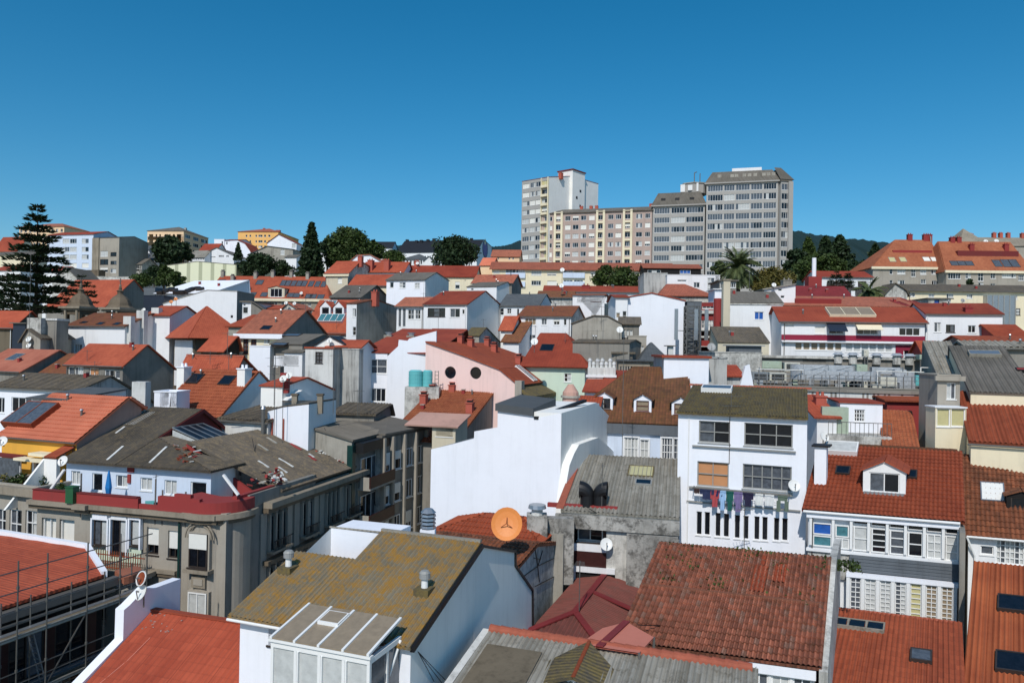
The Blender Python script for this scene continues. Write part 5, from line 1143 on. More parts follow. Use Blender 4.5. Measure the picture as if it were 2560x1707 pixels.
h=H('g','mossy_fibre_shed','shed with pale green mossy sheet roof behind the pink house',(450,700),(580,705),96,th=14,wall='conc',side='streak',roof='greym',Sd=[(645,628),(840,828)],o=.1); h.root.name='mossy_roofed_shed'
h=H('g','blue_grey_box','blue-grey flat box with white post behind the pink house roof',(175,640),(298,640),97,th=14,flat=('x',.15),dep=4,wall='slatew',roof='redf'); h.root.name='roof_box'; h.root['category']='roof box'
h=H('g','low_red_roof_row','low red roof behind the blue-grey box',(298,705),(400,712),99,th=14,dep=4,rz=(400,640),wall='white',roof='redf'); h.root.name='small_red_roofed_house'
# pink house
h=H('g','pink_house','pink house with two round black windows and a long red tiled roof',(90,757),(935,1145),77,th=20,F=[(90,757),(430,878),(770,1008),(935,1145)],dep=16.5,wall='pink',side='concd',roof='rtile',o=.18,win='315 1033 52 0 r,548 1037 52 0 r',cap=None,ol=.1)
for p,w,n in (((1010,1045),1.3,2),((1110,1030),1.5,2),((1215,1020),1.5,2)): h.sky(p,w,2.6,'pg','fw',n=n,hh=.16)
for p in ((262,740),(505,745),(655,790),(720,845),(945,860)): h.chim(p,.7,.7,1.3)
m=MB(); m.box((h.w-.2,-.3,h.ze*0+h.prof[-1][1]-7),(h.w+.5,.6,h.prof[-1][1]+.4),'tan'); m.build('corner_pillar',h.root)
m=MB(); z=h.prof[-1][1]; m.prism([(h.w+.02,-.2,z-.2),(h.w+.02,h.dep,z-.2),(h.w+1.7,h.dep,z-1.1),(h.w+1.7,-.2,z-1.1)],(0,0,-.35),'greym'); m.build('eaves',h.root)
m=MB()
for i in range(11): y=.8+i*(h.dep-1.2)/10; m.box((h.w+.003,y-.14,z-6.5),(h.w+.25,y+.14,z-1.5),'whited'); m.box((h.w+.6,y-.12,z-1.75),(h.w+1.2,y+.12,z-1.3),'whited')
m.build('pilaster',h.root)
for i in range(4):
    y=1.6+i*3.3; window(h.root,(y,z-5.5,y+1.7,z-2.6),lambda u,v,d:Vector((h.w+.2-d,u,v)),'d22k')
m=MB(); m.box((.2,-.0,0),(.3,-.0,.1),'pink')
# water tanks
q=pt(S('f',(2040,1160)),75); 
for i,(dx,l) in enumerate(((-.65,'left large turquoise water tank in front of the pink house'),(.55,'right small turquoise water tank in front of the pink house'))):
    m=MB(); r=.72 if i==0 else .5; m.cyl((0,0),r,r,0,1.5,'tank',20); m.cyl((0,0),r*1.02,r*.7,1.5,1.65,'tank',20); 
    for z in (.35,.75,1.15): m.cyl((0,0),r*1.03,r*1.03,z,z+.06,'tank',20)
    o=m.build('water_tank',loc=(q.x+dx,q.y,q.z)); tag(o,l,'water tank','turquoise water tanks')
m=MB()
for x in (1.3,1.65): m.bar((q.x+x,q.y,q.z-.5),(q.x+x,q.y,q.z+1.6),.06,'pole')
for i in range(5): m.bar((q.x+1.3,q.y,q.z+i*.38),(q.x+1.65,q.y,q.z+i*.38),.05,'pole')
tag(m.build('ladder'),'short grey metal ladder right of the turquoise tanks','ladder')
m=MB(); m.box((q.x-1.6,q.y-1,q.z-9),(q.x+1.8,q.y+1,q.z-.02),'concl'); tag(m.build('tank_platform'),'concrete base under the turquoise tanks','platform')
# mint house
h=H('g','mint_house','mint green house with big smooth red hipped roof and one skylight',(1005,960),(1552,972),81,th=14,wall='mint',side='whiteb',roof='redf',dep=13,hip=[(1110,684),(1245,672)],o=.5,win='1360 1040 1426 1118 d22'); h.sky((1205,808),1.5,1.5,'pd','fk'); H_MINT=h
dish('white dish left of the smooth red hipped roof',pt(S('g',(1088,750)),76),.75,mast=1.6)
# chimneys cluster
for x,l in ((1650,'left white ornate chimney cluster with many pots, right of the mint house'),(1765,'right white ornate chimney cluster with many pots, right of the mint house')):
    q=pt(S('g',(x,1045)),69); r=empty('chimney_cluster',q,-R(10),l,'chimney','ornate white chimneys'); m=MB(); m.box((-.7,-.5,-2),(.7,.5,.6),'whited'); m.box((-.85,-.6,-.3),(.8,.6,-.1),'white'); m.build('stack',r)
    m=MB()
    for a in range(4):
        for b in range(2): m.cyl((-.54+a*.36,-.25+b*.5),.15,.12,.6,1.45-(a%2)*.3,'whited',8); m.cyl((-.54+a*.36,-.25+b*.5),.18,.18,1.2-(a%2)*.3,1.3-(a%2)*.3,'white',8)
    m.build('chimney_pot',r)
h=H('g','dark_stone_house','old stone house with a row of slot windows under grey roof, beside the mint house',(1860,930),(2150,965),76,th=10,dep=6,rz=(2050,930),wall='stone',roof='slate',win=','.join(f'{x} 975 {x+14} 1040 d11' for x in range(1875,1990,24))+',2010 985 2050 1030 d21,2070 985 2100 1020 c11,2110 985 2140 1015 c11')
h=H('g','grey_hatch_house','flat dark grey ledge roof in front of the tan concrete block',(1820,860),(1990,870),80,th=10,flat=('x',.2),dep=4,wall='concd',roof='greyd',win='1835 880 1990 900 d31k'); h.root.name='grey_ledge_house'
h=H('g','yellow_house_slate','yellowish house with green-grey slate hipped roof behind the white box house',(2105,905),(2270,905),80,th=5,dep=7,hip=1.7,wall='cream',roof='slate',o=.7)
h=H('h','small_ac_house','tiny pale roof terrace stack right of the large blank gable',(318,965),(375,968),82,th=3,flat=('x',.1),dep=1,wall='whited',roof='grey',cat='chimney'); h.root.name='roof_chimney_box'; h.root['label']='small ribbed white chimney box at the foot of the large blank white gable'
# small red roofs below
h=H('g','white_band_house','red-roofed house with white wall band under the ornate chimneys',(1560,1206),(1960,1212),66,th=14,dep=6,rz=(1700,1096),wall='whitec',roof='redf')
h=H('g','white_band_house','thin red roof over a white ledge beside the ornate chimneys',(1700,1075),(2040,1098),69,th=14,dep=5,rz=(1900,1025),wall='whitec',roof='redf'); h.root.name='red_roofed_house'
# mossy roof house with dormers
h=H('g','mossy_dormer_house','house with mossy brown mansard roof, three white dormers and white arched galleries',(1375,1462),(2510,1506),58,th=14,wall='bluew',roof='moss',dep=13,hip=[(2190,990),(2900,1010)],o=.25,cor=('slatew',.9,.25)); h.root.name='mansard_house'
n_=h
def w_at(h,fr,sx,deep=.16):
    for x0,y0,x1,y1,st in parse(sx):
        xa,_=h.py(S(fr,(x0,y0)),-.25); xb,_=h.py(S(fr,(x1,y1)),-.25); zt=h.py(S(fr,((x0+x1)/2,y0)),-.25)[1]; zl=h.py(S(fr,((x0+x1)/2,y1)),-.25)[1]
        b=MB(); 
        for q in (((xa-.1,-.3,zl-.1),(xa,-.005,zt+.1)),((xb,-.3,zl-.1),(xb+.1,-.005,zt+.1)),((xa,-.3,zt),(xb,-.005,zt+.1)),((xa,-.3,zl-.1),(xb,-.005,zl))): b.box(q[0],q[1],'white')
        b.build('window_surround',h.root); window(h.root,(xa,zl,xb,zt),lambda u,v,d:Vector((u,-.28+d,v)),st,rev=deep)
w_at(h,'n','1745 500 1865 690 c42,1885 520 1955 690 c22,2070 505 2165 690 g43,2175 510 2235 690 g23')
h.dormer(('n',1568,262),1.35,1.15,'whitec',st='d22k',gable=.4); h.dormer(('n',1903,285),1.35,1.15,'whitec',st='n12b',gable=.4); h.dormer(('n',2235,312),1.35,1.15,'whitec',st='n12b',gable=.4)
q=h.W(h.hit(('n',1735,350))); antenna('tall thin mast standing before the mossy mansard roof',pt(S('n',(1725,690)),50),8.5,1,L=.3)
# white box left of laundry house
h=H('h','white_box_house','plain white box house with one barred window and brown roof edge, behind the mossy ridge',(268,1092),(772,1100),61,th=4,flat=('x',.18),dep=7,wall='whitec',side='streak',roof='redf',o=.2,win='374 1320 502 1458 d43',swin='')
h.root['label']='plain white box house with one barred window, between the mossy mansard and the ventilation plant'
m=MB(); m.box((0,0,0),(.1,.1,.1),'white')
h=H('h','grey_wall_annex','streaked grey concrete annex right of the plain white box house',(770,1100),(975,1095),62.5,th=4,flat=('x',-.1),dep=5,wall='streak',roof='grey')
h=H('h','small_red_chimney_house','tiny red-capped roof shed with a white gable sliver beside the streaked annex',(972,1300),(1130,1305),64,th=3,dep=3,rz=(1080,1190),ry=2.8,wall='streak',roof='red')
m=MB(); q=pt(S('h',(1215,1190)),63.5); w1=pt(S('h',(1275,1430)),63.5); w0=pt(S('h',(1115,1430)),63.5); m.prism([w0,w1,pt(S('h',(1228,1170)),63.5),pt(S('h',(1180,1190)),63.5)],(0,.4,0),'whitec'); tag(m.build('white_gable_wall'),'small white triangular gable wall at the left end of the ventilation plant','wall')
h=H('h','grey_flat_building','long flat grey roof with corrugated hut behind the white box house',(840,1035),(1365,1062),73,th=3,flat=('x',-.1),dep=8,wall='concl',roof='grey')
h=H('h','corrugated_hut','corrugated grey metal hut on the flat roof left of the ventilation plant',(1000,960),(1362,925),74,th=10,flat=('x',.1),dep=3,wall='slatew',roof='metal',base=None); dish('grey-white dish left of the corrugated grey hut',pt(S('h',(800,975)),72),.8,mast=1.2,k='dishg')
# ================================================================ ventilation plant on the flat roof (right)
def at(fr,x,y,d): return pt(S(fr,(x,y)),d)
h=H('i','plant_building','flat-roofed building with a white balustrade carrying large ventilation ducts',(-500,1090),(1425,1170),66,th=13,flat=('x',-.2),dep=15,wall='concd',roof='greyd',cat='building'); HV=h
h2=H('i','plant_penthouse','long stained concrete penthouse slab behind the ventilation ducts',(-420,800),(1370,850),78,th=13,flat=('x',.25),dep=5,wall='concd',roof='concl',base=h.o3.z+h.ze-1.2,cat='penthouse',win='30 810 265 850 d11k')
m=MB()   # balustrade
n=86
for i in range(n):
    x=.3+(h.w-.6)*i/(n-1); k='whited' if random.random()<.75 else 'concd'; m.box((x-.08,-.28,h.ze-1.05),(x+.09,-.06,h.ze-.35),k)
m.box((-.1,-.42,h.ze-.35),(h.w+.1,-.003,h.ze-.1),'concd'); m.box((-.1,-.42,h.ze-1.3),(h.w+.1,-.003,h.ze-1.05),'concd'); m.box((0,-.05,h.ze-1.05),(h.w,-.003,h.ze-.35),'blk'); m.build('balustrade',h.root)
m=MB()
for i in range(24):
    x=h.w*i/23; m.bar((x,.25,h.ze-.2),(x,.25,h.ze+1.1),.06,'pole')
for z in (.35,.75,1.1): m.bar((0,.25,h.ze+z),(h.w,.25,h.ze+z),.05,'metal')
m.build('railing',h.root)
def duct(label,p,q,w,hh,k='zinc',elbow=None):
    """rectangular duct along local x on the plant roof; p,q = (x,y,z) local"""
    r=empty('ventilation_duct',h.W(p),-h.th,label,'duct','ventilation ducts on the flat roof'); L=(Vector(q)-Vector(p)).length; m=MB()
    nseg=max(1,int(L/1.5))
    for i in range(nseg):
        a=L*i/nseg; b=L*(i+1)/nseg; m.box((a+.03,0,0),(b-.03,w,hh),k); m.box((b-.05,-.04,-.04),(b+.03,w+.04,hh+.04),'metal')
        m.prism([(a+.05,-.001,.03),((a+b)/2,-.05,hh/2),(b-.05,-.001,hh-.03)],(0,-.012,.03),k)
    m.build('duct_body',r)
    N=10      # rounded ends
    for i in range(N):
        a0,a1=math.pi/2*i/N,math.pi/2*(i+1)/N; R0=w*1.0
        for s_,xx in ():
            if elbow and (s_>0)==(elbow!='l') or elbow=='b':
                p0=(xx+s_*R0*math.sin(a0),w-R0*math.cos(a0)); p1=(xx+s_*R0*math.sin(a1),w-R0*math.cos(a1)); c=(xx,w)
                m.prism([(p0[0],p0[1],0),(p1[0],p1[1],0),(c[0],c[1],0)],(0,0,hh),k)
    for s_,xx in ((-1,0),(1,L)):
        if not elbow: break
        m=MB(); R0=w
        for i in range(N):
            a0,a1=math.pi/2*i/N,math.pi/2*(i+1)/N; p0=(xx+s_*R0*math.sin(a0),w-R0*math.cos(a0)); p1=(xx+s_*R0*math.sin(a1),w-R0*math.cos(a1)); m.prism([(p0[0],p0[1],0),(p1[0],p1[1],0),(xx,w,0)],(0,0,hh),k)
        m.build('elbow',r)
    m=MB()
    for i in range(nseg+1): m.bar((L*i/nseg,w/2,-.6),(L*i/nseg,w/2,0),.08,'pole')
    m.build('support',r); return r
def lx(x,y,c=.5): return h.py(S('i',(x,y)),c)
x0,z0=lx(40,1040,1.2); x1,z1=lx(730,975,1.2); duct('lower large curved silver ventilation duct on the flat roof',(x0,1.2,z0+.1),(x1,1.2,z0+.1),1.0,.85,elbow='b')
x0,z0=lx(30,950,4.2); x1,z1=lx(560,880,4.2); duct('upper large silver ventilation duct with rounded left end',(x0,4.2,z0),(x1,4.2,z0),1.0,.7,elbow='b')
x0,z0=lx(740,965,5); x1,_=lx(1040,960,5); duct('straight silver duct between the green casing and the stepped unit',(x0,5,z0),(x1,5,z0),1.0,.6)
def unit(label,a,b,y,dp,k='hvac',name='air_handling_unit',louv=False,steps=0):
    (x0,zt),(x1,_)=lx(a[0],a[1],y),lx(b[0],b[1],y); zb=lx((a[0]+b[0])/2,b[1],y)[1]
    r=empty(name,h.W((x0,y,zb)),-h.th,label,'machine','air units on the flat roof'); w,hh=x1-x0,zt-zb; m=MB()
    if steps:
        for i in range(steps): m.box((i*.15,i*dp/steps,0),(w,dp,hh*(i+1)/steps),k)
    else: m.box((0,0,0),(w,dp,hh),k)
    m.build('casing',r); m=MB()
    if louv:
        for i in range(6): z=hh*(.15+.13*i); m.box((w*.12,-.06,z),(w*.88,-.003,z+.05),'fk')
    else:
        m.box((w*.08,-.03,hh*.1),(w*.47,-.003,hh*.9),k); m.box((w*.53,-.03,hh*.1),(w*.92,-.003,hh*.9),k); m.cyl((w*.3,-.04),.03,.03,hh*.7,hh*.76,'fk',6)
    m.build('panel',r); m=MB()
    for x in (.1,w-.1): m.bar((x,.1,-.9),(x,.1,0),.1,'pole')
    m.build('leg',r); return r
unit('pale green square air unit between the two silver ducts',(585,870),(695,970),3.6,2)
unit('left boxy off-white unit right of the large curved duct',(832,1000),(1000,1105),1.2,2,'hvacw')
unit('large stepped silver unit at the right end of the ventilation plant',(1030,930),(1190,1125),1.4,4,'zinc',steps=3)
unit('small turquoise and white unit at the far right end of the ventilation plant',(1195,985),(1290,1090),1.5,1.6,'tank')
unit('pale green unit on the left half of the plant roof',(-388,835),(-190,915),7,2)
unit('grey louvred unit left of the large silver ducts',(-158,850),(0,945),6,2,'hvacw',louv=True)
unit('white air unit with louvres standing behind the balustrade, far left',(-313,955),(-140,1040),2,2,'hvacw',louv=True)
unit('row of dark fans behind the railing at the left of the plant',(-490,950),(-330,1034),2,2,'metal',louv=True)
unit('pale green box on top of the penthouse slab at the right',(1235,768),(1330,820),11,1.5)
unit('grey box on top of the penthouse slab at the right end',(1335,750),(1425,815),12,2,'slatew')
unit('small white casing on the penthouse slab, middle',(660,720),(710,790),12,1,'hvacw')
for i,(x,y) in enumerate(((395,770),(545,775),(790,780),(1000,780),(1130,785))):
    xx,zz=lx(x,y,12.5); m=MB(); m.cyl((0,0),.6,.3,0,.25,'zinc',14); m.cyl((0,0),.4,.4,-.9,0,'concl',10); o=m.build('roof_ventilator',loc=h.W((xx,12.5,zz)))
    tag(o,['leftmost','second from the left','middle','second from the right','rightmost'][i]+' of the five mushroom ventilators on the penthouse slab','ventilator','mushroom ventilators')
m=MB(); x0,z0=lx(1230,900,1.6); 
for dx in (0,1.3,2.6,3.6): m.bar((x0+dx,1.2,h.ze-.2),(x0+dx,1.2,z0),.09,'whited')
for dz in (0,-1,-2.2): m.bar((x0,1.2,z0+dz),(x0+3.6,1.2,z0+dz),.08,'whited')
r=empty('pipe_frame',h.W((0,0,0)),-h.th,'white pipe frame at the far right end of the ventilation plant','frame'); m.build('pipe',r)
h0=h
h=HV
for i,(x,y,l,ax,k) in enumerate(((100,1010,5,0,'metal'),(780,940,4,0,'whited'),(860,985,3,0,'metal'),(-450,920,4,0,'whited'),(-100,985,4,0,'metal'),(600,1000,.1,1,'metal'),(800,930,.1,1,'whited'),(1060,900,.1,1,'metal'),(-60,900,.1,1,'metal'),(-420,900,.1,1,'metal'))):
    yy=(.9,3,5)[i%3]; xx,zz=lx(x,y,yy); m=MB(); m.bar((xx,yy,zz),(xx+l,yy,zz) if ax==0 else (xx,yy,h.ze-.2),.12,k,sides=8)
    for q in ((xx+.2,yy),(xx+l-.2,yy)) if ax==0 else (): m.bar((*q,h.ze-.2),(*q,zz),.07,'pole')
    m.build('pipe_run',h.root)
m=MB()
for i in range(40):
    x=random.uniform(.5,h.w-.5); y=random.uniform(.6,12); s_=random.uniform(.15,.5); m.box((x,y,h.ze-.2),(x+s_*1.5,y+s_,h.ze-.2+s_*random.uniform(.6,2)),random.choice(('hvacw','hvac','metal','slatew','blk','zinc')))
o=m.build('small_equipment',h.root); o['kind']='stuff'
# beige turret and green glass bay
h=H('i','beige_turret','slim beige turret with one tall white window beside the speckled grey roof',(1420,985),(1652,990),52,th=5,flat=('x',-.2),dep=2.8,wall='tan',roof='grey',cat='tower',win='1515 1060 1608 1228 c21',cor=('tan',.35,.25))
h=H('i','glass_bay','yellowed glass bay box below the beige turret',(1398,1316),(1716,1320),50.5,th=5,flat=('x',.08),dep=1.4,wall='cream',roof='white',o=.06,cat='glazed bay',base=None,win='1412 1322 1552 1512 y11,1560 1322 1706 1512 y11')
h=H('i','grey_corrugated_house','house under the left speckled grey corrugated roof behind the beige turret',(1425,1000),(1725,1010),60,th=22,dep=9,rz=(1580,650),ry=8.5,wall='concd',roof='greyl',rip=(.3,.045),o=.1)
h=H('i','grey_corrugated_house','house under the large dark grey corrugated roof at the right edge',(1760,1166),(2420,1190),52.5,th=24,dep=12,rz=(2040,700),ry=11.5,wall='cream',roof='grey',rip=(.3,.035),o=.1)
h.sky((1900,780),2.2,1.2,'metal','greyl',hh=.25,name='roof_hatch'); h.sky((2290,935),.8,.6,'redw','blk',name='roof_hatch')
h=H('i','stone_eave_roof','strip of pale weathered roof with dark battens behind the grey corrugated roofs',(1725,700),(2420,720),66,th=15,dep=4,rz=(2040,650),wall='concd',roof='greyl',rip=(.5,.07)); h.root.name='battened_roof_shed'
h=H('D','red_corrugated_house','house with bright brick-red corrugated roof and cream wall at the right edge',(2230,1016),(2420,1024),48,th=26,wall='cream',roof='rtile',dep=8,rz=(2300,906),ry=7.5,rip=(.28,.05),o=.15,gut=True); h.root.name='red_roofed_house'
# orange-brown tiled slope
h=H('p','tiled_slope_house','broad orange-brown tiled roof slope between the white box with grid window and the beige turret',(2095,668),(2420,700),50,th=25,wall='conc',roof='rtil2',dep=10,rz=(2350,300),ry=9.5,rip=(.26,.03),row=.42,o=.1)
h=H('i','red_curb_roof','low red roof with curled orange edge behind the tiled slope',(900,1250),(1330,1300),61,th=6,dep=4,rz=(1150,1215),wall='redw',roof='rtile'); h.root.name='low_red_roofed_shed'
h=H('p','white_box_grid_window','white box with twelve-pane grid window and red-brown roof edge, right of the laundry house',(1692,208),(2082,226),55,th=13,flat=('x',.1),dep=5,wall='whitec',side='whiteb',roof='redf',o=.12,win='1822 270 1918 382 d43'); h.root.name='white_box_house'
m=MB(); za=h.py(S('p',(1800,505)),-2)[1]; xa,xb=h.py(S('p',(1570,505)),-2)[0],h.w; m.box((xa,-2.6,za-5),(xb,-.003,za),'concl'); m.build('terrace_base',h.root)
m=MB()
for i in range(15): x=xa+(xb-xa)*i/14; m.bar((x,-2.5,za),(x,-2.5,za+.95),.03,'pole')
m.bar((xa,-2.5,za+.95),(xb,-2.5,za+.95),.05,'pole'); m.build('railing',h.root)
m=MB(); m.box((xa-.2,-1.2,za),(xa+1.6,-.6,za+1.9),'hvac'); m.build('glass_screen',h.root)
m=MB(); m.cyl((0,0),.12,.12,0,.1,'fk',8)
h=H('p','red_lean_to','small red roof between the laundry house and the white box with the grid window',(1480,345),(1660,350),54,th=6,dep=6,rz=(1600,150),ry=5.5,wall='white',roof='red'); h.root.name='small_red_roofed_house'; h.chim((1535,130),.9,.8,.9)
dish('big pale dish left of the terrace railing, beside the laundry house wall',at('p',1545,520,47),.62,mast=.9,az=20)
# ================================================================ laundry house
h=H('p','laundry_house','tall white house with four big windows, washing line and ten dark slot windows',(205,302),(1390,358),46,wall='whitec',side='concl',roof='greym',dep=8.5,rz=(900,82),ry=7.2,rip=(.18,.03),o=.3,cap='ridge',gut=False,rev=.2,ol=.05,orr=.05,
 win='395 378 678 578 d22g,812 400 1255 612 x32g,380 752 666 980 o22g,798 782 1245 1010 g52g,372 1205 420 1420 d11,445 1210 495 1424 d11,545 1218 592 1436 d11,620 1225 670 1442 d11,722 1238 770 1454 d11,802 1245 850 1462 d11,902 1250 950 1467 d11,975 1255 1025 1472 d11,1082 1265 1132 1474 d11,1158 1268 1210 1476 d11')
L=h
m=MB()
for y in (1112,640): xa=h.py(S('p',(300,y)),-.1)[0]; z=h.py(S('p',(800,y+40)),-.1)[1]
z=h.py(S('p',(800,1150)),0)[1]; m.box((h.w*.08,-.12,z-.06),(h.w*.96,-.003,z+.02),'fg'); z=h.py(S('p',(800,622)),0)[1]; m.box((h.w*.12,-.16,z-.08),(h.w*.92,-.003,z),'fg'); z=h.py(S('p',(800,1010)),0)[1]; m.box((h.w*.1,-.2,z-.1),(h.w*.9,-.003,z),'fg'); m.build('sill_band',h.root)
m=MB(); x=h.w*.09; m.bar((x,-.08,h.ze-.3),(x,-.08,2),.08,'fw',sides=6); m.build('downpipe',h.root)
m=MB(); x=h.w*.415; m.bar((x,-.05,h.ze+.6),(x,-.05,h.ze-2.9),.045,'fk',sides=6); m.build('cable_pipe',h.root)
h.sky((560,105),2.0,1.1,'pg','fw',hh=.3)
q=h.hit((690,260)); antenna('television aerial lying over the mossy roof of the laundry house',h.W(q),.9,8,az=10,L=1.6)
dishwall(h,'white dish on the wall of the laundry house, right of the washing line',(1267,970),.42,out=.3,az=0)
# washing: lines, pegs, garments
z0=h.py(S('p',(800,1040)),-.6)[1]; xa=h.py(S('p',(340,985)),-.6)[0]; xb=h.py(S('p',(1225,1075)),-.6)[0]
r=empty('clothes_line',h.W((xa,-.6,z0)),-h.th,'clothes line with two arms stretched across the white facade','clothes line'); m=MB()
for x in (0,xb-xa): m.bar((x,.58,.1),(x,-.15,.1),.05,'pole')
m.build('arm',r); m=MB()
for y in (0,.25,-.15): m.bar((0,y,.1),(xb-xa,y,.1),.015,'pole')
m.build('line',r)
def garment(x0,x1,y0,y1,col,label,kind='shirt',kd=None):
    k='cloth_'+'_'.join(map(str,col)); SPEC[k]=lambda:plainm('cloth',col,.9,var=.12)
    a=h.py(S('p',(x0,y0)),-.6)[0]; b=h.py(S('p',(x1,y0)),-.6)[0]; zt=z0+.09; zb=min(zt-.3,h.py(S('p',((x0+x1)/2,y1)),-.6)[1]); W_,Hh=b-a,zt-zb; m=MB(); N=8
    def col_(f0,f1,t0,t1,ph=0):
        P=[]
        for j in range(5):
            row=[]
            for i in range(N+1):
                u=f0+(f1-f0)*i/N; v=t0+(t1-t0)*j/4; row.append((a+W_*u,-.6+.035*math.sin(u*9+ph+v*2)*(.3+v),zt-Hh*v))
            P.append(row)
        for s_,off in ((1,0),(-1,.012)):
            for j in range(4):
                for i in range(N):
                    f=[P[j][i],P[j][i+1],P[j+1][i+1],P[j+1][i]]; f=[(p[0],p[1]+off,p[2]) for p in f]; m.face(f if s_<0 else f[::-1],k)
    if kind=='trousers': col_(.1,.9,0,.35); col_(.0,.34,.35,1,1); col_(.66,1,.35,.95,2)
    elif kind=='shirt': col_(.2,.8,0,1); col_(0,.2,.0,.55,1); col_(.8,1,.0,.5,2)
    else: col_(0,1,0,1)
    c=Vector((a+W_/2,-.6,zt)); 
    for i,v in enumerate(m.v): m.v[i]=tuple(Vector(v)-c)
    o=m.build(kd or kind,loc=h.W(c)); o.rotation_euler=(0,0,-h.th); tag(o,label,'clothing','washing on the line')
garment(350,400,985,1040,(70,52,50),'small dark brown cloth at the left end of the washing line','cloth')
garment(402,535,1005,1095,(44,52,84),'dark navy checked shirt, second from the left on the washing line','shirt')
garment(500,582,1035,1165,(176,74,78),'red and white patterned shirt hanging on the washing line','shirt')
garment(540,610,1020,1065,(36,42,86),'small navy cloth above the red shirt on the washing line','cloth')
garment(580,642,1045,1195,(158,192,228),'light blue shirt on the washing line','shirt')
garment(645,712,1055,1200,(30,92,84),'dark teal spotted shirt in the middle of the washing line','shirt')
garment(716,795,1060,1210,(122,108,150),'mauve shirt in the middle of the washing line','shirt')
garment(800,895,1085,1160,(38,34,62),'dark indigo shirt right of the mauve one on the washing line','shirt')
garment(912,985,1090,1150,(226,226,222),'white cloth right of the indigo shirt on the washing line','cloth')
garment(998,1085,1090,1155,(222,222,220),'second white cloth, nearest the trousers, on the washing line','cloth')
garment(1108,1220,1075,1210,(98,112,98),'grey-green trousers at the right end of the washing line','trousers')
# ================================================================ big blank white house and its neighbours
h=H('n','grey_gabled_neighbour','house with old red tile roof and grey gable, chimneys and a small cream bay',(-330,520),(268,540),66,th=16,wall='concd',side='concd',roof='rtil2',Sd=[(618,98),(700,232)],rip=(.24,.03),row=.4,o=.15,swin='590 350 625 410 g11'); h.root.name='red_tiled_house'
for p in ((72,150),(0,70),(400,285)): h.chim(p,.75,.7,1.5)
h.chim((245,100),.7,.6,1.0)
b=H('n','cream_bay','cream bay with small-paned window and sloping pink-brown roof under the old red tile roof',(72,398),(275,404),63,th=16,ol=2.4,wall='beige',roof='pinkbr',dep=3,rz=(200,300),ry=3,o=.35,win='106 402 250 492 t43',cat='bay window'); b.root.name='bay_window'
h=H('n','blank_white_house','huge blank bright white house wall with stepped top and a blue-grey shaded side gable',(62,602),(1195,288),49,th=21,F=[(62,602),(250,556),(436,508),(438,446),(640,410),(642,268),(952,312),(958,334),(1195,288)],dep=9.5,wall='whitec',side='whiteb',roof='grey',noroof=True,cat='house'); BW=h; h.root.name='white_house'
# its side gable
m=MB(); P=[S('n',p) for p in ((1195,288),(1500,195),(1650,352),(1728,486))]; Q=[h.px(p,h.w-.01) for p in P]; ys=[max(0,q[0]) for q in Q]
for i in range(1,4): ys[i]=max(ys[i],ys[i-1]+.3)
top=[(y,q[1]) for y,q in zip(ys,Q)]; m.prism([(h.w+.012,0,2),(h.w+.012,ys[-1],2)]+[(h.w+.012,y,z) for y,z in top[::-1]],(-3,0,0),'whiteb'); m.build('side_gable',h.root)
m=MB(); Q=[h.px(S('n',p),h.w+.5) for p in ((1215,1090),(1240,900),(1268,740),(1308,640),(1352,560),(1420,535),(1520,500),(1610,580),(1700,668))]; ys=[q[0] for q in Q]
for i in range(1,len(ys)): ys[i]=max(ys[i],ys[i-1]+.15)
m.prism([(h.w+.5,ys[-1],2),(h.w+.5,ys[0],2)]+[(h.w+.5,y,q[1]) for y,q in zip(ys,Q)],(-.482,0,0),'whiteb'); m.build('side_buttress',h.root)
m=MB(); xa,za=h.py(S('n',(640,268)),0); xb,zb=h.py(S('n',(958,312)),0); m.prism([(xa-.1,-.15,za+.02),(xb,-.15,zb+.02),(xb,4.5,zb+.35),(xa-.1,4.5,za+.35)],(0,0,.45),'slate'); m.build('slate_cap',h.root)
m=MB(); x2,z2=h.py(S('n',(1195,288)),0); m.prism([(xb+.01,-.05,zb-.2),(xb+.3,-.05,zb-.2),(x2,-.05+6,z2+.3),(x2-.3,6,z2+.3)],(0,0,.18),'blk'); m.build('verge_trim',h.root)
m=MB(); m.box((1,.5,h.ze-2),(h.w-.5,h.dep-.5,h.ze-1.8),'grey'); m.build('roof',h.root)
h=H('n','red_slope_house','low red roof beside the round banded chimney, just right of the blank white house',(1310,268),(1500,190),57,th=14,dep=4,rz=(1500,150),wall='conc',roof='rtile'); h.root.name='small_red_roofed_house'; q=at('n',1275,255,56); m=MB(); m.cyl((0,0),.7,.6,-2,1.3,'pinkbr',14); m.cyl((0,0),.75,.75,.3,.45,'conc',14); m.cyl((0,0),.75,.75,.9,1.05,'conc',14); m.cyl((0,0),.6,.2,1.3,1.9,'pinkbr',14); tag(m.build('round_chimney',loc=q),'round banded pinkish chimney behind the blank white house','chimney')
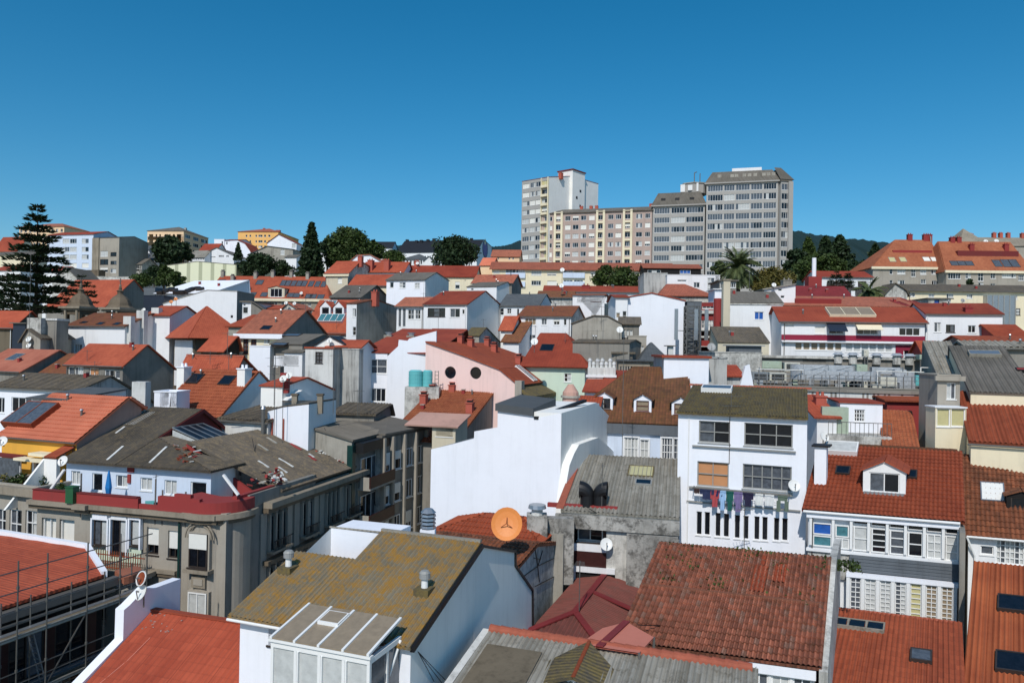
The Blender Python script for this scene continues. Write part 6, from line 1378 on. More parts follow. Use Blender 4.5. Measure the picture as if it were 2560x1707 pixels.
# ================================================================ house with black cowls and loggia
h=H('n','loggia_house','stained concrete house with corrugated grey roof, black cowls and a recessed balcony',(1195,1150),(2225,1195),42,wall='concl',roof='greyl',dep=9,rz=(1830,688),ry=8.6,rip=(.26,.04),o=.05,ol=.02,orr=.02,rev=1.1,
 win='1268 1285 1588 1450 d11n')
LG=h
m=MB(); zt=h.ze
m.box((-.3,-.25,zt-.8),(h.w+.02,-.004,zt-.05),'rubble'); m.build('parapet_band',h.root)
x0,zz=h.py(S('n',(1265,1450)),0); x1,_=h.py(S('n',(1590,1450)),0); z1=h.py(S('n',(1420,1470)),0)[1]
window(h.root,(x0+.35,z1+.25,x0+1.8,z1+1.4),lambda u,v,d:Vector((u,.8+d,v)),'d21')
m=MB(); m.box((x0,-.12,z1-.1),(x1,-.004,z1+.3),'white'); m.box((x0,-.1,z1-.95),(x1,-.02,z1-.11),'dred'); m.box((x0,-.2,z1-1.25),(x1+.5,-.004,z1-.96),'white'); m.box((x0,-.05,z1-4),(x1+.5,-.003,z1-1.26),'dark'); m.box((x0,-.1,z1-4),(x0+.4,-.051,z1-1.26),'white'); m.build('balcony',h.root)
m=MB(); xr,_=h.py(S('n',(1770,1400)),0); m.box((xr,-.5,0),(h.w-.05,-.26,zt-.85),'rubble'); m.build('rubble_wall',h.root)
m=MB(); m.box((xr-1.3,-.6,0),(xr-.02,-.26,zt-1.6),'white') if 0 else None
m=MB(); m.box((-.3,-1.5,0),(x0-.1,-.26,zt-.9),'conc'); m.build('concrete_pier',h.root)
dishwall(h,'white dish on the balcony edge of the loggia house',(1588,1430),.42,out=.4,az=0)
# red verge and roof extras
m=MB(); sl=(h.prof[1][1]-h.prof[0][1])/h.prof[1][0]; m.prism([(-.3,-.0,h.ze+.2),(.12,-.0,h.ze+.2),(.12,h.prof[1][0],h.prof[1][1]+.22),(-.3,h.prof[1][0],h.prof[1][1]+.22)],(0,0,.07),'ridge'); m.build('red_verge',h.roofo)
h.sky((1912,905),1.0,.8,'pd','fg'); h.sky((1890,800),1.6,1.7,'py','greym',hh=.03,name='translucent_panel')
for i,(x,l,az) in enumerate(((1420,'left black metal chimney cowl on the grey corrugated roof',.5),(1530,'right black metal chimney cowl on the grey corrugated roof',-.5))):
    q=h.hit((x,1095)); r=empty('chimney_cowl',h.W(q),-h.th,l,'cowl','black cowls'); m=MB(); N=10; m.cyl((0,0),.4,.38,-.2,.62,'blk',16); m.build('pipe',r); m=MB()
    s_=-1 if i==0 else 1; prev=None
    for j in range(N+1):
        a=math.pi*.5*j/N; c=Vector((s_*(.42-.42*math.cos(a)),0,.6+.3*math.sin(a))); d=Vector((s_*math.sin(a),0,math.cos(a))); u=Vector((0,1,0)); v=d.cross(u); rr=.39+.12*j/N; ring=[c+u*rr*math.cos(t*.3927)+v*rr*math.sin(t*.3927) for t in range(16)]
        if prev:
            for t in range(16): m.face([prev[t],prev[(t+1)%16],ring[(t+1)%16],ring[t]],'blk')
        prev=ring
    m.build('hood',r,smooth=True)
m=MB(); q=h.hit((1470,1110)); m.box((q.x-2.6,q.y-.15,q.z-.1),(q.x+1.4,q.y+.15,q.z+.12),'redw'); m.build('flashing',h.roofo)
antenna('thin aerial mast rising between the two black cowls',h.W(h.hit((1548,1120))),2.6,1,L=.2)
# white stained chimney wall left of it
q=at('n',985,1170,40.5); m=MB(); m.box((q.x-.55,q.y-.5,q.z-3.4),(q.x+.55,q.y+.6,q.z),'rubble'); m.cyl((q.x,q.y),.32,.3,q.z,q.z+.35,'whited',10); m.cyl((q.x,q.y),.5,.45,q.z+.35,q.z+.55,'metal',12); tag(m.build('white_chimney'),'stained white masonry chimney right of the orange dish','chimney')
q=at('n',1100,1195,41); m=MB(); m.box((q.x-1.1,q.y-.3,q.z-3.6),(q.x+1.3,q.y+.4,q.z),'rubble'); tag(m.build('stained_wall'),'short stained masonry wall between the white chimney and the loggia house','wall')
# ================================================================ left: yellow house, dark roof, corner building
h=H('e','long_black_roof_house','white house with long dark roof and stained grey boarded gable at the left',(-60,800),(722,812),67,th=18,wall='whitec',side='streak',roof='greyd',Sd=[(1012,708),(1425,960)],rip=(.25,.03),o=.2,win='-20 895 40 1035 d21,105 895 290 1030 d31'); h.root.name='dark_roofed_house'
q=at('e',1300,790,66); m=MB(); m.box((q.x-.6,q.y-.5,q.z-2),(q.x+.6,q.y+.5,q.z+.4),'whited'); tag(m.build('low_chimney'),'low white chimney on the black verge of the stained grey gable','chimney')
# e4 red houses
h=H('e','red_tiled_house','rear red tiled house with many aerials behind the house with two white chimneys',(1668,655),(2160,668),71,th=18,wall='concd',roof='red',Sd=[(2225,530),(2350,660)],o=.25,cap='ridge')
h=H('e','two_chimney_house','red tiled house with lichen patch, two white chimneys, two skylights and bluish gable',(1440,1052),(2020,1088),63,th=20,wall='whiteb',side='whiteb',roof='rtil2',Sd=[(2378,664),(2690,1000)],rip=(.24,.03),row=.4,o=.1); h.root.name='red_tiled_house'
h.sky((1800,735),1.3,1.3,'pd','fk'); h.sky((2092,750),1.3,1.2,'pd','fk')
for p in ((1690,700),(2245,720)):
    h.chim((p[0],p[1]+45),.95,.9,2.0,'whiteb',ck='whitec')
h=H('e','white_chimney_block','white block with two bluish panels left of the lichen-patched red roof',(1418,845),(1622,845),60,th=6,dep=2,flat=('x',-.1),wall='whitec',roof='whitec',win='1470 845 1548 980 g11,1572 850 1620 980 g11'); h.root['category']='chimney'
h=H('f','bluish_gable_house','small house with red roof, pale blue-grey gable and two little chimneys in the centre',(560,1160),(755,1258),61,th=18,wall='whiteb',side='whiteb',roof='red',Sd=[(985,1088),(1225,1195)],o=.12)
m=MB(); Q=[h.px(S('f',p),h.w+.6) for p in ((800,1290),(940,1195),(1080,1290))]; m.prism([(h.w+.6,q[0],q[1]) for q in Q],(-.58,0,0),'whiteb'); m.build('lower_gable',h.root)
for x,l in ((872,'left little stone chimney under the pale blue-grey gable'),(1105,'right little stone chimney under the pale blue-grey gable')):
    q=at('f',x,1290,57); m=MB(); m.box((q.x-.2,q.y-.2,q.z-1),(q.x+.2,q.y+.2,q.z+.4),'stone'); m.box((q.x-.26,q.y-.26,q.z+.4),(q.x+.26,q.y+.26,q.z+.52),'stoned'); tag(m.build('stone_chimney'),l,'chimney')
q=at('f',770,1110,60.5); m=MB(); m.box((q.x-.3,q.y,q.z-1),(q.x+.35,q.y+.5,q.z+.65),'redw'); tag(m.build('red_chimney'),'red rendered chimney carrying two dishes in the centre','chimney')
dish('left white dish of the pair on the red chimney in the centre',at('f',765,1092,60),.6,mast=.3); dish('right white dish of the pair on the red chimney in the centre',at('f',820,1060,60),.55,mast=.5)
# yellow house
h=H('e','yellow_house','yellow house with salmon-orange tiled roof, big framed skylight and terrace',(18,1245),(705,1303),52,wall='yellow',side='pinkbr',roof='orange',Sd=[(1178,905),(1300,990)],rip=(.24,.03),row=.4,o=.25,rev=.12,
 win='305 1575 385 1700 d11'); YH=h
h.sky((300,1075),3.1,2.5,'pg','rust',hh=.35,n=2)
m=MB(); 
def bx(fr,x0,y0,x1,y1,c,t,k):
    a,zt=h.py(S(fr,(x0,y0)),c); b,_=h.py(S(fr,(x1,y0)),c); zl=h.py(S(fr,(x0,y1)),c)[1]; m.box((a,c,zl),(b,c+t,zt),k)
bx('j',-60,485,200,515,-.4,.39,'wine'); m.build('balcony_beam',h.root); m=MB(); bx('j',258,483,490,510,-1.0,.9,'cream'); m.build('awning',h.root); m=MB(); bx('j',120,530,480,552,-1.3,.8,'cream'); m.build('awning',h.root)
m=MB(); bx('j',-60,520,175,700,-.9,.06,'pg'); m.build('glass_screen',h.root); m=MB(); bx('j',172,560,186,760,-.85,.1,'white'); bx('j',296,560,312,780,-.3,.25,'white'); bx('j',312,575,384,770,-.1,.09,'dark'); bx('j',312,700,384,790,-.2,.09,'whitec'); m.build('door',h.root)
h=H('j','terrace_block','grey rendered building with potted plants on its terrace, left of the corner building',(-120,760),(350,812),47.5,wall='tan',roof='concd',flat=('x',-.6),dep=6,rev=.2,cor=('stone',.5,.4),win='-30 1000 50 1215 d22,88 1005 195 1275 d22,235 1015 335 1245 d22'); h.root.name='rendered_building'; h.root['category']='building'
def plant(label,p,s=.5,k='leafm',d=None,pot='potm',name='potted_plant'):
    q=at(*p,d); r=empty(name,q,0,label,'plant','potted plants on the terraces'); m=MB(); m.cyl((0,0),.2*s/.5,.26*s/.5,-.35,.05,pot,10); m.build('pot',r); m=MB()
    for i in range(160):
        v=Vector((random.gauss(0,.5),random.gauss(0,.5),abs(random.gauss(0,.7)))).normalized()*s*random.uniform(.3,1); v.z=abs(v.z)*1.3; leafq(m,v,.2*s/.5,k)
    m.build('foliage',r)
for i,(x,l,k,s) in enumerate(((25,'leftmost yellow-green potted plant on the grey terrace','leafy',.55),(105,'second potted plant from the left on the grey terrace','leafm',.4),(190,'brown-potted plant, third from the left on the grey terrace','leafm',.6),(370,'tall leafy potted plant by the yellow house door','leafm',.7),(440,'bushy potted plant right of the yellow house door','leafd',.6))): plant(l,('j',x,770),s,k,48.5)
dish('white dish at the left edge before the yellow wall',at('j',22,378,47.5),.62,mast=.5,az=10)
h=H('e','glass_penthouse','white slatted penthouse with blue-grey glass roof behind the salmon-orange roof',(295,908),(622,922),55.5,th=17,wall='white',roof='slate',dep=5.5,rz=(640,805),ry=5.4,o=.2,ol=.4)
m=MB()
for i in range(3): 
    z=h.ze-.35-i*.35; m.box((.2,-.06,z),(h.w*.48,-.003,z+.08),'fg'); m.box((h.w*.55,-.06,z),(h.w*.95,-.003,z+.08),'fg')
m.build('slats',h.root)
# ---- corner building
h=H('j','corner_building','grey corner building with red parapet, rounded arched bay and mint loggia',(345,905),(2080,1058),45,wall='tan',side='concd',roof='conc',flat=('x',-.9),dep=16.5,cat='building',rev=.3,
 win='385 1060 512 1310 b21,548 1075 680 1330 b11,1352 1165 1455 1420 h21k,1545 1200 1648 1455 h21k'); CB=h
w=h.w; ze=h.ze; fz=lambda x,y:h.py(S('j',(x,y)),0)
# mint loggia (recess dressing)
xa,_=fz(845,1150); xb,_=fz(1308,1150); zt=fz(1080,1000)[1]; zl=fz(1080,1400)[1]
m=MB(); m.box((xa,-.06,zl-.5),(xb,-.004,zt),'mint'); m.build('mint_panel',h.root)
for i,(a,b) in enumerate(((880,1010),(1050,1185),(1222,1306))):
    x0,x1=fz(a,1150)[0],fz(b,1150)[0]; z1=fz((a+b)/2,1095)[1]; z0=fz((a+b)/2,1330 if i!=1 else 1400)[1]; window(h.root,(x0,z0,x1,z1),lambda u,v,d:Vector((u,-.2+d,v)),['c21k','d21k','c11k'][i],rev=.13)
    m=MB(); cx=(x0+x1)/2; rr=(x1-x0)*.58
    for j in range(10):
        a0,a1=math.pi*j/10,math.pi*(j+1)/10; m.bar((cx+rr*math.cos(a0),-.1,z1+.15+rr*math.sin(a0)),(cx+rr*math.cos(a1),-.1,z1+.15+rr*math.sin(a1)),.08,'white')
    for s_ in (x0-.12,x1+.02): m.box((s_,-.28,z0-.2),(s_+.1,-.061,z1+.1),'whitec')
    m.box((x0-.02,-.26,z1+.02),(x1+.02,-.061,z1+.45),'whitec' if i!=1 else 'white'); m.build('window_arch',h.root)
# projecting cornice, parapet with steps
m=MB()
for x0,x1,y in ((-.3,fz(750,900)[0],-.5),(fz(750,900)[0]+.01,xa+.2,-.75),(xa+.21,w-.4,-.5)):
    m.box((x0,y,ze-.25),(x1,-.004,ze+.02),'stone'); m.box((x0,y*.7,ze-.5),(x1,-.004,ze-.255),'stoned')
m.build('cornice',h.root)
m=MB(); 
for x0,x1,zz in ((0,fz(745,850)[0],.6),(fz(745,850)[0],fz(1310,900)[0],.62),(fz(1490,900)[0],w-1.5,.85),(fz(1640,900)[0],fz(1790,900)[0],1.05)):
    m.box((x0+.003*zz,-.35-.01*zz,ze+.03),(x1,-.1,ze+zz),'redw')
m.box((fz(1310,900)[0]+.01,-.3,ze+.03),(fz(1490,900)[0]-.01,-.12,ze+.3),'redw'); m.box((0,-.4,ze+.63),(fz(1300,900)[0],-.05,ze+.68),'wine'); m.box((w-.35,1.0,ze+.03),(w-.05,4.8,ze+.85),'redw'); m.build('red_parapet',h.root)
# rounded bay at the corner: round tower segment
cxy=(w-1.5,1.5); rb=1.75
m=MB(); N=24
def arc(r,z0,z1,k,m,a0=-200,a1=20):
    for j in range(N):
        t0,t1=R(a0+(a1-a0)*j/N),R(a0+(a1-a0)*(j+1)/N); p=[(cxy[0]+r*math.cos(t),cxy[1]+r*math.sin(t)) for t in (t0,t1)]
        m.face([(p[0][0],p[0][1],z0),(p[1][0],p[1][1],z0),(p[1][0],p[1][1],z1),(p[0][0],p[0][1],z1)],k); m.face([(p[0][0],p[0][1],z1),(p[1][0],p[1][1],z1),(*cxy,z1)],k); m.face([(p[1][0],p[1][1],z0),(p[0][0],p[0][1],z0),(*cxy,z0)],k)
arc(rb,-2,ze-.02,'tan',m); m.build('round_bay',h.root); m=MB(); arc(rb+.45,ze-.25,ze+.05,'stone',m); arc(rb+.25,ze-.5,ze-.255,'stoned',m); m.build('bay_cornice',h.root); m=MB(); arc(rb+.2,ze+.06,ze+.68,'redw',m); m.build('bay_parapet',h.root)
yf=cxy[1]-rb
for zc,sty,hh in ((ze-2.0,'h21k',1.9),(ze-5.5,'c21',2.3)):
    x0=cxy[0]-.6; 
    m=MB(); m.box((x0-.1,yf-.1,zc-hh/2-.1),(x0+1.3,yf+.4,zc+hh/2+.06),'tan'); m.build('window_surround',h.root); window(h.root,(x0,zc-hh/2,x0+1.2,zc+hh/2),lambda u,v,d:Vector((u,yf-.24+d,v)),sty,rev=.13)
    m=MB(); m.box((x0-.25,yf-.35,zc-hh/2-.3),(x0+1.4,yf+.2,zc-hh/2-.11),'stone')
    if zc>ze-3:
        for rr in (.78,.95):
            for j in range(12):
                a0,a1=math.pi*j/12,math.pi*(j+1)/12; m.bar((x0+.6+rr*math.cos(a0),yf-.05,zc+hh/2-.3+rr*math.sin(a0)),(x0+.6+rr*math.cos(a1),yf-.05,zc+hh/2-.3+rr*math.sin(a1)),.07,'stone')
        m.box((x0+.45,yf-.2,zc+hh/2+.5),(x0+.75,yf+.1,zc+hh/2+.85),'stone')
        m.box((x0+.15,yf-.1,zc-hh/2-1.15),(x0+1.05,yf+.1,zc-hh/2-.5),'stone'); m.box((x0+.3,yf-.14,zc-hh/2-1.0),(x0+.9,yf+.1,zc-hh/2-.65),'tan')
    m.build('bay_ornament',h.root)
# string course, downpipe, lower windows, iron fence balcony
m=MB(); m.box((0,-.2,ze-3.6),(w-3.2,-.004,ze-3.4),'stone'); m.box((0,-.12,ze-3.8),(w-3.2,-.004,ze-3.61),'stoned'); m.build('string_course',h.root)
m=MB(); x=fz(1662,1200)[0]; m.bar((x,-.15,ze-.4),(x,-.15,1),.14,'dgreen',sides=8); m.bar((x-.02,-.15,ze-6.4),(x+.3,-.15,ze-6.8),.12,'dgreen'); m.build('downpipe',h.root)
for a in (.1,.32,.52,.7):
    window(h.root,(w*a,ze-6.6,w*a+1.0,ze-4.5),lambda u,v,d:Vector((u,-.16+d,v)),'d21k',rev=.13)
# shaded street side: pilasters, openings, cornice
sx=lambda x,y:h.px(S('l',(x,y)),w)
m=MB(); m.box((w+.004,3.4,ze-.3),(w+.7,h.dep,ze+.05),'stone'); m.box((w+.004,3.4,ze-.6),(w+.45,h.dep,ze-.31),'stoned'); m.box((w-.25,2,ze+.06),(w+.1,9.5,ze+.75),'concd'); m.box((w+.004,3.4,ze-3.75),(w+.5,h.dep,ze-3.5),'stoned'); m.build('side_cornice',h.root)
m=MB()
for y in (3.2,6.0,6.9,9.3,10.1,12.9,15.7): m.box((w+.004,y,0),(w+.1,y+.6,ze-.62),'tan')
m.build('pilaster',h.root)
s3=lambda u,v,d:Vector((w+.14-d,u,v))
for y0,ws,ga in ((4.05,(.45,.45,.45),.66),(7.75,(.5,.5),.8),(10.95,(.4,.4,.4),.62),(13.7,(.45,.45,.45),.65)):
    for i,ww in enumerate(ws):
        for zt,hh in ((ze-1.0,2.0),(ze-4.2,2.0)):
            window(h.root,(y0+i*ga,zt-hh,y0+i*ga+ww,zt),s3,'d12k',rev=.13)
            m=MB(); yy=y0+i*ga
            m.box((w+.004,yy-.14,zt-hh-.15),(w+.26,yy-.02,zt+.2),'tan'); m.box((w+.004,yy+ww+.02,zt-hh-.15),(w+.26,yy+ww+.14,zt+.2),'tan'); m.build('window_surround',h.root)
    m=MB(); L_=len(ws)*ga
    m.box((w+.02,y0-.2,ze-3.15),(w+.6,y0+L_,ze-3.02),'stone')
    for j in range(int(L_/.16)): m.bar((w+.55,y0-.15+j*.16,ze-3.02),(w+.55,y0-.15+j*.16,ze-2.4),.03,'blk')
    m.bar((w+.55,y0-.15,ze-2.4),(w+.55,y0+L_,ze-2.4),.05,'blk'); m.build('balcony',h.root)
# ---- attic house with hipped grey roof on the corner building
A=H('j','attic_house','pale blue attic storey with big patched dark grey roof on top of the corner building',(612,545),(1940,646),48.2,th=math.degrees(CB.th),wall='bluew',side='whiteb',roof='greyd',dep=2.4,flat=('x',.1),noroof=True,rev=.16,
 win='655 650 735 778 c21,848 672 938 836 d11,1066 690 1172 800 c21,1290 712 1396 830 c21,1512 735 1622 870 c21,1752 752 1895 898 d11',base=CB.o3.z+CB.ze-.9)
A.root['category']='attic storey'
h=A; w=h.w; ze_=h.ze; ry,zr,x1,yb=7.7,h.ze+2.7,4.35,3.2; zb=ze_+2.7*yb/ry; yk=11.6
h.kind='S'; h.prof=[(0,ze_),(ry,zr),(yk,ze_+.3)]; h.dep=yk
m=MB(); m.box((.01,2.401,0),(x1-.02,yk,ze_-.01),'whiteb'); m.build('rear_wall',h.root)
sl=2.7/ry; o_=.45; m=MB()
panel(m,[(-.1,-o_,ze_-o_*sl),(x1,-o_,ze_-o_*sl),(x1,ry,zr),(-.1,ry,zr)],'greyd',.12,(.2,.03))
panel(m,[(x1+.003,-o_,ze_-o_*sl),(w+.3,-o_,ze_-o_*sl),(x1+.003,yb,zb)],'greyd',.12,(.2,.03))
panel(m,[(w+.3,-o_,ze_-o_*sl),(w+.3,3.0,ze_-o_*sl),(x1,5.6,zb),(x1,yb,zb)],'greyd',.12,(.2,.03))
panel(m,[(x1,yk+.3,ze_+.1),(-.1,yk+.3,ze_+.1),(-.1,ry,zr),(x1,ry,zr)],'greyd',.12,(.2,.03)); h.roofo=m.build('roof',h.root)
m=MB(); m.prism([(x1-.3,yb-.6,ze_-.4),(x1-.3,yk,ze_-.4),(x1-.3,yk,ze_+.1),(x1-.3,ry,zr-.02),(x1-.3,yb-.6,ze_+(yb-.6)*sl-.02)],(.12,0,0),'wine'); m.build('wine_red_gable',h.root)
m=MB()
for ya,za,yc,zc in ((yb-.3,ze_+(yb-.3)*sl,ry,zr),(ry,zr,yk+.3,ze_+.1)): m.prism([(x1+.01,ya,za-.12),(x1+.01,yc,zc-.12),(x1+.01,yc,zc+.17),(x1+.01,ya,za+.17)],(.07,0,0),'wine')
m.build('verge_board',h.root)
# white drain lines and patches on the roof
for (xa,ya),(xb,yb) in (((985,560),(1130,435)),((1375,585),(1530,440)),((1065,315),(1145,255))):
    p,q=h.hit((xa,ya)),h.hit((xb,yb)); m=MB(); m.bar(p+Vector((0,0,.08)),q+Vector((0,0,.08)),.14,'whited',h=.04); m.build('roof_strip',h.roofo)
h.sky((1215,145),2.6,2.4,'pg','greym',hh=.05,n=2,name='translucent_panel'); h.sky((1120,150),1.2,2.2,'dish','fg',hh=.06,n=1,name='translucent_panel')
m=MB(); xa,zt=h.py(S('j',(1175,585)),-.06); xb,_=h.py(S('j',(1230,585)),-.06); zl=h.py(S('j',(1200,660)),-.06)[1]; m.box((xa,-.12,zl),(xb,-.004,zt),'redw'); m.box((xa,-.1,zl-.7),((xa+xb)/2,-.004,zl-.15),'redw'); m.build('red_patch',h.root)
m=MB()
for i in range(26):
    p=h.hit((1660+random.uniform(-30,120),460+random.uniform(-40,130))); m.bar(p+Vector((0,0,.05)),p+Vector((random.uniform(-.3,.3),random.uniform(-.4,.4),.12)),.14,random.choice(('whited','redw','rust')),h=.05)
m.build('broken_tiles',h.roofo)
# red roof strip left of the attic roof
m=MB(); panel(m,[(-1.5,-.3,h.ze+.05),(-.5,-.3,h.ze+.05),(-.5,ry,zr+.05),(-1.5,ry,zr+.05)],'rtile',.1); m.build('red_side_roof',h.root); m=MB(); m.prism([(-1.5,-.3,-.5),(-.5,-.3,-.5),(-.5,-.3,h.ze),(-1.5,-.3,h.ze)],(0,.3,0),'whiteb'); m.prism([(-1.5,-.25,0),(-1.5,-3,0),(-1.5,-.25,h.ze)],(-.15,0,0),'whiteb'); m.build('party_wall',h.root)
# glass lean-to on the gable
r=empty('lean_to_greenhouse',h.W((x1+.1,ry-3.4,zb-1.3)),-h.th,'glazed lean-to shed with four roof panes leaning on the wine-red gable','lean-to'); m=MB()
x1_,z1_,z0_=3.3,.9,0
pw=.78
for i in range(5):
    y=i*pw; m.bar((.1,y,2.0),(x1_,y,z1_),.09,'metal')
m.bar((.1,0,2.0),(.1,4*pw,2.0),.1,'metal'); m.bar((x1_,0,z1_),(x1_,4*pw,z1_),.12,'metal'); m.build('frame',r)
for x,y in ((x1_,0),(x1_,4*pw),(x1_,2*pw)): m=MB(); m.bar((x,y,-1.6),(x,y,z1_),.13,'metal'); m.build('post',r)
for i in range(4): y=i*pw; m=MB(); m.prism([(.1,y+.07,2.0),(x1_,y+.07,z1_),(x1_,y+pw-.07,z1_),(.1,y+pw-.07,2.0)],(0,0,.02),'pk'); m.build('roof_pane',r)
m=MB(); m.prism([(.1,-.02,-.1),(x1_-.6,-.02,-.5),(x1_-.6,-.02,1.0),(.1,-.02,1.85)],(0,.04,0),'pc'); m.build('side_glass',r)
# long grey roof of the street wing
h=CB; w=h.w; m=MB(); ex=w+.2; zr2=h.ze+3.0; ye0,ye1=5.2,15.2; xr=w-6.9
panel(m,[(ex,ye0,h.ze+.3),(ex,ye1,h.ze+.3),(xr,ye1,zr2),(xr,ye0,zr2)],'greyd',.12,(.2,.03)); m.build('wing_roof',h.root)
m=MB(); m.prism([(w-.1,ye0,h.ze-.8),(xr,ye0,h.ze-.8),(xr,ye0,zr2)],(0,.2,0),'redw'); m.prism([(w-.1,ye1,h.ze-.8),(xr,ye1,h.ze-.8),(xr,ye1,zr2)],(0,-.2,0),'conc'); m.build('wing_gable',h.root)
m=MB()
def rp(x,y): return Vector((x,y,h.ze+.3+(ex-x)*(zr2-h.ze-.3)/(ex-xr)+.2))
for i,(x,y,l,k,wd) in enumerate(((w-3.2,13,1.3,'redw',.25),(w-1.6,12.4,.9,'redw',.22),(w-2,12.8,.7,'whited',.15),(w-1.6,9.4,1.6,'whited',.12),(w-4.4,13.8,1.5,'whited',.1),(w-1.2,8,1,'whited',.12),(w-2.2,7.4,1.2,'whited',.12),(w-4,10,1.2,'conc',.15),(w-.6,6.6,.8,'redw',.2),(w-4.6,12,1.2,'conc',.2))):
    m.bar(rp(x,y),rp(x,y)+(rp(x-l*.8,y+.2)-rp(x,y)),wd,k,h=.06)
for i in range(60):
    x,y=w-random.uniform(.2,7),14.6+random.uniform(-.5,.6); p=rp(x,min(y,ye1)); m.bar(p,p+Vector((random.uniform(-.3,.3),random.uniform(-.3,.3),.05)),.12,random.choice(('whited','chr','conc')),h=.06)
m.build('roof_patches',h.roofo)['kind']='stuff'
q=h.W(rp(w-6.2,12.6)); m=MB(); m.cyl((0,0),.14,.14,-.3,1.8,'pole',10); m.cyl((0,0),.2,.1,1.8,2.05,'metal',10); tag(m.build('roof_flue',loc=q),'grey metal flue pipe standing on the long dark wing roof','flue')
# terrace clutter of the corner building
tz=CB.ze-.6
def tw(fr,x,y,yy): 
    a,z=CB.py(S(fr,(x,y)),yy); return CB.W((a,yy,CB.ze-.86))
q=tw('j',998,830,1.6); r=empty('folded_parasol',q,0,'folded bright blue parasol against the pale blue attic wall','parasol'); m=MB(); m.bar((0,0,0),(0,0,2.5),.05,'fw',sides=6); m.build('pole',r); m=MB(); m.cyl((0,0),.12,.2,.9,1.5,'blue',7); m.cyl((0,0),.2,.09,1.5,2.3,'blue',7); m.cyl((0,0),.09,.03,2.3,2.55,'blue',7); m.build('canopy',r)
dish('big white dish on a slanted pole at the left end of the red-parapet terrace',CB.W((CB.py(S('j',(580,560)),.6)[0],.6,CB.py(S('j',(580,560)),.6)[1])),.62,mast=.2)
for (a,b,l) in (((462,825),(590,640),'long slanted white pole under the big dish at the left end of the terrace'),((2052,685),(2190,870),'slanted white pole at the right end of the red-parapet terrace')):
    p1=CB.py(S('j',a),.2); p2=CB.py(S('j',b),.2); m=MB(); m.bar(CB.W((p1[0],.2,p1[1])),CB.W((p2[0],.2,p2[1])),.13,'fw'); tag(m.build('slanted_pole'),l,'pole')
a,z=CB.py(S('j',(650,870)),-.5); m=MB(); m.box((-.28,0,-.3),(.28,.45,.62),'green'); m.box((-.32,-.04,.62),(.32,.49,.68),'green'); o=m.build('green_bin',loc=CB.W((a,-.62,CB.ze+.35))); o.rotation_euler=(0,0,-CB.th); tag(o,'dark green bin hanging over the red parapet','bin')
def chair(label,fr,x,y,k,yy=.9):
    r=empty('terrace_chair',tw(fr,x,y,yy),random.random()*2,label,'chair','terrace furniture'); m=MB(); m.box((-.25,-.25,.42),(.25,.25,.47),k); m.build('seat',r); m=MB(); m.box((-.25,.22,.5),(.25,.27,1.0),k); m.build('backrest',r)
    for a in (-.22,.22):
        for b in (-.22,.22): m=MB(); m.bar((a,b,0),(a,b,.42),.05,k); m.build('leg',r)
for x,k,l in ((700,'slatew','grey terrace chair nearest the green bin'),(830,'tank','turquoise terrace chair left of the open door'),(1190,'dblue','dark blue terrace chair right of the table'),(1370,'tank','turquoise terrace chair in the middle of the terrace'),(1470,'dblue','dark blue terrace chair by the parapet gap')): chair(l,'j',x,840,k,1.0)
r=empty('terrace_table',tw('j',1100,850,1.1),-CB.th,'small table with dark top on the red-parapet terrace','table','terrace furniture'); m=MB(); m.box((-.8,-.4,.7),(.8,.4,.76),'blk'); m.build('tabletop',r)
for a in (-.75,.75): m=MB(); m.box((a-.03,-.35,0),(a+.03,.35,.7),'fw'); m.build('leg',r)
plant('small plant beside the green bin on the terrace',('j',560,815),.35,'leafm',46.5,'green')
for i,x in enumerate((745,1430,1495,1708)): m=MB(); q=tw('j',x,820,.0); m.bar(q,q+Vector((0,0,2.6 if i<2 else 2.0)),.07,'pole'); tag(m.build('terrace_post'),['thin grey post left on the red-parapet terrace','tallest thin grey post on the terrace','thin grey post beside the parapet gap','thin grey post before the attic corner window'][i],'post','posts on the terrace')
r=empty('debris_heap',CB.W(rp(w-.7,5.4)),0,'heap of broken red and white rubble behind the corner parapet','debris'); m=MB()
for i in range(50):
    p=Vector((random.gauss(0,.5),random.gauss(0,.5),abs(random.gauss(0,.35)))); m.bar(p,p+Vector((random.uniform(-.3,.3),random.uniform(-.3,.3),random.uniform(-.1,.25))),.16,random.choice(('redw','whited','blk','conc')),h=.08)
o=m.build('rubble',r); 
# ---- white block, grey shed and column block behind the wing
h=H('l','white_stair_block','tall plain white block with drain pipes between the dark roofs',(622,288),(1000,224),55.9,th=10,F=[(622,288),(770,250),(1000,224)],dep=5,wall='whitec',side='whiteb',roof='grey',o=.0,base=None); h.root.name='white_block'
m=MB(); 
for x,k in ((.13,'orange'),(.4,'orange')): m.bar((h.w*x,-.08,h.ze-.5),(h.w*x,-.08,h.ze-4.6),.1,'chr')
m.build('drain_pipe',h.root)
antenna('aerial on a tall mast before the plain white block',at('l',755,560,55),4.6,8,az=30,L=1.2); antenna('tall aerial mast left of the plain white block',at('l',680,540,55.5),6.2,9,az=70,L=1.6)
h=H('l','pantiled_house','house under a dark grey pantiled roof left of the plain white block',(190,365),(625,432),57,th=20,wall='whited',roof='greyd',dep=6,rz=(560,232),ry=5.5,rip=(.28,.05),o=.2,cap='conc'); h.root.name='dark_tiled_house'
h=H('l','dark_pantile_strip','dark pantiled roof strip right of the plain white block',(1225,310),(1600,270),66,th=12,wall='concd',roof='greyd',dep=4,rz=(1430,222),ry=3.6,rip=(.28,.05)); h.root.name='dark_tiled_house'
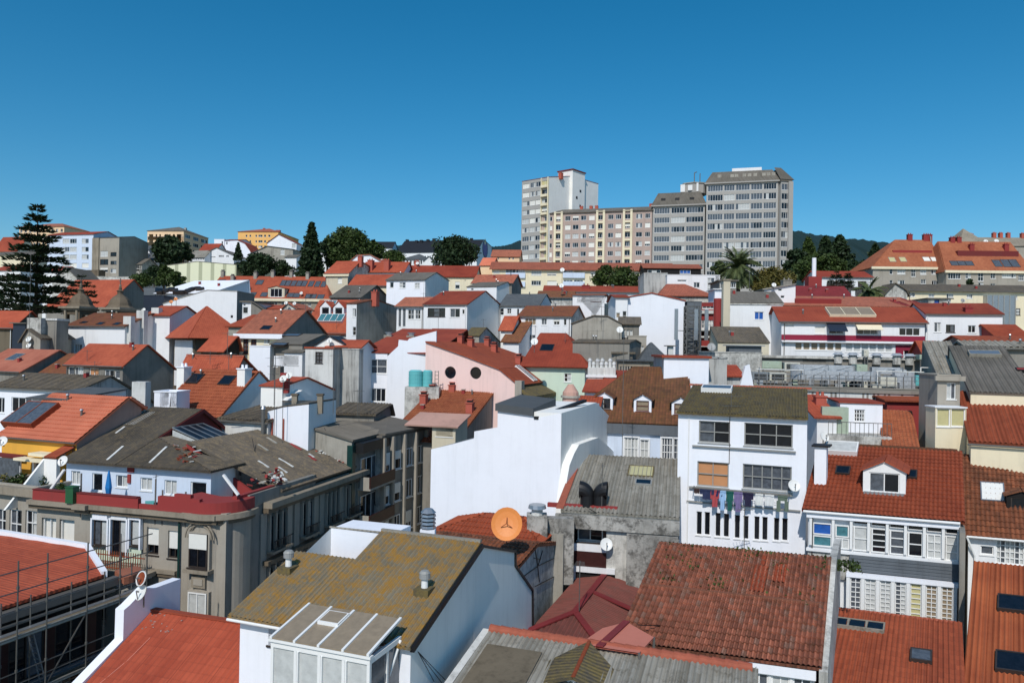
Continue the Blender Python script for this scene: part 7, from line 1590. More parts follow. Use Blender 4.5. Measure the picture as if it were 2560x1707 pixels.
h=H('l','concrete_wing','stained concrete building with grey sheet roof and dark bracketed eaves',(1010,445),(1395,562),56.5,th=15.4,F=[(1010,445),(1395,562)],wall='conc',side='concd',roof='grey',dep=5.5,rip=(.18,.02),o=.15); h.root.name='concrete_building'; h.root['category']='building'
m=MB(); zz=h.prof[-1][1]; m.box((h.w+.02,.3,zz-.9),(h.w+.8,5.5,zz-.15),'blk'); m.box((h.w-.25,-.25,0),(h.w+.2,.25,zz-.3),'dgreen'); m.build('eave_bracket',h.root)
for i,dz in enumerate((zz and h.ze-zz+2.7,h.ze-zz+5.6)):
    m=MB(); m.box((h.w+.02,.8,h.ze-dz-1.1),(h.w+1.2,5.3,h.ze-dz-.95),'conc'); m.box((h.w+1.1,.8,h.ze-dz-.95),(h.w+1.2,5.3,h.ze-dz-.1),'dred'); m.box((h.w+.3,.8,h.ze-dz-.95),(h.w+1.09,.9,h.ze-dz-.1),'conc'); m.build('balcony',h.root)
    window(h.root,(1.4,h.ze-dz-.9,4.2,h.ze-dz+1.2),lambda u,v,d:Vector((h.w+.14-d,u,v)),'d31',rev=.13)
h=H('l','column_block','grey office block with vertical ribs, narrow windows and flat grey sheet roof',(1455,520),(1672,478),60,th=22.5,wall='concl',side='concd',roof='grey',flat=('x',.2),dep=7.4,cat='building',o=.1,win='1475 640 1600 800 d21k,1480 990 1610 1130 d21k'); h.root.name='office_block'
D_=h.px(S('l',(2078,392)),h.w)[0]; dep_=h.dep
ys=[h.px(S('l',(x,500)),h.w)[0] for x in (1672,1755,1860,1965,2068)]
m=MB()
for y in ys: m.box((h.w+.004,y-.1,0),(h.w+.35,y+.14,h.ze+.02),'tan')
m.build('rib',h.root)
for a,b in zip(ys,ys[1:]):
    for dz in (1.25,3.9,6.55,9.2): window(h.root,(a+(b-a)*.3,h.ze-dz-1.5,a+(b-a)*.82,h.ze-dz),lambda u,v,d:Vector((h.w+.14-d,u,v)),random.choice(('h21','h11','d21')),rev=.13)
m=MB(); panel(m,[(-5.5,-1,h.ze-.3),(h.w+.2,-.4,h.ze+.22),(h.w+.2,dep_,h.ze+.22),(-5.5,dep_,h.ze+1.3)],'grey',.1,(.2,.02)) if 0 else None
m=MB(); m.prism([(-7,1,h.ze+.22),(h.w+.2,.2,h.ze+.22),(h.w+.3,dep_+.3,h.ze+.22),(-2,dep_+.3,h.ze+.8)],(0,0,.15),'grey'); m.build('sheet_roof',h.root)
antenna('aerial on the flat grey sheet roof of the ribbed office block',h.W((-2,3,h.ze+.4)),3.2,6,az=20,L=.8)
# ================================================================ foreground right: gallery house, roofs
h=H('p','gallery_house','house with red tile roof, dormer and two storeys of white glazed gallery',(1400,1180),(2780,1330),42,th=18,sk=12,wall='white',side='concl',roof='rtile',dep=10,rz=(2100,632),ry=6.4,rip=(.22,.03),row=.4,o=.3,rth=.1,rev=.14,
 win=''); GH=h
h.root['category']='house'
def gl(x,y,c=0): return h.py(S('q',(x,y)),c)
def gwin(a,b,y0,y1,st,c=-.05,rev=.13):
    x0=gl(a,(y0+y1)/2,c)[0]; x1=gl(b,(y0+y1)/2,c)[0]; z1=gl((a+b)/2,y0,c)[1]; z0=gl((a+b)/2,y1,c)[1]
    window(h.root,(x0,z0,x1,z1),lambda u,v,d:Vector((u,c-rev+d,v)),st,rev=rev,sill=False)
sl_=.105
for a,b,st in ((412,588,'l11'),(620,745,'t11')): o_=(a-412)*sl_; gwin(a,b,95+o_,205+o_,st); gwin(a,b,212+o_,312+o_,'t11' if a==412 else 'c21')
for i,a in enumerate((785,950,1118,1285,1458,1630)):
    o_=(a-785)*sl_; b=a+(138 if i<5 else 115); gwin(a,b,58+o_,108+o_,'d11'); st=('d12','d14','d13','d12','c23','c13')[i]; gwin(a,b,128+o_,352+o_,st)
m=MB(); x0=gl(395,200)[0]; x1=gl(1760,300)[0]; zt=gl(1100,70)[1]; 
for i,a in enumerate((395,600,765,925,1095,1262,1435,1608,1752)):
    m=MB(); x=gl(a,200)[0]; m.box((x-.06,-.26,gl(a,330+(a-785)*sl_)[1]),(x+.08,-.004,gl(a,40+(a-785)*sl_)[1]),'fw'); m.build('gallery_post',h.root)
m=MB(); m.prism([(x0-.2,-.35,gl(395,318)[1]),(x1,-.35,gl(395,318)[1]),(x1,-.004,gl(395,318)[1]),(x0-.2,-.004,gl(395,318)[1])],(0,0,-.14),'white'); m.box((x0-.2,-.32,h.ze-.42),(x1,-.004,h.ze-.16),'whitec'); m.build('gallery_sill',h.root)
# slate band and lower gallery
xb0=gl(750,450,-.3)[0]; z_b1=gl(1200,425,-.3)[1]; z_b0=gl(1200,575,-.3)[1]
m=MB(); m.box((xb0,-.4,z_b0),(x1,-.36,z_b1),'slatew'); m.box((xb0,-.36,z_b0),(x1,-.004,z_b1),'slatew')
for i in range(5): z=z_b0+(z_b1-z_b0)*i/5; m.box((xb0,-.43,z),(x1,-.401,z+.03),'slatew')
m.build('slate_band',h.root)
m=MB(); xs0=gl(370,400)[0]; m.box((xs0,-.2,z_b0-.6),(xb0-.02,-.004,z_b1+.1),'concl'); m.build('rough_wall',h.root)
xl=gl(740,700,-.4)[0]; zl1=gl(1200,590,-.4)[1]; zl0=gl(1200,950,-.4)[1]
m=MB(); m.box((xl-.1,-.75,zl1-.2),(x1-.05,-.004,zl1),'whitec'); m.box((xl-.1,-.75,zl0-.3),(x1-.05,-.004,zl0),'white')
nb=7
for i in range(nb+1):
    x=xl+(x1-.2-xl)*i/nb; m.box((x-.09,-.72,zl0),(x+.09,-.5,zl1-.21),'fw')
m.build('lower_gallery',h.root)
for i in range(nb):
    a=xl+(x1-.2-xl)*i/nb+.1; b=xl+(x1-.2-xl)*(i+1)/nb-.1; window(h.root,(a,zl0+.02,b,zl1-.22),lambda u,v,d:Vector((u,-.68+d,v)),('g27','c27','c28','c28','y17','n28','n28')[i],rev=.13,sill=False)
m=MB(); m.box((x1-.04,-1.6,0),(x1+.22,.3,h.ze-.3),'concd'); m.build('end_wall',h.root)
d_=h.dormer((2095,1050),2.2,1.45,'fw',st='d21',gable=.55,dl=3.2)
m=MB(); q=h.hit((2095,1050)); m.box((q.x-1.05,q.y-.12,q.z-.35),(q.x+1.05,q.y-.01,q.z+.12),'metal'); m.build('lead_apron',h.root)
h.sky((1718,848),.8,.85,'pl' if 0 else 'pd','fk'); h.sky((2330,880),.8,.85,'pd','fk')
h.sky((1705,650),1.9,1.25,'pt' if 0 else 'pc','fw',hh=.25)
q=h.hit((1520,935)); m=MB(); m.box((q.x-.35,q.y-.4,q.z-.5),(q.x+.3,q.y+.3,q.z+2.1),'whitec'); m.box((q.x-.5,q.y-.55,q.z+2.1),(q.x+.5,q.y+.5,q.z+2.2),'blk'); m.build('chimney',h.roofo)
m=MB(); m.bar((-.2,-.42,h.ze-.08),(x1,-.42,h.ze-.08),.15,'fw',sides=8); m.bar((.25,-.2,h.ze-.2),(.25,-.2,2),.1,'pole',sides=6); m.build('gutter',h.root)
m=MB(); ridge(m,(0,h.prof[1][0],h.prof[1][1]+.14),(h.w,h.prof[1][0],h.prof[1][1]+.14),.13,'moss'); m.build('ridge_cap',h.root)
# old tiled house at right edge
h=H('q','old_tiled_house','house with dark mossy old tile roof, pipe and small-paned white window at the right edge',(1840,195),(2560,275),44,th=18,sk=12,wall='white',side='concl',roof='old2',dep=9,rz=(2100,-500),ry=5.5,rip=(.25,.04),row=.42,o=.3,
 win='1950 310 2070 390 g11,2092 255 2352 480 c64',base=None)
q=h.hit((2300,40)); h.dormer((2330,-10),1.6,1.0,'dark',st='d11k',gable=.3); m=MB(); x0=h.w*.0; m.bar((-.1,-.4,h.ze-.1),(h.w,-.4,h.ze-.1),.14,'fw',sides=8); m.bar((-.1,-.4,h.ze-.1),(.35,-.12,h.ze-1.3),.12,'fw',sides=8); m.bar((.35,-.12,h.ze-1.3),(.35,-.12,h.ze-4.5),.12,'fw',sides=8); m.build('gutter',h.root)
h.sky((2060,-170),1.3,1.6,'dish','metal',hh=.05,name='sheet_patch')
# bottom right: two red sloping roofs
h=H('q','red_lean_to_roof','broad deep-red sheet roof with a three-pane rooflight and a small skylight, bottom right',(430,1740),(1745,1890),29.5,th=19,sk=11,wall='concl',roof='rtile',dep=7.6,ry=7.5,rz=(1100,955),rip=(.2,.03),o=.3,base=None); h.root.name='red_roofed_house'
h.sky((820,1058),2.3,.75,'pd','greyl',n=3,hh=.16); h.sky((1405,1340),.85,.95,'pg','fk',hh=.14)
m=MB(); ridge(m,(-.2,7.45,h.prof[1][1]+.12),(h.w,7.45,h.prof[1][1]+.12),.1,'ridge'); m.bar((-.25,-.1,h.ze+.05),(-.25,7.5,h.prof[1][1]+.05),.07,'pole'); m.build('verge_trim',h.root)
h=H('q','orange_corrugated_roof','bright orange corrugated roof with two grey-framed skylights at the bottom right corner',(1835,1700),(2700,1800),30,th=19,sk=15,wall='concl',roof='oran2',dep=10,ry=9.8,rz=(2200,505),rip=(.2,.04),o=.2,base=None); h.root.name='orange_roofed_house'
h.sky((2235,865),1.15,1.25,'pd','fk',hh=.16); h.sky((2230,1405),1.15,1.3,'pd','fk',hh=.16)
# old clay tile house
SPEC['old_']=None
h=H('D','clay_tile_house','house with a two-tier roof of old clay tiles with weeds and a grey side wall',(1436,1470),(1872,1524),29.5,th=17,sk=9,wall='white',side='concl',roof='old',dep=9,ry=6,rz=(1700,1268),rip=(.18,.04),row=.36,o=.25,rev=.1,
 win=''); CT=h; h.root.name='old_tiled_house'
m=MB(); y=3.0; z=h.rz(0,y)+.16; m.box((-.2,y-.12,z-.1),(h.w+.1,y+.02,z+.08),'old'); m.build('roof_step',h.roofo)
m=MB()
for i in range(9):
    a=.1+(h.w-.2)*i/9; m.box((a,-.1,h.ze-2.4),(a+.1,-.004,h.ze-.5),'fw')
m.box((-.05,-.22,h.ze-.48),(h.w+.05,-.004,h.ze-.12),'whitec'); m.box((0,-.12,h.ze-1.75),(h.w,-.101,h.ze-1.68),'fw'); m.build('gallery_frame',h.root)
for i in range(9): a=.1+(h.w-.2)*i/9; window(h.root,(a+.1,h.ze-2.3,a+(h.w-.2)/9-.001,h.ze-.52),lambda u,v,d:Vector((u,-.09+d,v)),'c23',rev=.08,sill=False)
m=MB()
for a,b,c_,d_ in ((.6,.68,3.3,5.0),(.72,.79,4.0,5.2),(.63,.66,5.0,5.8)): panel(m,[(h.w*a,c_,h.rz(0,c_)+.02),(h.w*b,c_,h.rz(0,c_)+.02),(h.w*b,d_,h.rz(0,d_)+.02),(h.w*a,d_,h.rz(0,d_)+.02)],'rtile',.12,(.18,.04),.36)
m.build('newer_tiles',h.roofo)
# weeds on the roof
m=MB()
for i in range(320):
    if random.random()<.65: cx,cy=random.choice(((.9,3.6),(1.6,4.6),(2.8,3.4),(3.9,5.6),(5.3,4.9),(6.3,3.2),(1.0,5.2),(7.2,5.5))); x,y=random.gauss(cx,.25),random.gauss(cy,.3)
    else: x,y=random.uniform(0,h.w),random.choice((5.8,random.uniform(2.9,6)))
    x=min(max(x,0),h.w); leafq(m,Vector((x,y,h.rz(x,min(y,5.9))+.24)),.16,'leafm')
o=m.build('weeds',h.root); o['kind']='stuff'
m=MB(); m.prism([(h.w+.16,-.4,0),(h.w+.16,h.dep+2,0),(h.w+.16,h.dep+2,h.ze+2.2),(h.w+.16,6,h.prof[1][1]+.1),(h.w+.16,-.4,h.ze-.05)],(.3,0,0),'concl'); m.build('side_wall',h.root)
q=at('q',690,500,33.5); r=empty('ivy',q,0,'green weeds growing on the top of the grey side wall below the gallery','plant'); m=MB()
for i in range(260): leafq(m,Vector((random.uniform(-.9,.7),random.gauss(0,.2),random.uniform(-.15,.3))),.2,'leafm')
m.build('foliage',r)
# red painted hip roof and canopy
h=H('o','red_painted_house','low house with dark red painted hipped roof, between the pale gable and the clay tiles',(805,1090),(1330,1190),34,th=20,wall='white',side='concl',roof='redbr',dep=9,flat=('x',.05),o=.25,cor=('whitec',.3,.15),noroof=True); h.root.name='red_roofed_house'
h.kind='flat'; h.flat=('x',.6); RH=h
xr,zr_=h.py(S('o',(1165,948)),2.0); xr=min(max(xr,h.w*.3),h.w*.8); m=MB(); e=.25; ze_=h.ze-.1; Rf,Rb=(xr,2.0,zr_),(xr,9.0,zr_)
panel(m,[(-e,-e,ze_),(h.w+e,-e,ze_),Rf],'redbr',.1,(.2,.02)); panel(m,[(h.w+e,-e,ze_),(h.w+e+1.6,9,ze_-.4),Rb,Rf],'redbr',.1,(.2,.02)); panel(m,[(-e,9,ze_),(-e,-e,ze_),Rf,Rb],'redbr',.1,(.2,.02)); h.roofo=m.build('roof',h.root)
m=MB(); up=Vector((0,0,.2))
for a,b in ((Rf,Rb),((-e,-e,ze_),Rf),((h.w+e,-e,ze_),Rf),((h.w+e+1.5,4.2,ze_-.2),(xr,5.2,zr_))): m.bar(Vector(a)+up,Vector(b)+up,.32,'redd',h=.07)
m.build('red_hip_strip',h.roofo)
antenna('bent television aerial on the dark red painted roof',h.W(h.hit((1205,850))),2.1,5,az=80,L=.7)
q0,q1,q2,q3,q4=[at('o',*p) for p in ((1215,1200,26),(1420,1060,28),(1640,1005,28.6),(1890,1145,27),(1755,1290,25))]
r=empty('canopy',q1,0,'salmon-pink sheet canopy with a dark ridge strip beside the clay tile house','canopy'); m=MB(); cc=(q0+q4)/2+Vector((0,0,.6)); cd_=q2+Vector((0,0,.12))
def L3(p): return tuple(Vector(p)-q1)
e0=at('o',1390,1235,25.4)
m.face([L3(q0),L3(e0),L3(q2),L3(q1)],'tarp'); m.face([L3(e0),L3(q4),L3(q3),L3(q2)],'tarp'); m.face([L3(p-Vector((0,0,.05))) for p in (q1,q2,e0,q0)],'tarp'); m.face([L3(p-Vector((0,0,.05))) for p in (q2,q3,q4,e0)],'tarp')
m.build('sheet',r); m=MB(); m.bar(Vector(L3(e0))+Vector((0,0,.03)),Vector(L3(q2))+Vector((0,0,.03)),.26,'redd',h=.05); m.build('ridge_strip',r); m=MB()
for p in (q0,q4,q3): m.bar(L3(p),L3((p.x,p.y,p.z-4)),.08,'pole')
m.build('post',r)
# house with orange dish : low roof, wall with climbing wires
h=H('n','wire_wall_house','low house with mossy red roof and a shaded grey side wall with black climbing wires',(-108,1522),('o',640,500),36.9,th=20,wall='concl',side='concl',roof='old2',Sd=[('o',805,318),('o',1062,296)],rip=(.2,.03),row=.4,o=.12); h.root.name='red_roofed_house'
OD=h; m=MB(); P=[h.px(S('o',p),h.w+.03) for p in ((690,590),(830,490),(1050,385),(1050,550),(800,680),(840,640),(825,500),(800,330),(870,350),(790,420),(850,430))]
for a,b in ((0,1),(1,2),(3,4),(5,6),(6,7),(6,8),(9,10)): m.bar((h.w+.03,P[a][0],P[a][1]),(h.w+.03,P[b][0],P[b][1]),.035,'blk')
m.build('wire',h.root)
h=H('n','red_hip_house','red hipped roof tucked against the blank white wall, behind the orange dish',(70,1338),(985,1330),41,th=20,wall='concl',roof='rtile',dep=4,hip=[(560,1195),(850,1190)],rip=(.2,.03),row=.4,o=.15); h.root.name='red_roofed_house'
q=at('n',722,1255,35.6); dish('large orange round dish with three feed struts',q,1.23,az=-6,tilt=22,k='disho',mast=1.3,group=None); 
# louvred chimney
q=at('n',35,1340,33.5); r=empty('louvred_chimney',q,0,'white square chimney with grey louvred metal cowl beside the red roof of the orange dish','chimney'); m=MB(); m.box((-.33,-.33,-1.5),(.33,.33,.25),'whitec'); m.build('base',r); m=MB()
for i in range(4): z=.3+i*.17; m.cyl((0,0),.36,.33,z,z+.1,'metal',8); m.cyl((0,0),.26,.26,z+.1,z+.17,'blk',8)
m.cyl((0,0),.36,.2,.98,1.15,'metal',8); m.build('cowl',r)
# ================================================================ lichen roof house
h=H('m','lichen_roof_house','nearest white house with ochre lichen-covered corrugated roof and pale shaded gable',(150,872),(1716,1145),25.5,wall='whitec',side='whiteb',roof='lichen',dep=8,ry=6,Sd=[(2338,230)],rip=(.18,.028),o=.25,rev=.3,noroof=True,
 win='410 940 690 1170 d11n'); LH=h; h.root.name='lichen_roof_house'
ry,zr=h.prof[1]
Q=[h.px(S('o',p),h.w) for p in ((290,312),(612,365),(612,495),(770,722),(772,1115))]
top=[(q[0],q[1]) for q in Q]; ys=[p[0] for p in top]
for i in range(1,len(ys)): ys[i]=max(ys[i],ys[i-1]+.02)
m=MB(); m.prism([(h.w+.004,ry-.3,0),(h.w+.004,ys[-1],0)]+[(h.w+.004,y,t[1]) for y,t in zip(ys,top)][::-1]+[(h.w+.004,ry-.3,zr-.1)],(-2.5,0,0),'whiteb'); m.build('gable_extension',h.root)
m=MB(); 
for (y0,t0),(y1,t1) in zip(zip(ys,top),zip(ys[1:],top[1:])):
    if abs(t0[1]-t1[1])<3 or True: m.bar((h.w+.03,y0,t0[1]+.03),(h.w+.03,y1,t1[1]+.03),.1,'blk')
m.build('verge_trim',h.root)
xc,_=h.py(S('m',(1212,385)),ry*.8); r_=MB(); sl=(zr-h.ze)/ry
qa=h.hit((1212,385)) if False else None
# left part stops lower than the right part
best=None
for i in range(200):
    y=ry*i/200; x,z=h.py(S('m',(1212,385)),y); zz=h.ze+sl*y
    if best is None or abs(z-zz)<best[0]: best=(abs(z-zz),x,y)
_,xc,yc=best
h.kind='S'
panel(r_,[(-.3,-.25,h.ze-.25*sl),(xc,-.25,h.ze-.25*sl),(xc,yc,h.ze+yc*sl),(-.3,yc,h.ze+yc*sl)],'lichen',.1,(.18,.028))
panel(r_,[(xc+.002,-.25,h.ze-.25*sl),(h.w+.12,-.25,h.ze-.25*sl),(h.w+.12,ry,zr),(xc+.002,ry,zr)],'lichen',.1,(.18,.028)); h.roofo=r_.build('roof',h.root)
m=MB(); m.bar((-.3,-.3,h.ze-.08),(h.w*.35,-.3,h.ze-.08),.1,'fw',sides=8); m.bar((h.w+.14,-.2,h.ze-.05),(h.w+.14,ry,zr),.14,'blk',h=.2); m.build('gutter',h.root)
m=MB(); m.bar((xc,ry,zr+.17),(h.w+.1,ry,zr+.17),.14,'greyl',h=.1); m.build('ridge_cap',h.root)
for p in ((592,470),(1842,670)):
    q=h.hit(p); m=MB(); x,y,z=q; m.box((x-.28,y-.3,z-.2),(x+.28,y+.25,z+.18),'greym'); m.cyl((x,y),.12,.11,z+.18,z+.55,'fw',12); m.cyl((x,y),.19,.19,z+.5,z+.68,'dishg',14); m.cyl((x,y),.2,.13,z+.68,z+.76,'fg',14); m.build('vent_pipe',h.roofo)
# white wall block with corrugated edge behind
yw=ry+.1; a,zt1=h.py(S('m',(992,72)),yw); b,zt2=h.py(S('m',(1460,120)),yw)
m=MB(); m.prism([(a,yw,0),(b+.4,yw,0),(b+.4,yw,zt2),(a,yw,zt1)],(0,1.6,0),'whitec'); m.build('upstand_wall',h.root)
m=MB(); panel(m,[(a-.05,yw-.12,zt1+.02),(b+.3,yw-.12,zt2+.02),(b+.3,yw+1.7,zt2-.5),(a-.05,yw+1.7,zt1-.5)],'greyl',.05,(.18,.03)); m.build('rear_roof',h.root)
m=MB()
for i in range(3): m.bar((h.w+.1,.3,h.ze-.3),(h.w+.25+.1*i,1.2+.4*i,h.ze-1.6-.2*i),.018,'blk')
m.build('loose_cable',h.root)
# conservatory
cx0,_=h.py(S('m',(430,1100)),-1.9); cx1,_=h.py(S('m',(1340,1250)),-1.9); zt=h.py(S('m',(430,1105)),-1.9)[1]
r=empty('conservatory',h.W((cx0,-1.9,zt-2.6)),-h.th,'white framed glazed conservatory with four tan roof panes in front of the lichen roof','conservatory'); W_=cx1-cx0; D_=1.9
m=MB(); m.box((0,0,2.42),(W_,.14,2.6),'fw'); m.box((0,0,.0),(W_,.12,.4),'fw'); m.box((-.05,-.06,2.6),(W_+.05,.12,2.68),'fw')
for i in range(5): x=(W_-.1)*i/4; m.box((x,.003,.4),(x+.1,.11,2.42),'fw')
for i in range(1,4): x=(W_-.1)*i/4; m.box((x+.13,-.03,.4),(x+.18,.05,2.42),'fw')
m.box((W_-.12,.12,2.42),(W_-.002,D_,2.58),'fw'); m.box((W_-.12,.12,0),(W_-.002,D_,.4),'fw'); m.box((W_-.11,D_*.55,.4),(W_-.01,D_*.55+.08,2.42),'fw'); m.build('frame',r)
for i in range(4): x=(W_-.1)*i/4+.1; m=MB(); m.box((x,.05,.4),(x+(W_-.1)/4-.1,.07,2.42),'pc'); m.build('window',r)
m=MB(); m.box((W_-.08,.12,.4),(W_-.06,D_,2.42),'pg'); m.build('side_window',r)
for i in range(5): x=(W_-.08)*i/4; m=MB(); m.prism([(x,-.06,2.69),(x+.08,-.06,2.69),(x+.08,D_,3.1),(x,D_,3.1)],(0,0,.07),'fw'); m.build('roof_bar',r)
for i in range(4): x=(W_-.08)*i/4+.08; m=MB(); m.prism([(x,-.04,2.69),(x+(W_-.08)/4-.08,-.04,2.69),(x+(W_-.08)/4-.08,D_,3.1),(x,D_,3.1)],(0,0,.03),'pn'); m.build('roof_pane',r)
m=MB(); x=(W_)*.29; m.prism([(x,.95,2.93),(x+.75,.95,2.93),(x+.75,1.6,3.06),(x,1.6,3.06)],(0,0,.1),'fw'); m.prism([(x+.05,1.0,3.045),(x+.7,1.0,3.045),(x+.7,1.55,3.155),(x+.05,1.55,3.155)],(0,0,.01),'pn'); m.build('roof_hatch',r)
m=MB(); m.bar((W_+.02,D_-.1,2.5),(W_-.4,.2,-.6),.1,'fw',sides=8); m.build('downpipe',r)
m=MB(); m.box((0,.1,-6),(W_,D_,-.001),'whitec'); m.build('base_wall',r)
# ================================================================ bottom centre grey roof with orange ridge
h=H('o','grey_sheet_house','house under old grey corrugated roof with long orange ridge cap at the bottom edge',(-150,1900),(2750,2350),22.5,th=19,wall='whited',side='concl',roof='greyl',dep=7,ry=5,rz=(1100,1215),rip=(.18,.03),o=.2,ol=.0,base=None); GR=h; h.root.name='grey_roofed_house'
ry,zr=h.prof[1]
xr0,_=h.py(S('o',(225,1045)),ry)
m=MB(); ridge(m,(0,ry,zr+.15),(h.w,ry,zr+.15),.2,'ridge'); m.build('ridge_cap',h.root)
m=MB()
p=h.hit((520,1420)); m.prism([(p.x-1.0,p.y-1.6,h.rz(0,p.y-1.6)+.19),(p.x+1.0,p.y-1.6,h.rz(0,p.y-1.6)+.19),(p.x+1.0,p.y+1.0,h.rz(0,p.y+1.0)+.19),(p.x-1.0,p.y+1.0,h.rz(0,p.y+1.0)+.19)],(0,0,.03),'wood'); m.build('brown_sheet',h.roofo)
m=MB(); m.prism([(-.25,-.3,h.ze-.6),(.02,-.3,h.ze-.6),(.02,-.3,h.ze+.12),(-.25,-.3,h.ze+.12)],(0,.01,0),'whitec'); m.prism([(-.28,-.3,h.ze-.3),(-.28,ry,zr-.3),(-.28,ry,zr+.14),(-.28,-.3,h.ze+.14)],(.26,0,0),'whited'); m.build('left_verge',h.root)
# small dormer roof at the bottom
q=h.hit((1165,1560)); x,y,z=q; z-=.12; n=MB(); wd=.95; zr_=z+.6
n.prism([(x-wd,y-.1,z-1.5),(x+wd*.9,y-.1,z-1.5),(x+wd*.9,y-.1,z+.05),(x,y-.1,z+.3),(x-wd,y-.1,z+.05)],(0,.2,0),'whiteb'); n.build('dormer_front',h.root)
n=MB(); 
for s_ in (-1,1): panel(n,[(x+s_*(wd+.2),y-.35,z-.05),(x+s_*(wd+.2),y+.9,z+.2),(x,y+2.0,z+.62),(x,y-.35,z+.33)],'greym',.07)
ridge(n,(x,y-.3,z+.42),(x,y+1.95,z+.72),.07,'rust'); n.build('dormer_roof',h.root)
# ================================================================ bottom left: red sheet roof with white raked parapet
class Frm(H):
    def __init__(s,o3,th): s.o3=Vector(o3); s.th=R(th); s.Mi=Matrix.Rotation(s.th,3,'Z'); s.cl=s.Mi@(CAMP-s.o3)
th_=17; p_=pt(S('k',(1405,852)),30.5); f_=Frm(p_,th_)
xe=18; rise=2.6; dv=5.2
a0=f_.W((0,-dv,-rise)); r=empty('red_roofed_house',(a0.x,a0.y,2),-R(th_),'house under a plain red fibre-sheet roof with a bright white raked parapet, bottom left','house')
zz=a0.z-2; RSW=f_.py(S('k',(3300,1100)),0)[0]; RSW=min(RSW,7.2); m=MB()
m.prism([(0,0,0),(0,2*dv,0),(0,2*dv,zz),(0,dv,zz+rise),(0,0,zz)],(RSW,0,0),'whiteb'); m.build('wall',r)
m=MB(); panel(m,[(0.02,-.2,zz-.1),(RSW,-.2,zz-.1),(RSW,dv,zz+rise),(0.02,dv,zz+rise)],'red',.12,(.2,.015)); panel(m,[(RSW,2*dv,zz),(0.02,2*dv,zz),(0.02,dv,zz+rise),(RSW,dv,zz+rise)],'red',.12,(.2,.015)); 
ro=m.build('roof',r); m=MB(); m.bar((0,dv,zz+rise+.17),(RSW,dv,zz+rise+.17),.28,'red',h=.06); sl=rise/dv
for x in (1.6,3.2,4.8,6.4): m.bar((x,-.2,zz-.1+.16),(x,dv,zz+rise+.16),.03,'redf',h=.02)
m.build('ridge_and_seams',ro)
m=MB(); x,y=6.2,2.9; P=lambda x,y:Vector((x,y,zz+sl*y+.17)); m.prism([P(x,y-.55),P(x+1.2,y-.55),P(x+1.2,y+.6),P(x+.55,y+.6)],(0,0,.03),'dblue'); m.build('blue_patch',ro)
m=MB(); pts=[P(1.0,dv-1.2),P(.9,dv-2.2),P(.6,dv-3.2),P(.4,dv-4.6)]
for a,b in zip(pts,pts[1:]): m.bar(a,b,.03,'tarp')
for i in range(24): q=P(random.uniform(.2,1.8),dv-random.uniform(.05,.9)); m.bar(q,q+Vector((random.uniform(-.1,.1),random.uniform(-.1,.1),.02)),.035,'concl',h=.02)
m.build('cable_and_debris',ro)
g_=Frm(a0-Vector((0,0,zz)),th_)
# parapet wall in the plane x=0
pl=[]
for q in ((640,1510),(1052,1085),(1060,812),(1110,770),(1265,612),(1345,612)):
    yy,z=g_.px(S('k',q),-.42); pl.append((yy,z))
m=MB(); ys=[a for a,b in pl]; 
pl2=[(-1.5,pl[0][1]-(pl[1][1]-pl[0][1])/(max(.1,pl[1][0]-pl[0][0]))*(pl[0][0]+1.5))]+pl+[(max(pl[-1][0]+.5,g_.px(S('k',(1640,640)),-.1)[0]),pl[-1][1]-.05)]
m.prism([(-.42,-1.5,0),(-.42,pl2[-1][0],0)]+[(-.42,a,b) for a,b in pl2[::-1]],(.42,0,0),'whitec'); m.build('raked_parapet',r)
def rs(x,y,z): return Matrix.Translation((a0.x,a0.y,2))@Matrix.Rotation(-R(th_),4,'Z')@Vector((x,y,z))
yy,z=g_.px(S('k',(1305,665)),.25); d1=dish('white dish on the pole in front of the white raked parapet, bottom left',rs(.25,yy,z),.36,az=-35,mast=.9)
yy,z=g_.px(S('k',(1305,535)),.2); d2=dish('rusty dish with white rim above the other one at the white raked parapet',rs(.2,yy,z),.33,az=-30,tilt=20,k='rust',mast=1.2)
m=MB(); N=20
for o in d2.children:
    if o.name.startswith('reflector'):
        c=MB()
        M_=Matrix.Translation((0,0,1.2*.7))@Matrix.Rotation(R(-30),4,'Z')@Matrix.Rotation(R(70),4,'X'); rr=.33*.8
        for i in range(N): t0,t1=6.2832*i/N,6.2832*(i+1)/N; c.bar(M_@Vector((rr*math.cos(t0),rr*1.06*math.sin(t0),rr*.19)),M_@Vector((rr*math.cos(t1),rr*1.06*math.sin(t1),rr*.19)),.04,'dish')
        c.build('rim',d2)
# ================================================================ scaffolded building
P1,P2,P3,P4=[pt(S('D',(0,0)),1) for _ in range(4)]
zr_=11.4
def onz(px,z): 
    r_=ray(px); t=(z-CAMZ)/r_.z; return CAMP+r_*t
Z0=CAMZ-zr_; P1=onz(S('k',(945,502)),Z0); P2=onz(S('k',(800,285)),Z0); P3=onz(S('k',(-40,168)),Z0); P4=onz(S('k',(0,800)),Z0)
dd=(P1-P4); thS=math.degrees(math.atan2(dd.x,dd.y)); r=empty('scaffolded_building',(P1.x,P1.y,2),-R(thS),'dark curtain-walled building with a flat red roof and white edge, wrapped in scaffolding','building')
G=Frm((P1.x,P1.y,2),thS); loc=lambda p:G.Mi@(Vector(p)-G.o3); q1,q2,q3,q4=[loc(p) for p in (P1,P2,P3,P4)]; zt=Z0-2; LN=26
far=[(q1.x,q1.y),(q2.x,q2.y),(q3.x-6,q3.y-1),(q3.x-10,-LN),(0,-LN)]
m=MB(); m.prism([(x,y,0) for x,y in far],(0,0,zt-.3),'dark'); 
o=m.build('wall',r)
m=MB(); top=[(x*1.0,y,zt+ (0.0 if x>-1 else .25)) for x,y in far]
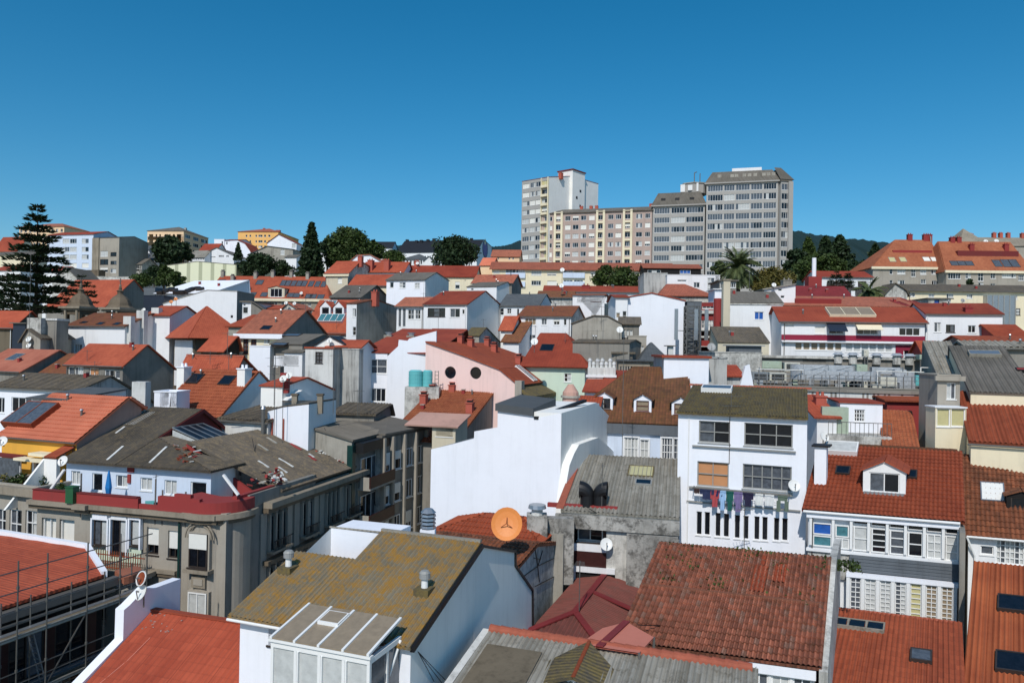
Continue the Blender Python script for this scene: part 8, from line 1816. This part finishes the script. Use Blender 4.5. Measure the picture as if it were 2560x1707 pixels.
panel(m,[(.15,-LN,zt-.1),(.15,q1.y,zt-.1),(q2.x,q2.y,zt+.05),(q3.x-6,q3.y-1,zt+.6),(q3.x-10,-LN,zt+.9)],'red',.12,(.2,.015)); m.build('roof',r)
m=MB(); m.bar((q2.x,q2.y,zt+.25),(q3.x-6,q3.y-1,zt+.75),.3,'whitec',h=.3); m.bar((q1.x+.1,q1.y,zt+.05),(q2.x,q2.y,zt+.25),.26,'whitec',h=.3); m.build('white_edge',r)
m=MB(); m.bar((.3,-LN,zt-.35),(.3,.5,zt-.35),.35,'pole',h=.4); m.bar((.45,-LN,zt-.75),(.45,.3,zt-.75),.12,'pole'); m.build('gutter',r)
m=MB()
for fl in range(4):
    z=zt-1.2-fl*2.9; m.box((.002,-LN,z-2.9),(.1,0,z-2.45),'slatew')
m.build('floor_band',r)
for fl in range(3):
    for i in range(9):
        y=-.6-i*2.1; z=zt-1.4-fl*2.9; window(r,(y-1.9,z-2.1,y-.3,z),lambda u,v,d:Vector((.16-d,u,v)),'d21k',rev=.13,sill=False)
        m=MB(); m.box((.002,y-.28,z-2.2),(.14,y+.18,z+.3),'dred'); m.build('dark_red_panel',r)
# rounded ledges at the corner
m=MB()
for i,(rad,dz,k) in enumerate(((1.2,-.1,'salmon'),(1.0,-.8,'conc'))):
    for j in range(10):
        a0_,a1_=R(-20+11*j),R(-20+11*(j+1)); c=(q1.x-.4,q1.y+1.0); 
        m.prism([(c[0],c[1],zt+dz),(c[0]+rad*math.cos(a0_),c[1]+rad*math.sin(a0_),zt+dz-.1),(c[0]+rad*math.cos(a1_),c[1]+rad*math.sin(a1_),zt+dz-.1)],(0,0,-.35),k)
m.build('rounded_ledge',r)
# scaffolding: one thing, its poles, boards and ladders are parts
sc_=empty('scaffolding',(P1.x,P1.y,2),-R(thS),'grey tube scaffolding with boards and ladders along the dark building, bottom left','scaffolding')
xo,xi=1.75,.75
ys=[G.px(S('k',(x,y)),xo)[0] for x,y in ((800,700),(430,800),(160,850))]; st=ys[0]-ys[1]
ally=[ys[0]+1.2*st*i for i in (2,1)]+ys+[ys[2]-st*(i+1) for i in range(4)]
ally=[ys[0]+st*1.7,ys[0]+st*.9]+ys+[ys[2]-st*(i+1) for i in range(4)]
for y in ally:
    for x in (xo,xi):
        m=MB(); m.bar((x,y,-1),(x,y,zt+(2.3 if x==xo else .4)),.07,'steel',sides=6)
        for z in ((zt+1.2,zt+.3,zt-2.2,zt-5) if x==xo else (zt-2.2,)): m.bar((x,y,z-.06),(x,y,z+.06),.13,'steel',sides=6)
        m.build('standard',sc_)
lv=[zt-.9,zt-3.4,zt-5.9,zt-8.4]
y0,y1=min(ally)-.3,max(ally)+.3
for z in [zt+1.9,zt+1.05]+[l+d for l in lv for d in (0.1,.65,1.15)]:
    m=MB(); m.bar((xo,y0,z),(xo,y1,z),.055,'steel',sides=6); m.build('ledger',sc_)
for l in lv:
    m=MB()
    for j in range(3): m.box((xi+.05+.32*j,y0,l-.04),(xi+.33+.32*j,y1,l+.01),'wood' if j else 'metal')
    m.box((xo-.02,y0,l),(xo+.01,y1,l+.16),'conc'); m.build('boards',sc_)
    for y in ally: m=MB(); m.bar((xi,y,l-.08),(xo,y,l-.08),.055,'steel',sides=6); m.build('transom',sc_)
for (ya,yb,l) in ((ally[3]+.3,ally[3]-.3,1),(ally[2]-.2,ally[2]-.9,2)):
    m=MB(); a=Vector((1.2,ya,lv[l])); b=Vector((1.2,yb,lv[l]+2.3)); 
    for s_ in (-.18,.18): m.bar(a+Vector((s_,0,0)),b+Vector((s_,0,0)),.05,'metal')
    for j in range(9): c=a.lerp(b,(j+.5)/9); m.bar(c-Vector((.18,0,0)),c+Vector((.18,0,0)),.04,'metal')
    m.build('ladder',sc_)
m=MB(); m.bar((xo,ally[2],zt-.8),(xo,ally[3],zt-3.3),.05,'steel'); m.bar((xo,ally[5],zt-5.8),(xo,ally[4],zt-3.3),.05,'steel'); m.build('brace',sc_)
# iron fence and round balcony ledge of the corner building seen beyond
m=MB(); x0=CB.py(S('j',(680,1340)),-.9)[0]; x1=CB.py(S('j',(1330,1440)),-.9)[0]; zf=CB.ze-3.4
for i in range(int((x1-x0)/.16)): x=x0+i*.16; m.bar((x,-.9,zf),(x,-.9,zf+1.05),.035,'rust'); 
for z in (.1,.8): m.bar((x0,-.9,zf+z),(x1,-.9,zf+z),.05,'rust')
m.box((x0-.2,-1.1,zf-.3),(x1+.2,-.26,zf-.05),'stone'); m.build('iron_fence_balcony',CB.root)
# ================================================================ thin aerials
def ant(fr,x,yt,yb,d,label,n=5,L=.9,az=40):
    b=pt(S(fr,(x,yb)),d); t=pt(S(fr,(x,yt)),d); return antenna(label,b,t.z-b.z,n,az=az,L=L)
ant('f',250,660,860,70,'aerial mast over the red tiled roof in front of the red pyramid roof',6)
ant('e',2100,480,660,68,'H-shaped aerial on the rear red tiled roof, left one',4,1.4,0)
ant('e',1930,465,560,69,'low aerial on the rear red tiled roof, above the left white chimney',8,1.2,10)
ant('f',680,960,1300,58,'very tall aerial mast before the bluish gable with two little chimneys',8,1.0,70)
ant('f',1224,790,1380,58,'very tall black mast with many side arms before the grime-streaked wall',9,1.0,20)
ant('f',1446,1185,1400,58,'aerial mast right of the grime-streaked wall, before the white house',4,.6,0)
ant('g',205,470,620,95,'aerial before the white house with four-pane windows',4,.7,0)
ant('g',620,540,640,92,'thin aerial before the large bluish gable',3,.6,0)
ant('g',1662,640,835,80,'tall aerial before the broad concrete gable hall, on the stepped grey roof',3,1.6,0)
ant('g',1702,420,620,86,'aerial standing on the ridge of the broad concrete gable hall',6,.9,20)
ant('g',1370,660,730,84,'small aerial on the smooth red hipped roof',6,.7,20)
ant('g',1095,600,740,90,'thin mast before the four-window white house with brown roof',3,.5,0)
ant('i',405,955,1250,58,'tall thin aerial before the large silver ducts',3,.5,0)
ant('h',1225,120,290,112,'thin pole before the palm tree, right side',2,.3,0)
ant('b',1540,850,900,103,'T-shaped aerial on the deep red roof of the house with four-pane windows',5,.8,10)
ant('f',970,330,460,84,'aerial on the ridge of the cream house with the dark gable',7,1.6,0)
ant('p',810,1165,1500,42,'black aerial mast standing before the ten dark slot windows',6,.9,0)
ant('n',722,1110,1180,38,'small grey box aerial above the orange dish',2,.2,0)
ant('h',600,480,1000,93,'thin wire mast behind the lattice telecom mast',2,.3,0)
ant('e',870,560,640,76,'aerial lying over the front of the red-roofed house with the dark gable',7,1.2,10)
ant('j',1430,680,900,44.8,'tall grey rod on the terrace parapet, centre',2,.1,0)
def cable(label,a,b,sag=.3,r=.022):
    A_,B_=pt(S(a[0],a[1:3]),a[3]),pt(S(b[0],b[1:3]),b[3]); m=MB(); N=10; P=[A_.lerp(B_,i/N)-A_-Vector((0,0,sag*4*(i/N)*(1-i/N))) for i in range(N+1)]
    for p,q in zip(P,P[1:]): m.bar(p,q,r*2,'blk',sides=3)
    tag(m.build('overhead_cable',loc=A_),label,'cable','slack cables over the roofs')
cable('black cable slanting down the stained concrete building with the dark bracketed eaves',('l',1140,435,56.3),('l',1390,845,55.8),.1)
cable('slack cable hanging over the dark pantiled roof from the grey flue pipe',('l',240,360,56),('l',600,320,55.5),.25)
cable('loose cable drooping over the grey corrugated roof in front of the black cowls',('n',1440,1120,41.3),('n',1890,1100,42.5),.5)
cable('thin cable crossing the old clay tile roof from the salmon canopy',('o',1740,1030,29),('o',2340,960,31.5),.15)
cable('slack cable over the red tile roof below the white dormer',('p',1980,1200,41.6),('p',2270,1130,42),.3)
cable('cable hanging across the street-side roof of the corner building',('l',480,540,52),('l',560,800,49),.3)
cable('thin cable between the rear red tiled house and the pyramid-roofed building',('e',1780,520,71),('e',2120,560,74),.6)
# small vents on the nearer mid-distance roofs
rv=random.Random(3)
for h in ALLH:
    if getattr(h,'roofo',None) and 50<h.o3.y<135 and h.kind in('S','hip') and h.w>5 and h.prof is not None if h.kind=='S' else False:
        for i in range(rv.choice((1,2,2,3))):
            x=rv.uniform(.1,.9)*h.w; top=max(h.prof,key=lambda p:p[1])[0]; y=top*rv.uniform(.25,.9); z=h.rz(x,y)
            m=MB(); 
            if rv.random()<.6: m.cyl((x,y),.08,.08,z-.1,z+.6,'pole',8); m.cyl((x,y),.14,.1,z+.6,z+.7,'metal',8)
            else: m.box((x-.16,y-.16,z-.2),(x+.16,y+.16,z+.55),'redw'); m.box((x-.2,y-.2,z+.55),(x+.2,y+.2,z+.62),'conc')
            m.build('vent_pipe',h.roofo)
# ================================================================ skewed plots
def skew(o,k):
    if o.type=='MESH':
        if o.data.users>1: o.data=o.data.copy()
        for v in o.data.vertices: v.co.x+=k*(v.co.y+o.location.y)
    for c in o.children: skew(c,k)
for h in ALLH:
    if h.k:
        for c in h.root.children: skew(c,h.k)
